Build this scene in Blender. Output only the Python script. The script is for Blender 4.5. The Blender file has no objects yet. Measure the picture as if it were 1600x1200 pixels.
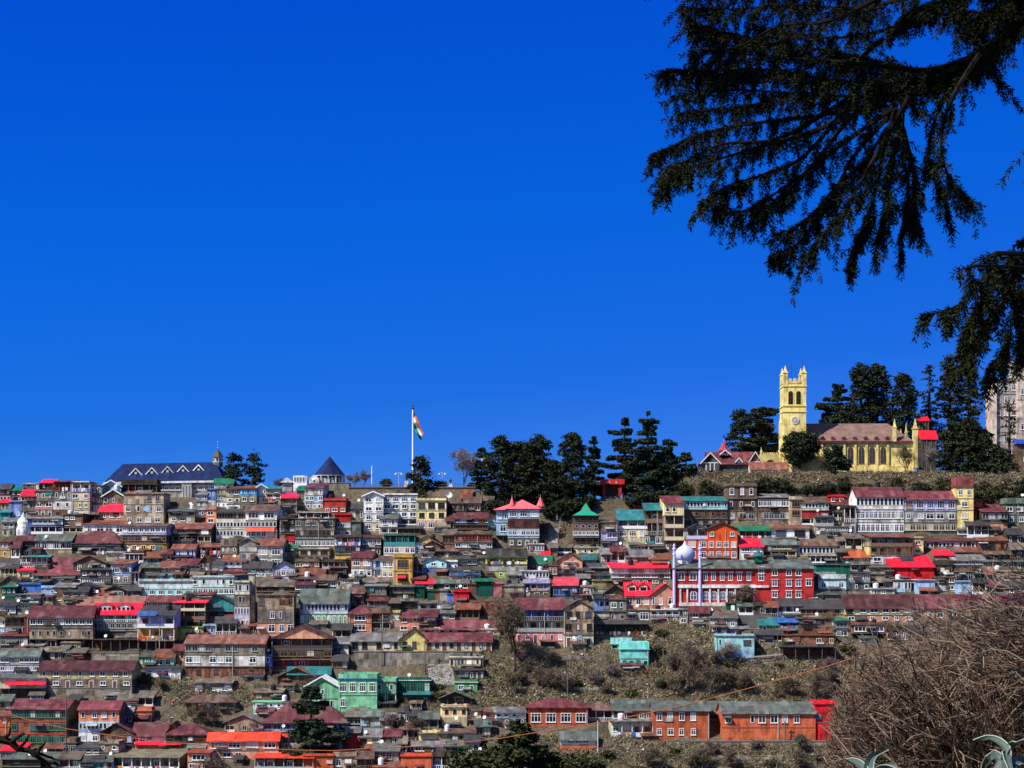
import bpy, math, random
import numpy as np
from mathutils import Vector, Matrix

# ------------------------------------------------------------------ camera, sky, sun, exposure
SC = bpy.context.scene
COL = SC.collection
F, HZ = 2667.0, 900.0                     # focal length and eye-level row, in units of a 1600 x 1200 frame
cam_d = bpy.data.cameras.new("camera")
cam = bpy.data.objects.new("camera", cam_d); COL.objects.link(cam)
cam.location = (0, 0, 0); cam.rotation_euler = (math.radians(90), 0, 0)
cam_d.sensor_width = 36.0; cam_d.lens = 36.0 * F / 1600.0
cam_d.shift_y = (HZ - 600.0) / 1600.0
cam_d.clip_start = 0.1; cam_d.clip_end = 6000
SC.camera = cam

SUN_EL, SUN_AZ = math.radians(48), math.radians(234)      # behind the viewer, to the left
SUN_DIR = Vector((math.sin(SUN_AZ) * math.cos(SUN_EL), math.cos(SUN_AZ) * math.cos(SUN_EL), math.sin(SUN_EL)))
world = bpy.data.worlds.new("World"); SC.world = world; world.use_nodes = True
nt = world.node_tree; nt.nodes.clear()
out = nt.nodes.new("ShaderNodeOutputWorld"); bg = nt.nodes.new("ShaderNodeBackground")
sky = nt.nodes.new("ShaderNodeTexSky"); sky.sky_type = 'NISHITA'; sky.sun_disc = False
sky.sun_elevation = SUN_EL; sky.sun_rotation = SUN_AZ
sky.altitude = 2200; sky.air_density = 1.0; sky.dust_density = 0.2; sky.ozone_density = 2.0
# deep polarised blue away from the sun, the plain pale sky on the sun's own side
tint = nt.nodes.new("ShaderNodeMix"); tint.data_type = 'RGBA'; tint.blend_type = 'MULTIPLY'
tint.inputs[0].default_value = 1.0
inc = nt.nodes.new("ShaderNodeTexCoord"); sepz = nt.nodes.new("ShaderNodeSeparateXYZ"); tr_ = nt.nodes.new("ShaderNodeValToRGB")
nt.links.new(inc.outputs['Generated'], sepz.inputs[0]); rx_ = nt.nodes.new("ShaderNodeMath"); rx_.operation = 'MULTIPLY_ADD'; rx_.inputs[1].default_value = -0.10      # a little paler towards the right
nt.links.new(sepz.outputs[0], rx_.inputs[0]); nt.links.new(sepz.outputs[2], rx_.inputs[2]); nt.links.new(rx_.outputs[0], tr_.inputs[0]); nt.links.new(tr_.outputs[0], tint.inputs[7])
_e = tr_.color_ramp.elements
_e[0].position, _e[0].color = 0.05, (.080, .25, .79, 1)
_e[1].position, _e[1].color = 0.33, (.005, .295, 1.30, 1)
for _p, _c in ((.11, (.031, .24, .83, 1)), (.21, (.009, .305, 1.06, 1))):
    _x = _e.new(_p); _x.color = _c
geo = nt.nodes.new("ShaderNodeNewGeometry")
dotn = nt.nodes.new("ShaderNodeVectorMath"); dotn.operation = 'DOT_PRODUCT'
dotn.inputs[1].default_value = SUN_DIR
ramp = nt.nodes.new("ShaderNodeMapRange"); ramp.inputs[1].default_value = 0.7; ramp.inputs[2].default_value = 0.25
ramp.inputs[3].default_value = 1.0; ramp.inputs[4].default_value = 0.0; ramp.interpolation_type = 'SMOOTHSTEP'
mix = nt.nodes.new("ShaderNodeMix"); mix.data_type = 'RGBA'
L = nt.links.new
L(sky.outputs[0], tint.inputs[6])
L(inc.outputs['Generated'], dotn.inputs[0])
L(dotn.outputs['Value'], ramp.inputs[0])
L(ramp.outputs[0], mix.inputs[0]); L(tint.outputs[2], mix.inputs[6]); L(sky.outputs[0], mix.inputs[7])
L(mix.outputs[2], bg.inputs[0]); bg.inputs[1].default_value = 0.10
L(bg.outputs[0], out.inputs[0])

sun_d = bpy.data.lights.new("sun", 'SUN'); sun_d.energy = 5.0; sun_d.angle = math.radians(0.5)
sun_d.color = (1.0, 0.955, 0.89)
sun = bpy.data.objects.new("sun", sun_d); COL.objects.link(sun)
sun.rotation_euler = SUN_DIR.to_track_quat('Z', 'Y').to_euler()
sun.location = (0, -50, 200)
SC.view_settings.view_transform = 'Standard'; SC.view_settings.look = 'None'
SC.view_settings.exposure = 0.42; SC.view_settings.gamma = 1.0; SC.view_settings.use_curve_mapping = False

RNG = random.Random(7)
NP = np.random.default_rng(11)

# ------------------------------------------------------------------ materials
def _base(name, rough=0.85, spec=0.2):
    m = bpy.data.materials.new(name); m.use_nodes = True
    n = m.node_tree; b = n.nodes["Principled BSDF"]
    b.inputs['Roughness'].default_value = rough
    b.inputs['Specular IOR Level'].default_value = spec
    return m, n, b

def _mul(n, a, b, fac=1.0):
    k = n.nodes.new("ShaderNodeMix"); k.data_type = 'RGBA'; k.blend_type = 'MULTIPLY'; k.inputs[0].default_value = fac
    n.links.new(a, k.inputs[6]); n.links.new(b, k.inputs[7]); return k.outputs[2]

def _ramp(n, src, stops):
    r = n.nodes.new("ShaderNodeValToRGB"); e = r.color_ramp.elements
    e[0].position, e[0].color = stops[0][0], (*stops[0][1], 1)
    e[1].position, e[1].color = stops[-1][0], (*stops[-1][1], 1)
    for p, c in stops[1:-1]:
        x = e.new(p); x.color = (*c, 1)
    n.links.new(src, r.inputs[0]); return r.outputs[0]

def _coords(n, scale=(1, 1, 1)):
    tc = n.nodes.new("ShaderNodeTexCoord"); oi = n.nodes.new("ShaderNodeObjectInfo")
    mp = n.nodes.new("ShaderNodeMapping"); mp.inputs['Scale'].default_value = scale
    ad = n.nodes.new("ShaderNodeVectorMath"); ad.operation = 'ADD'
    ml = n.nodes.new("ShaderNodeMath"); ml.operation = 'MULTIPLY'; ml.inputs[1].default_value = 90.0
    n.links.new(oi.outputs['Random'], ml.inputs[0])
    n.links.new(tc.outputs['Object'], ad.inputs[0]); n.links.new(ml.outputs[0], ad.inputs[1])
    n.links.new(ad.outputs[0], mp.inputs[0]); return mp.outputs[0], oi, tc

def _noise(n, vec, scale, detail=3, rough=0.6):
    t = n.nodes.new("ShaderNodeTexNoise"); t.inputs['Scale'].default_value = scale
    t.inputs['Detail'].default_value = detail; t.inputs['Roughness'].default_value = rough
    n.links.new(vec, t.inputs['Vector']); return t.outputs[0]

def _rgb(n, c):
    r = n.nodes.new("ShaderNodeRGB"); r.outputs[0].default_value = (*c, 1); return r.outputs[0]

WALLC = dict(
    dk=(.075, .058, .045), dg=(.085, .083, .085), br=(.165, .11, .08), gb=(.205, .175, .145), g2=(.28, .25, .21), gy=(.33, .33, .32),
    gw=(.52, .51, .50), be=(.55, .45, .33), ta=(.35, .265, .19), cr=(.66, .57, .40), c2=(.66, .60, .46), ye=(.70, .54, .20),
    oc=(.62, .37, .10), ol=(.28, .245, .12), wh=(.82, .82, .82), lb=(.36, .56, .80), bl=(.08, .20, .62), bv=(.25, .33, .75),
    sk=(.07, .44, .85), tq=(.22, .72, .66), aq=(.35, .70, .75), tw=(.55, .75, .74), gn=(.08, .30, .12), lgn=(.35, .52, .28), mg=(.22, .58, .33),
    lg=(.42, .53, .13), dgn=(.015, .11, .075), pk=(.66, .24, .24), sa=(.74, .27, .15), sl=(.66, .32, .21), og=(.74, .10, .025),
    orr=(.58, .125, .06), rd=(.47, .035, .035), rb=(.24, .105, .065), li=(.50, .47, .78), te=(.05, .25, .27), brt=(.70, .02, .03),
    pr=(.10, .04, .035), yg=(.50, .43, .25), st=(.24, .22, .19), ch=(.86, .71, .27), chw=(.92, .80, .42))
ROOFC = dict(
    mr=(.135, .036, .042), m2=(.185, .045, .055), rr=(.21, .075, .05), ru=(.24, .10, .07), brt=(.82, .015, .05), pk=(.72, .07, .11), gy=(.20, .20, .205),
    lg=(.36, .36, .37), dg=(.055, .053, .056), gg=(.105, .13, .115), gn=(.012, .16, .085), te=(.03, .17, .19), bl=(.03, .12, .38), bn=(.13, .075, .06),
    gb=(.15, .125, .10), wh=(.72, .72, .72), orr=(.66, .06, .025), oc=(.62, .36, .07), nb=(.012, .022, .078), ol=(.2, .18, .12), dm=(.085, .03, .03))
_cache = {}

def wall_mat(k):
    key = 'wall_' + k
    if key in _cache: return _cache[key]
    m, n, b = _base(key, 0.9, 0.15); c = WALLC[k]
    v, oi, tc = _coords(n, (1, 1, 1)); v2, _, _ = _coords(n, (1.6, 1.6, 0.22))
    stain = _ramp(n, _noise(n, v, 0.45, 4, 0.65), [(0.32, (.48, .44, .40)), (0.52, (1, 1, 1)), (0.75, (1.12, 1.1, 1.06))])
    streak = _ramp(n, _noise(n, v2, 1.1, 3, 0.6), [(0.28, (.38, .36, .33)), (0.50, (1, 1, 1))])
    tone = _ramp(n, oi.outputs['Random'], [(0.0, (.82, .80, .78)), (1.0, (1.14, 1.12, 1.1))])
    o = _mul(n, _mul(n, _mul(n, _rgb(n, c), stain), streak, 0.9), tone)
    grub = k in ('dk', 'dg', 'br', 'gb', 'g2', 'gy', 'ta', 'ol', 'st', 'pr', 'rb', 'gg_', 'be', 'gw')
    sep = n.nodes.new("ShaderNodeSeparateXYZ"); n.links.new(tc.outputs['Object'], sep.inputs[0]); cx = n.nodes.new("ShaderNodeCombineXYZ")
    for i, sc in ((0, .95), (2, .75)):
        a = n.nodes.new("ShaderNodeMath"); a.operation = 'MULTIPLY'; a.inputs[1].default_value = sc; n.links.new(sep.outputs[i], a.inputs[0])
        f = n.nodes.new("ShaderNodeMath"); f.operation = 'FLOOR'; n.links.new(a.outputs[0], f.inputs[0]); n.links.new(f.outputs[0], cx.inputs[i])
    n.links.new(oi.outputs['Random'], cx.inputs[1])
    wn = n.nodes.new("ShaderNodeTexWhiteNoise"); n.links.new(cx.outputs[0], wn.inputs['Vector'])
    o = _mul(n, o, _ramp(n, wn.outputs['Value'], [(0, (.55, .53, .5) if grub else (.88, .87, .86)), (.6, (1, 1, 1)), (1, (1.5, 1.42, 1.35) if grub else (1.06, 1.06, 1.06))]))
    n.links.new(o, b.inputs['Base Color'])
    _cache[key] = m; return m

def roof_mat(k):
    key = 'roof_' + k
    if key in _cache: return _cache[key]
    m, n, b = _base(key, 0.55 if k != 'nb' else .85, 0.3 if k != 'nb' else .1); c = ROOFC[k]
    v, oi, tc = _coords(n)
    sep = n.nodes.new("ShaderNodeSeparateXYZ"); n.links.new(tc.outputs['Object'], sep.inputs[0])
    def cell(sock, s):
        a = n.nodes.new("ShaderNodeMath"); a.operation = 'MULTIPLY'; a.inputs[1].default_value = s; n.links.new(sock, a.inputs[0])
        f = n.nodes.new("ShaderNodeMath"); f.operation = 'FLOOR'; n.links.new(a.outputs[0], f.inputs[0]); return f.outputs[0]
    cx = n.nodes.new("ShaderNodeCombineXYZ")
    n.links.new(cell(sep.outputs[0], 1.05), cx.inputs[0]); n.links.new(cell(sep.outputs[1], 0.42), cx.inputs[1]); n.links.new(oi.outputs['Random'], cx.inputs[2])
    wn = n.nodes.new("ShaderNodeTexWhiteNoise"); n.links.new(cx.outputs[0], wn.inputs['Vector'])
    strong = k in ('ru', 'rr', 'mr', 'm2', 'gy', 'gg', 'bn', 'dm', 'gb')
    sheet = _ramp(n, wn.outputs['Value'], [(0.0, (.68, .66, .66) if strong else (.74, .74, .74)), (0.8, (1.06, 1.06, 1.06)), (1.0, (1.5, 1.6, 1.6) if strong else (1.15, 1.25, 1.25))])
    rust = _ramp(n, _noise(n, v, 0.55, 4, 0.7), [(0.35, (.55, .48, .44) if strong else (.74, .70, .68)), (0.55, (1, 1, 1)), (0.8, (1.15, 1.12, 1.1))])
    tone = _ramp(n, oi.outputs['Random'], [(0.0, (.8, .78, .78)), (1.0, (1.2, 1.18, 1.16))])
    o = _mul(n, _mul(n, _mul(n, _rgb(n, c), sheet), rust), tone)
    if k in ('mr', 'm2', 'rr', 'bn', 'te', 'gn', 'brt', 'pk', 'orr', 'bl', 'gg', 'gy', 'ru'):      # faded patches
        mx = n.nodes.new("ShaderNodeMix"); mx.data_type = 'RGBA'
        f = _ramp(n, _noise(n, v, 0.30, 4, 0.6), [(0.55 if strong else .60, (0, 0, 0)), (0.66, (.6, .6, .6) if strong else (.28, .28, .28))])
        n.links.new(f, mx.inputs[0]); n.links.new(o, mx.inputs[6]); n.links.new(_rgb(n, (.17, .125, .105)), mx.inputs[7]); o = mx.outputs[2]
    n.links.new(o, b.inputs['Base Color'])
    bp = n.nodes.new("ShaderNodeBump"); bp.inputs['Strength'].default_value = 0.5; bp.inputs['Distance'].default_value = 0.04
    wv = n.nodes.new("ShaderNodeTexWave"); wv.inputs['Scale'].default_value = 1.6; n.links.new(tc.outputs['Object'], wv.inputs[0])
    n.links.new(wv.outputs[1], bp.inputs['Height']); n.links.new(bp.outputs[0], b.inputs['Normal'])
    _cache[key] = m; return m

def flat_mat(name, c, rough=0.7, var=0.25, spec=0.2, nscale=3.0, metal=0.0):
    key = 'flat_' + name
    if key in _cache: return _cache[key]
    m, n, b = _base(key, rough, spec); b.inputs['Metallic'].default_value = metal
    v, oi, tc = _coords(n)
    lo = tuple([1 - var] * 3); hi = tuple([1 + var * .6] * 3)
    o = _mul(n, _rgb(n, c), _ramp(n, _noise(n, v, nscale, 3), [(0.3, lo), (0.7, hi)]))
    n.links.new(o, b.inputs['Base Color']); _cache[key] = m; return m

def leaf_mat(name, dark, light, scale=0.5):
    key = 'leaf_' + name
    if key in _cache: return _cache[key]
    m, n, b = _base(key, 0.75, 0.1)
    v, oi, tc = _coords(n)
    gm = n.nodes.new("ShaderNodeNewGeometry")
    t = _noise(n, v, scale, 3, 0.7)
    mixn = n.nodes.new("ShaderNodeMath"); mixn.operation = 'MULTIPLY_ADD'; mixn.inputs[1].default_value = 0.45; 
    n.links.new(gm.outputs['Random Per Island'], mixn.inputs[0]); 
    sb = n.nodes.new("ShaderNodeMath"); sb.operation = 'MULTIPLY'; sb.inputs[1].default_value = 0.6; n.links.new(t, sb.inputs[0])
    n.links.new(sb.outputs[0], mixn.inputs[2])
    o = _ramp(n, mixn.outputs[0], [(0.25, dark), (0.8, light)])
    n.links.new(o, b.inputs['Base Color']); _cache[key] = m; return m

FRAME = {}
def frame_mat(k):
    c = dict(wh=(.80, .80, .80), dk=(.07, .05, .04), bn=(.22, .13, .08), gn=(.03, .20, .13), bl=(.10, .22, .55), rd=(.45, .05, .04), cr=(.66, .58, .40), gy=(.35, .35, .35), li=(.55, .52, .75), aq=(.35, .65, .7), te=(.05, .25, .25), or_=(.7, .2, .05), yw=(.75, .6, .2))[k]
    return flat_mat('frame_' + k, c, 0.6, 0.15)
GLASS = [flat_mat('glass_dark', (.012, .013, .015), 0.35, 0.3, 0.25), flat_mat('glass_grey', (.04, .042, .048), 0.35, 0.3, 0.25),
         flat_mat('curtain_pale', (.50, .48, .46), 0.5, 0.2), flat_mat('glass_blue', (.06, .09, .16), 0.35, 0.2, 0.25)]
M_DARK = flat_mat('dark_wood', (.035, .028, .022)); M_POST = flat_mat('post_wood', (.13, .10, .08)); M_SLAB = flat_mat('slab_concrete', (.16, .14, .12))
M_PIPE = flat_mat('pipe_pale', (.5, .5, .48)); M_DISH = flat_mat('dish_white', (.75, .75, .74))
M_BARK = flat_mat('bark', (.055, .042, .032), 0.9, 0.4, 0.1)
M_STONE = wall_mat('st')

# ------------------------------------------------------------------ mesh builder
class MB:
    def __init__(s): s.v = []; s.f = []; s.m = []; s.mats = []
    def mi(s, mat):
        if mat not in s.mats: s.mats.append(mat)
        return s.mats.index(mat)
    def poly(s, pts, mat):
        b = len(s.v); s.v += [tuple(p) for p in pts]; s.f.append(tuple(range(b, b + len(pts)))); s.m.append(s.mi(mat))
    def box(s, x0, x1, y0, y1, z0, z1, mat):
        b = len(s.v)
        s.v += [(x0, y0, z0), (x1, y0, z0), (x1, y1, z0), (x0, y1, z0), (x0, y0, z1), (x1, y0, z1), (x1, y1, z1), (x0, y1, z1)]
        k = s.mi(mat)
        for f in ((0, 3, 2, 1), (4, 5, 6, 7), (0, 1, 5, 4), (1, 2, 6, 5), (2, 3, 7, 6), (3, 0, 4, 7)):
            s.f.append(tuple(b + i for i in f)); s.m.append(k)
    def prism(s, pts, axis, a0, a1, mat):
        """extrude a 2-D outline: axis 'x' -> pts are (y,z); axis 'y' -> pts are (x,z); axis 'z' -> pts are (x,y)"""
        def P(p, a): return (a, p[0], p[1]) if axis == 'x' else (p[0], a, p[1]) if axis == 'y' else (p[0], p[1], a)
        n = len(pts); b = len(s.v); k = s.mi(mat)
        s.v += [P(p, a0) for p in pts] + [P(p, a1) for p in pts]
        s.f.append(tuple(b + i for i in range(n))); s.m.append(k)
        s.f.append(tuple(b + n + i for i in reversed(range(n)))); s.m.append(k)
        for i in range(n):
            j = (i + 1) % n; s.f.append((b + i, b + n + i, b + n + j, b + j)); s.m.append(k)
    def lathe(s, cx, cy, prof, mat, n=16, sx=1.0, sy=1.0):
        b = len(s.v); k = s.mi(mat)
        for r, z in prof:
            for i in range(n):
                a = 2 * math.pi * i / n + math.pi / n; s.v.append((cx + r * math.cos(a) * sx, cy + r * math.sin(a) * sy, z))
        for q in range(len(prof) - 1):
            for i in range(n):
                j = (i + 1) % n; s.f.append((b + q * n + i, b + q * n + j, b + (q + 1) * n + j, b + (q + 1) * n + i)); s.m.append(k)
        s.f.append(tuple(b + i for i in reversed(range(n)))); s.m.append(k)
        t = b + (len(prof) - 1) * n; s.f.append(tuple(t + i for i in range(n))); s.m.append(k)
    def tube(s, pts, radii, mat, n=6, cap=True):
        pts = [Vector(p) for p in pts]; b = len(s.v); k = s.mi(mat)
        for i, p in enumerate(pts):
            d = (pts[min(i + 1, len(pts) - 1)] - pts[max(i - 1, 0)])
            if d.length < 1e-9: d = Vector((0, 0, 1))
            d.normalize(); u = d.cross(Vector((0, 0, 1)) if abs(d.z) < 0.9 else Vector((1, 0, 0))).normalized(); w = d.cross(u)
            r = radii[i] if hasattr(radii, '__len__') else radii
            for q in range(n):
                a = 2 * math.pi * q / n; s.v.append(tuple(p + u * (r * math.cos(a)) + w * (r * math.sin(a))))
        for i in range(len(pts) - 1):
            for q in range(n):
                j = (q + 1) % n; s.f.append((b + i * n + q, b + i * n + j, b + (i + 1) * n + j, b + (i + 1) * n + q)); s.m.append(k)
        if cap:
            s.f.append(tuple(b + q for q in reversed(range(n)))); s.m.append(k)
            t = b + (len(pts) - 1) * n; s.f.append(tuple(t + q for q in range(n))); s.m.append(k)
    def mesh(s, name, smooth=False):
        me = bpy.data.meshes.new(name); me.from_pydata(s.v, [], s.f)
        for m in s.mats: me.materials.append(m)
        if s.f:
            me.polygons.foreach_set('material_index', s.m)
            if smooth: me.polygons.foreach_set('use_smooth', [True] * len(s.f))
        me.update(); return me
    def build(s, name, parent=None, loc=(0, 0, 0), smooth=False):
        return put(s.mesh(name, smooth), name, parent, loc)

def put(me, name, parent=None, loc=(0, 0, 0), rz=0.0):
    o = bpy.data.objects.new(name, me); COL.objects.link(o); o.location = loc
    if rz: o.rotation_euler = (0, 0, rz)
    if parent is not None: o.parent = parent
    return o

def np_mesh(name, verts, nper, mat, smooth=False):
    """verts: (N, nper, 3) array of separate n-gons"""
    N = verts.shape[0]; me = bpy.data.meshes.new(name)
    me.vertices.add(N * nper); me.vertices.foreach_set('co', verts.astype(np.float32).ravel())
    me.loops.add(N * nper); me.loops.foreach_set('vertex_index', np.arange(N * nper, dtype=np.int32))
    me.polygons.add(N); me.polygons.foreach_set('loop_start', np.arange(0, N * nper, nper, dtype=np.int32))
    me.materials.append(mat); me.update(calc_edges=True); me.validate(); return me

def tag(o, label=None, cat=None, group=None, kind=None):
    if label: o['label'] = label
    if cat: o['category'] = cat
    if group: o['group'] = group
    if kind: o['kind'] = kind
    return o

def thing(name, label, cat, loc=(0, 0, 0), rz=0.0, group=None):
    o = bpy.data.objects.new(name, None); COL.objects.link(o); o.location = loc; o.rotation_euler = (0, 0, rz)
    o.empty_display_size = 0.5
    return tag(o, label, cat, group)

# ------------------------------------------------------------------ the hill: rows and columns of the view mapped onto a real slope
RIDGE = [(-600, 775), (0, 775), (160, 775), (350, 778), (440, 772), (540, 765), (740, 765), (800, 775), (900, 780), (1000, 779), (1060, 768), (1090, 746), (1180, 739), (1250, 737), (1440, 738), (1500, 742), (1600, 730), (2200, 722)]
def ridge_row(px):
    return float(np.interp(px, [a for a, b in RIDGE], [b for a, b in RIDGE]))
def depth(px, py):
    r = ridge_row(px)
    return 440.0 - (py - r) / (1200.0 - r) * 100.0
def world_at(px, py, d=None):
    if d is None: d = depth(px, py)
    return Vector(((px - 800.0) / F * d, d, (HZ - py) / F * d))
def ridge_z(px): return (HZ - ridge_row(px)) / F * 440.0

def build_terrain():
    cols = np.linspace(-600, 2200, 281); verts = []; nrow = 0
    rng = np.random.default_rng(3)
    def rows(px):
        r = ridge_row(px); out_ = []
        zr = ridge_z(px)
        X = lambda d: (px - 800.0) / F * d
        # far side falling away, plateau, slope, valley, near slope up to the viewer's feet
        out_.append((X(900), 900, zr - 190)); out_.append((X(640), 640, zr - 70)); out_.append((X(540), 540, zr - 6))
        out_.append((X(500), 500, zr - 0.5)); out_.append((X(470), 470, zr)); out_.append((X(450), 450, zr))
        for t in np.linspace(0, 1, 90):
            py = r + (1330 - r) * t; d = 440.0 - (py - r) / (1200.0 - r) * 100.0
            out_.append((X(d), d, (HZ - py) / F * d))
        z0 = out_[-1][2]; d0 = out_[-1][1]
        for t, dz in ((0.75, -18), (0.5, -34), (0.35, -40)):
            out_.append((X(d0 * 1.0) * (0.6 + 0.4 * t), d0 * t, z0 + dz))
        xs = X(d0) * 0.5
        out_.append((xs, 60, -46)); out_.append((xs, 25, -17.0)); out_.append((xs, 8, -5.2)); out_.append((xs, 1.5, -1.75)); out_.append((xs, -6, -1.7)); out_.append((xs, -60, 8.0))
        return out_
    R = [rows(px) for px in cols]; nr = len(R[0])
    V = np.array([R[c][r] for r in range(nr) for c in range(len(cols))])
    wob = np.zeros(len(V))
    m = (V[:, 1] > 330) & (V[:, 1] < 438)
    wob = 0.35 * np.sin(V[:, 0] * 0.31 + V[:, 1] * 0.17) + 0.3 * np.sin(V[:, 0] * 0.83 - V[:, 1] * 0.6) + 0.15 * rng.standard_normal(len(V))
    V[:, 2] += np.where(m, wob, 0)
    nc = len(cols); Fc = []
    for r in range(nr - 1):
        for c in range(nc - 1):
            Fc.append((r * nc + c, (r + 1) * nc + c, (r + 1) * nc + c + 1, r * nc + c + 1))
    me = bpy.data.meshes.new("hillside"); me.from_pydata(V.tolist(), [], Fc)
    m, n, b = _base('hillside_earth', 0.95, 0.05)
    v, oi, tc = _coords(n)
    c1 = _ramp(n, _noise(n, v, 0.16, 5, 0.7), [(0.30, (.042, .037, .022)), (0.45, (.09, .074, .05)), (0.58, (.14, .112, .078)), (0.72, (.075, .068, .056))])
    c2 = _ramp(n, _noise(n, v, 1.1, 5, 0.75), [(0.30, (.45, .45, .42)), (0.5, (1, 1, 1)), (0.66, (1.3, 1.25, 1.15)), (0.74, (1.9, 1.9, 1.85))])
    n.links.new(_mul(n, c1, c2), b.inputs['Base Color'])
    bp = n.nodes.new("ShaderNodeBump"); bp.inputs['Strength'].default_value = 0.9; bp.inputs['Distance'].default_value = 0.6
    n.links.new(_noise(n, v, 0.8, 5, 0.7), bp.inputs['Height']); n.links.new(bp.outputs[0], b.inputs['Normal'])
    me.materials.append(m); me.polygons.foreach_set('use_smooth', [True] * len(Fc))
    o = put(me, "hillside"); tag(o, kind='structure')
build_terrain()
# ------------------------------------------------------------------ windows, doors, railings (shared meshes)
_wc = {}
def q5(x): return max(0.2, round(x * 10) / 10.0)

def win_frame_mesh(w, h, n, fk, transom=True, sill=True):
    key = ('wf', w, h, n, fk, transom, sill)
    if key in _wc: return _wc[key]
    b = MB(); fm = frame_mat(fk); t = 0.11
    b.box(-w / 2, w / 2, -.09, .05, 0, t, fm); b.box(-w / 2, w / 2, -.09, .05, h - t, h, fm)
    b.box(-w / 2, -w / 2 + t, -.085, .05, t, h - t, fm); b.box(w / 2 - t, w / 2, -.085, .05, t, h - t, fm)
    for i in range(1, n):
        x = -w / 2 + w * i / n; b.box(x - .045, x + .045, -.07, .05, t, h - t, fm)
    if transom: b.box(-w / 2 + t, w / 2 - t, -.062, .05, h * .68 - .035, h * .68 + .035, fm)
    if sill: b.box(-w / 2 - .1, w / 2 + .1, -.16, .05, -.08, 0, fm)
    _wc[key] = b.mesh("window"); return _wc[key]
def pane_mesh(w, h, gi):
    key = ('pn', w, h, gi)
    if key in _wc: return _wc[key]
    b = MB(); b.box(-w / 2 + .05, w / 2 - .05, -.03, .04, .05, h - .05, GLASS[gi]); _wc[key] = b.mesh("pane"); return _wc[key]
def win_one_mesh(w, h, fk, gi):
    key = ('w1', w, h, fk, gi)
    if key in _wc: return _wc[key]
    b = MB(); fm = frame_mat(fk); t = .1
    b.box(-w / 2, w / 2, -.09, .05, 0, t, fm); b.box(-w / 2, w / 2, -.09, .05, h - t, h, fm)
    b.box(-w / 2, -w / 2 + t, -.085, .05, t, h - t, fm); b.box(w / 2 - t, w / 2, -.085, .05, t, h - t, fm)
    b.box(-w / 2 + t, w / 2 - t, -.03, .04, t, h - t, GLASS[gi]); _wc[key] = b.mesh("window"); return _wc[key]
def door_mesh(w, h, fk):
    key = ('dr', w, h, fk)
    if key in _wc: return _wc[key]
    b = MB(); fm = frame_mat(fk); dm = flat_mat('door_' + fk, (.16, .06, .04) if fk != 'gn' else (.03, .18, .1))
    b.box(-w / 2, -w / 2 + .1, -.08, .05, 0, h, fm); b.box(w / 2 - .1, w / 2, -.08, .05, 0, h, fm); b.box(-w / 2 + .1, w / 2 - .1, -.075, .05, h - .1, h, fm)
    b.box(-w / 2 + .1, w / 2 - .1, -.03, .04, 0, h - .1, dm); _wc[key] = b.mesh("door"); return _wc[key]
def arch_pts(w, h, pointed=True, n=6):
    pts = [(-w / 2, 0), (w / 2, 0)]; hs = h - w * (0.8 if pointed else 0.5)
    if pointed:
        for i in range(n + 1):
            a = i / n; pts.append((w / 2 * math.cos(a * math.pi / 2 * .98) if i < n else 0, hs + (h - hs) * math.sin(a * math.pi / 2)))
        for i in range(n - 1, -1, -1):
            a = i / n; pts.append((-w / 2 * math.cos(a * math.pi / 2 * .98), hs + (h - hs) * math.sin(a * math.pi / 2)))
    else:
        for i in range(2 * n + 1):
            a = math.pi * i / (2 * n); pts.append((w / 2 * math.cos(a), hs + w / 2 * math.sin(a)))
    return pts
def arch_window(parent, x, y, z, w, h, fk, gi, pointed=True):
    w = q5(w); h = q5(h); key = ('aw', w, h, fk, pointed)
    if key not in _wc:
        b = MB(); b.prism(arch_pts(w, h, pointed), 'y', -.05, .05, frame_mat(fk)); _wc[key] = b.mesh("window")
    o = put(_wc[key], "window", parent, (x, y, z))
    k2 = ('ap', w, h, gi, pointed)
    if k2 not in _wc:
        b = MB()
        iw = w - .26; p = [(a * iw / w, .13 + c * (h - .30) / h) for a, c in arch_pts(w, h, pointed)]
        b.prism(p, 'y', -.075, .03, GLASS[gi])
        _wc[k2] = b.mesh("pane")
    put(_wc[k2], "pane", o)
    k3 = ('am', w, h, fk)
    if k3 not in _wc:
        b = MB(); b.box(-.05, .05, -.11, .02, .1, h - .25, frame_mat(fk)); b.box(-w / 2 + .12, w / 2 - .12, -.105, .02, h * .5, h * .5 + .08, frame_mat(fk)); _wc[k3] = b.mesh("mullion")
    put(_wc[k3], "mullion", o); return o

def pick_glass(r): 
    u = r.random(); return 0 if u < .66 else 1 if u < .82 else 2 if u < .93 else 3

def add_window(parent, x, y, z, w, h, n, fk, r, gi=None, sub=True):
    w = q5(w); h = q5(h); gi = pick_glass(r) if gi is None else gi
    if w < 0.85 or not sub: return put(win_one_mesh(w, h, fk, gi), "window", parent, (x, y, z))
    o = put(win_frame_mesh(w, h, n, fk, h > 1.15), "window", parent, (x, y, z))
    put(pane_mesh(w, h, gi), "pane", o); return o

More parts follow.
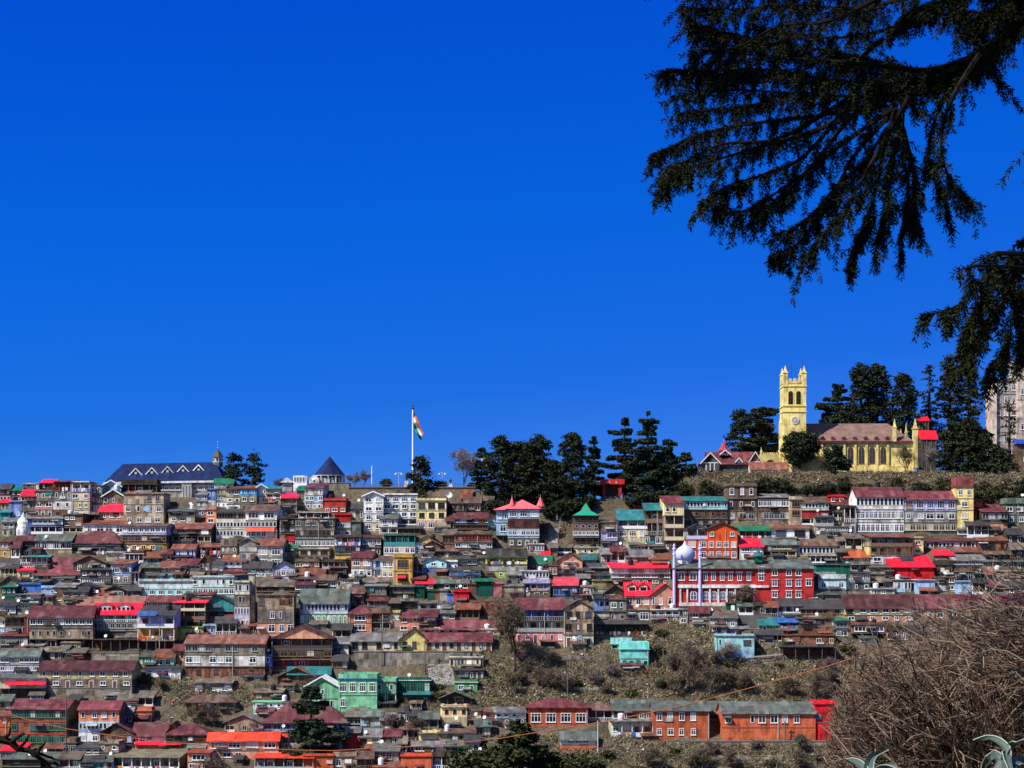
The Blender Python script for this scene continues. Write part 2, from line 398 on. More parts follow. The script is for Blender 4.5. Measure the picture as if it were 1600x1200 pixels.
# ------------------------------------------------------------------ one storeyed block (walls, storeys, roof) under a parent
def block(root, off, W, H, D, floors, roof, rcol, wcol, rise, r, opt):
    """facade plane y=0, x from -W/2 to W/2, z from 0 to H"""
    ox, oy, oz = off
    P = lambda n, b, smooth=False: b.build(n, root, off, smooth)
    hw = W / 2; n = len(floors); fh = H / n; wash = []
    grubby = wcol in ('dk', 'dg', 'br', 'gb', 'g2', 'gy', 'ta', 'ol', 'st', 'pr', 'rb')
    shell = MB(); base = wall_mat(opt.get('base', 'st')) ; slabs = []
    wd = opt.get('foot', 4.0)
    for (y0, nx, a, c) in ((0, 0, -hw, hw),):
        shell.poly([(-hw, 0, -wd), (hw, 0, -wd), (hw, 0, 0), (-hw, 0, 0)], base)
        shell.poly([(hw, 0, -wd), (hw, D, -wd), (hw, D, 0), (hw, 0, 0)], base)
        shell.poly([(-hw, D, -wd), (-hw, 0, -wd), (-hw, 0, 0), (-hw, D, 0)], base)
    sidec = opt.get('side')  # optional side colour; grey ones put the side's shade into the paint
    recs = []
    for i, fl in enumerate(reversed(floors)):
        t, cnt, wc, fk = fl; z0, z1 = i * fh, (i + 1) * fh
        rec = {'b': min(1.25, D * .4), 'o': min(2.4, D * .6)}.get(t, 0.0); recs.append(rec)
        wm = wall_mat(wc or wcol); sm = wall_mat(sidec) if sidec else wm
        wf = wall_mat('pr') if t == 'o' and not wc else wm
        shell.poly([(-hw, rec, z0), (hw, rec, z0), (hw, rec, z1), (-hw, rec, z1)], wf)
        shell.poly([(hw, rec, z0), (hw, D, z0), (hw, D, z1), (hw, rec, z1)], sm)
        shell.poly([(-hw, D, z0), (-hw, rec, z0), (-hw, rec, z1), (-hw, D, z1)], sm)
        shell.poly([(hw, D, z0), (-hw, D, z0), (-hw, D, z1), (hw, D, z1)], sm)
    tw = wall_mat(opt.get('gable') or floors[0][2] or wcol)
    if roof == 'g':
        for s in (-1, 1): shell.poly([(s * hw, 0, H), (s * hw, D, H), (s * hw, D / 2, H + rise)], wall_mat(sidec) if sidec else tw)
    elif roof == 'F':
        for y in (0, D): shell.poly([(-hw, y, H), (hw, y, H), (0, y, H + rise)], tw)
    elif roof == 's':
        for s in (-1, 1): shell.poly([(s * hw, 0, H), (s * hw, D, H), (s * hw, D, H + rise)], tw)
        shell.poly([(-hw, D, H), (hw, D, H), (hw, D, H + rise), (-hw, D, H + rise)], tw)
    P("wall", shell)
    # floor slabs / ledges between storeys
    for i in range(n):
        below = recs[i - 1] if i else 0
        if recs[i] or below or (i and r.random() < (.85 if grubby else .55)):
            b = MB(); pr = .16 if (recs[i] or below) else (r.choice((.12, .26, .34)) if grubby and not opt.get('plain') else .08)
            ym = D - .2 if (recs[i] or below) else .1
            b.box(-hw - pr * .4, hw + pr * .4, -pr, ym, i * fh - .09, i * fh + .07, flat_mat('ledge_' + opt['ledge'], WALLC[opt['ledge']], .8) if 'ledge' in opt else M_SLAB); P("ledge", b)
    # roof
    rm = roof_mat(rcol); o = opt.get('ov', .5); so = .3; t = .13; b = MB()
    if roof == 'g':
        k = rise / (D / 2); zr = H + rise; ze = H - o * k
        b.prism([(-o, ze), (D / 2, zr), (D + o, ze), (D + o, ze + t), (D / 2, zr + t), (-o, ze + t)], 'x', -hw - so, hw + so, rm)
    elif roof == 'F':
        k = rise / hw; zr = H + rise; so2 = .35; ze = H - so2 * k
        b.prism([(-hw - so2, ze), (0, zr), (hw + so2, ze), (hw + so2, ze + t), (0, zr + t), (-hw - so2, ze + t)], 'y', -o, D + .2, rm)
    elif roof == 's':
        k = rise / D
        b.prism([(-o, H - o * k + .01), (D + .3, H + rise + .3 * k), (D + .3, H + rise + .3 * k + t), (-o, H - o * k + t)], 'x', -hw - so, hw + so, rm)
    elif roof == 'h':
        rl = max(W / 2 - D / 2, .25); k = rise / (D / 2); ze = H - o * k
        c = [(-hw - o, -o, ze), (hw + o, -o, ze), (hw + o, D + o, ze), (-hw - o, D + o, ze)]
        ra, rb_ = (-rl, D / 2, H + rise), (rl, D / 2, H + rise)
        b.poly([c[0], c[1], rb_, ra], rm); b.poly([c[1], c[2], rb_], rm); b.poly([c[2], c[3], ra, rb_], rm); b.poly([c[3], c[0], ra], rm); b.poly([c[3], c[2], c[1], c[0]], rm)
        b.box(-hw - o, hw + o, -o - .03, -o + .03, ze - .12, ze + .02, rm)
    else:
        b.box(-hw - .25, hw + .25, -.3, D + .1, H - .02, H + .14, rm)
    P("roof", b)
    if roof == 'f' and rise > .3:
        b = MB(); pm = wall_mat(opt.get('par') or floors[0][2] or wcol); zp = H + .14; zt = H + rise
        b.box(-hw, hw, 0, .15, zp, zt, pm); b.box(-hw, hw, D - .15, D, zp, zt, pm); b.box(-hw, -hw + .15, .15, D - .15, zp, zt, pm); b.box(hw - .15, hw, .15, D - .15, zp, zt, pm)
        P("parapet", b)
    if opt.get('trim') and roof == 'F':
        b = MB(); tm = frame_mat(opt['trim']); k = rise / hw
        for s in (-1, 1):
            b.prism([(s * (hw + .4), H - .4 * k - .1), (0, H + rise - .1), (0, H + rise + .22), (s * (hw + .4), H - .4 * k + .22)], 'y', -o - .08, -o - .003, tm)
        P("bargeboard", b)
    # storeys
    for i, fl in enumerate(reversed(floors)):
        t, cnt, wc, fk = fl; z0 = i * fh; fk = fk or opt.get('fk') or (r.choice(('wh', 'wh', 'wh', 'gy', 'gy', 'cr', 'bn', 'dk')) if (wc or wcol) in ('dk', 'dg', 'br', 'gb', 'g2', 'gy', 'ta', 'ol', 'st', 'pr', 'rb', 'be') else 'wh')
        rec = recs[i]
        if cnt:
            sp = W / cnt
        if t == 'w':
            while not opt.get('plain') and sp > 2.7: cnt += 1; sp = W / cnt
            ww = min(1.5, r.uniform(.36, .6) * sp); hh = min(1.7, r.uniform(.44, .58) * fh); nm = 2 if ww > .9 else 1
            for c in range(cnt):
                u_ = r.random()
                if u_ < .13 and cnt > 2 and not opt.get('plain'): continue
                add_window(root, ox - hw + sp * (c + .5) + r.uniform(-.12, .12) * sp * (not opt.get('plain')), oy, oz + z0 + fh * .30, ww * (r.choice((1, 1, .7, 1.25)) if not opt.get('plain') else 1), hh, nm, fk, r)
        elif t == 'l':
            ww = min(2.6, .68 * sp); hh = min(1.9, .62 * fh)
            for c in range(cnt): add_window(root, ox - hw + sp * (c + .5), oy, oz + z0 + fh * .22, ww, hh, 3, fk, r)
        elif t == 'r':
            hh = .56 * fh
            gap = r.choice((0, .1, .25)) if not opt.get('plain') else 0
            for c in range(cnt):
                if r.random() < gap: continue
                add_window(root, ox - hw + sp * (c + .5), oy, oz + z0 + fh * .31, sp * .86, hh, 2 if sp > .8 else 1, fk, r)
        elif t == 'a':
            for c in range(cnt): arch_window(root, ox - hw + sp * (c + .5), oy, oz + z0 + fh * .12, sp * .68, fh * .78, fk, pick_glass(r))
        elif t == 'd':
            for c in range(cnt):
                x = ox - hw + sp * (c + .5)
                if c % 2 == 0: put(door_mesh(q5(min(1.0, sp * .5)), q5(min(2.1, fh * .78)), fk), "door", root, (x, oy, oz + z0 + .08))
                else: add_window(root, x, oy, oz + z0 + fh * .32, min(1.3, sp * .5), min(1.3, fh * .45), 2, fk, r)
        elif t in 'bo':
            pm = frame_mat(fk) if t == 'b' else M_POST
            for c in range(cnt + 1):
                x = -hw + .08 + (W - .16) * c / cnt
                b = MB(); b.box(x - .07, x + .07, .0, .14, z0 + .075, z0 + fh - .1, pm); P("post", b)
            if t == 'b':
                for c in range(cnt):
                    x = ox - hw + sp * (c + .5); u = r.random()
                    if u < .4: put(door_mesh(q5(min(1.0, sp * .6)), q5(min(2.0, fh * .75)), 'bn'), "door", root, (x, oy + rec, oz + z0 + .08))
                    elif u < .9: add_window(root, x, oy + rec, oz + z0 + fh * .34, min(1.3, sp * .6), min(1.2, fh * .45), 2, r.choice(('wh', 'bn', fk)), r)
                b = MB(); hr = min(.95, fh * .36)
                if r.random() < .5 or opt.get('solid'):
                    b.box(-hw + .02, hw - .02, -.06, -.003, z0 + .075, z0 + hr, pm)
                else:
                    b.box(-hw + .02, hw - .02, -.05, -.003, z0 + hr - .09, z0 + hr, pm); m_ = max(3, int(W / .42))
                    for c in range(m_ + 1):
                        x = -hw + .06 + (W - .12) * c / m_; b.box(x - .05, x + .05, -.045, -.005, z0 + .075, z0 + hr - .09, pm)
                P("railing", b)
                wash.append((z0 + hr, W, fh))
    # patched sheets and little canopies on the older fronts
    if not opt.get('plain'):
        for _ in range(r.randint(1, 3) if grubby else r.randint(0, 1)):
            i = r.randrange(n)
            if recs[i] or W < 3.5: continue
            w_, h_ = r.uniform(.7, 2.0), r.uniform(.5, 1.3); x_ = r.uniform(-hw + w_ / 2, hw - w_ / 2); z_ = i * fh + r.uniform(.1, max(.12, fh - h_ - .1)); b = MB()
            if r.random() < .55:
                b.box(x_ - w_ / 2, x_ + w_ / 2, -.19, -.005, z_, z_ + h_, wall_mat(r.choice(('gy', 'gw', 'br', 'dk', 'ta', 'rb', 'lb', 'te', 'dg', 'c2', 'wh')))); P("patch_panel", b)
            else:
                b.prism([(-.005, z_ + h_), (-.9, z_ + h_ - .35), (-.9, z_ + h_ - .29), (-.005, z_ + h_ + .06)], 'x', x_ - w_ / 2 - .3, x_ + w_ / 2 + .3, roof_mat(r.choice(('gy', 'bn', 'mr', 'dg', 'gg', 'lg', 'rr')))); P("canopy", b)
    # small fittings
    if r.random() < .35 and H > 4 and not opt.get('plain'):
        x = r.choice((-hw + .25, hw - .25, hw * .2)); b = MB(); b.tube([(x, -.12, -1), (x, -.12, H - .2)], .065, M_PIPE, 5); P("drainpipe", b)
    if r.random() < .09 and not opt.get('plain'):
        b = MB(); x = r.uniform(-hw, hw) * .8; z = H + (rise if roof in 'fs' else .1); y = .3 if roof != 'f' else .8
        b.tube([(x, y, z - .3), (x, y, z + .7)], .04, M_PIPE, 4)
        c = Vector((x, y - .1, z + .7)); nrm = Vector((r.uniform(-.6, .2), -1, .5)).normalized(); u = nrm.cross(Vector((0, 0, 1))).normalized(); w2 = nrm.cross(u)
        ring = [c + nrm * .14 + (u * math.cos(2 * math.pi * a / 12) + w2 * math.sin(2 * math.pi * a / 12)) * .38 for a in range(12)]
        for a in range(12): b.poly([ring[a], ring[(a + 1) % 12], c], M_DISH); 
        P("satellite_dish", b)
    return wash

def parse_floors(s):
    out_ = []
    for tk in s.split(','):
        tk = tk.strip(); fk = None; wc = None
        if '/' in tk: tk, fk = tk.split('/')
        if ':' in tk: tk, wc = tk.split(':')
        if fk == 'or': fk = 'or_'
        t = tk[0]; cnt = int(tk[1:]) if len(tk) > 1 else (0 if t in 'px' else 3)
        out_.append((t, cnt, wc, fk))
    return out_

LABELS = []; RECTS = []
CLOTH = [('white', (.78, .78, .78)), ('white', (.78, .78, .78)), ('red', (.62, .04, .05)), ('blue', (.06, .14, .5)), ('pink', (.7, .3, .4)), ('grey', (.2, .2, .22)), ('orange', (.75, .22, .04)), ('black', (.03, .03, .03))]
def washing(host, spec, label, r):
    z, W, fh = spec; m = MB(); x = -W / 2 + r.uniform(.2, .6)
    while x < W / 2 - .5:
        w = r.uniform(.35, .8); h = r.uniform(.5, 1.05); k, c = r.choice(CLOTH); y = -.17 - r.random() * .02
        if r.random() < .8: m.box(x, x + w, y - .02, y, z - h + .15, z + .15, flat_mat('cloth_' + k, c, .9, .2, .05))
        x += w + r.uniform(.03, .5)
    if not m.v: return
    tag(put(m.mesh("washing"), "washing", None, host.location, host.rotation_euler.z), 'clothes drying on ' + label, 'washing', 'washing hung out on balconies')
def tank(host, W, H, D, rt, rise, label, r):
    x = r.uniform(-.35, .35) * W; y = D * .5; z = H + (rise * (.5 if rt == 's' else 1 if rt in 'gFh' else 0)) + .1; black = r.random() < .68
    if rt == 'F': x = 0
    t = thing('water_tank', ('black' if black else 'white') + ' water tank on ' + label, 'water tank', Vector(host.location) + Vector((x, y, z)), 0, 'water tanks on the roofs')
    tm = flat_mat('tank_black', (.018, .018, .02), .5, .1) if black else flat_mat('tank_white', (.75, .75, .74), .5, .1)
    m = MB(); R = r.uniform(.5, .68); h = r.uniform(1.1, 1.5); m.lathe(0, 0, [(R, 0), (R, h * .8), (R * .75, h * .93)], tm, 12)
    for k in (.25, .5): m.lathe(0, 0, [(R * 1.03, h * k), (R * 1.03, h * k + .07)], tm, 12)
    m.build('tank_body', t); m = MB(); m.lathe(0, 0, [(R * .34, h * .93), (R * .34, h)], tm, 10); m.build('lid', t)
    m = MB(); m.box(-R, R, -R * .8, R * .8, -.35, 0, M_SLAB); m.build('stand', t)
def build_houses(table):
    lines = [l for l in table.strip().split('\n') if l.strip() and not l.startswith('#')]
    origin = (0, 0, 1.0); root = None; rootpos = None; hid = 0
    for li, l in enumerate(lines):
        if l.startswith('T '):
            a = l.split(); origin = (float(a[1]), float(a[2]), float(a[3]) if len(a) > 3 else 280.0 / 1600.0); continue
        wing = l.startswith('+'); l = l.lstrip('+')
        fs = [x.strip() for x in l.split('|')]
        x0, x1, yt, ye, yb = [float(x) for x in fs[0].split()]
        x0, x1 = [origin[0] + x * origin[2] for x in (x0, x1)]; yt, ye, yb = [origin[1] + y * origin[2] for y in (yt, ye, yb)]
        rt, rc = fs[1].split()[0], fs[1].split()[1]
        wcol = fs[2]; floors = parse_floors(fs[3]); label = fs[4] if not wing else None
        opt = {}
        of = fs[5] if not wing and len(fs) > 5 else fs[4] if wing and len(fs) > 4 else ''
        for kv in of.split():
            k, v = kv.split('=') if '=' in kv else (kv, '1')
            try: opt[k] = float(v)
            except ValueError: opt[k] = v
        hid += 1; r = random.Random(1000 + hid)
        cx = (x0 + x1) / 2
        d = depth(cx, yb) + opt.get('dd', 0)
        if d > 438: d = min(d, 446)
        p = d / F; W = (x1 - x0) * p; H = (yb - ye) * p; HT = (yb - yt) * p
        D = opt.get('D', min(8.0, max(2.5, 1.15 * HT)))
        pos = world_at(cx, yb, d)
        zf = lambda py, dd: (HZ - py) / F * dd - pos.z
        if rt in 'gh': rise = zf(yt, d + D / 2) - H - .13
        elif rt == 's': rise = zf(yt, d + D) - H - .13
        else: rise = zf(yt, d) - H
        if rt == 'f': rise = max(0.14, rise)
        else: rise = max(.12 if rt == 's' else .35, min(rise, 6.0))
        if not wing:
            cat = opt.get('cat', 'house'); cat = cat.replace('_', ' ') if isinstance(cat, str) else 'house'
            nm = {'house': 'hillside_house', 'shed': 'tin_shed', 'hut': 'hut', 'building': 'building', 'wall': 'wall', 'tower': 'stair_tower', 'mosque': 'mosque', 'shrine': 'shrine', 'school': 'school_building', 'hotel': 'hotel', 'tarp': 'tarp_screen'}.get(cat, 'hillside_house')
            yaw = math.radians(opt.get('yaw', r.uniform(-6, 6) if cat in ('house', 'hut', 'shed') else 0))
            nxt = lines[li + 1] if li + 1 < len(lines) else ''
            if nxt.startswith('+') and 'yaw' not in opt: yaw = 0
            root = thing(nm, label, cat, pos, yaw, {'house': 'houses stacked on the hillside', 'shed': 'tin sheds on the hillside', 'hut': 'small huts on the hillside'}.get(cat))
            rootpos = pos; LABELS.append(label)
            off = Vector((0, 0, 0))
        else: off = pos - rootpos
        if d > 300 and 'foot' not in opt: opt['foot'] = 4.0 if yb > 800 else 3.0
        ws = block(root, off, W, H, D, floors, rt, rc, wcol, rise, r, opt)
        RECTS.append((x0, x1, min(yt, ye), yb))
        if not wing:
            hosts = root; n_ = len(label.split())
            if ws and n_ <= 12 and r.random() < .42: washing(root, ws[0], label, r)
            if n_ <= 11 and W > 3 and opt.get('cat', 'house') in ('house', 'building') and r.random() < (.40 if rt == 'f' else .13): tank(root, W, H, D, rt, rise, label, r)
    return hid
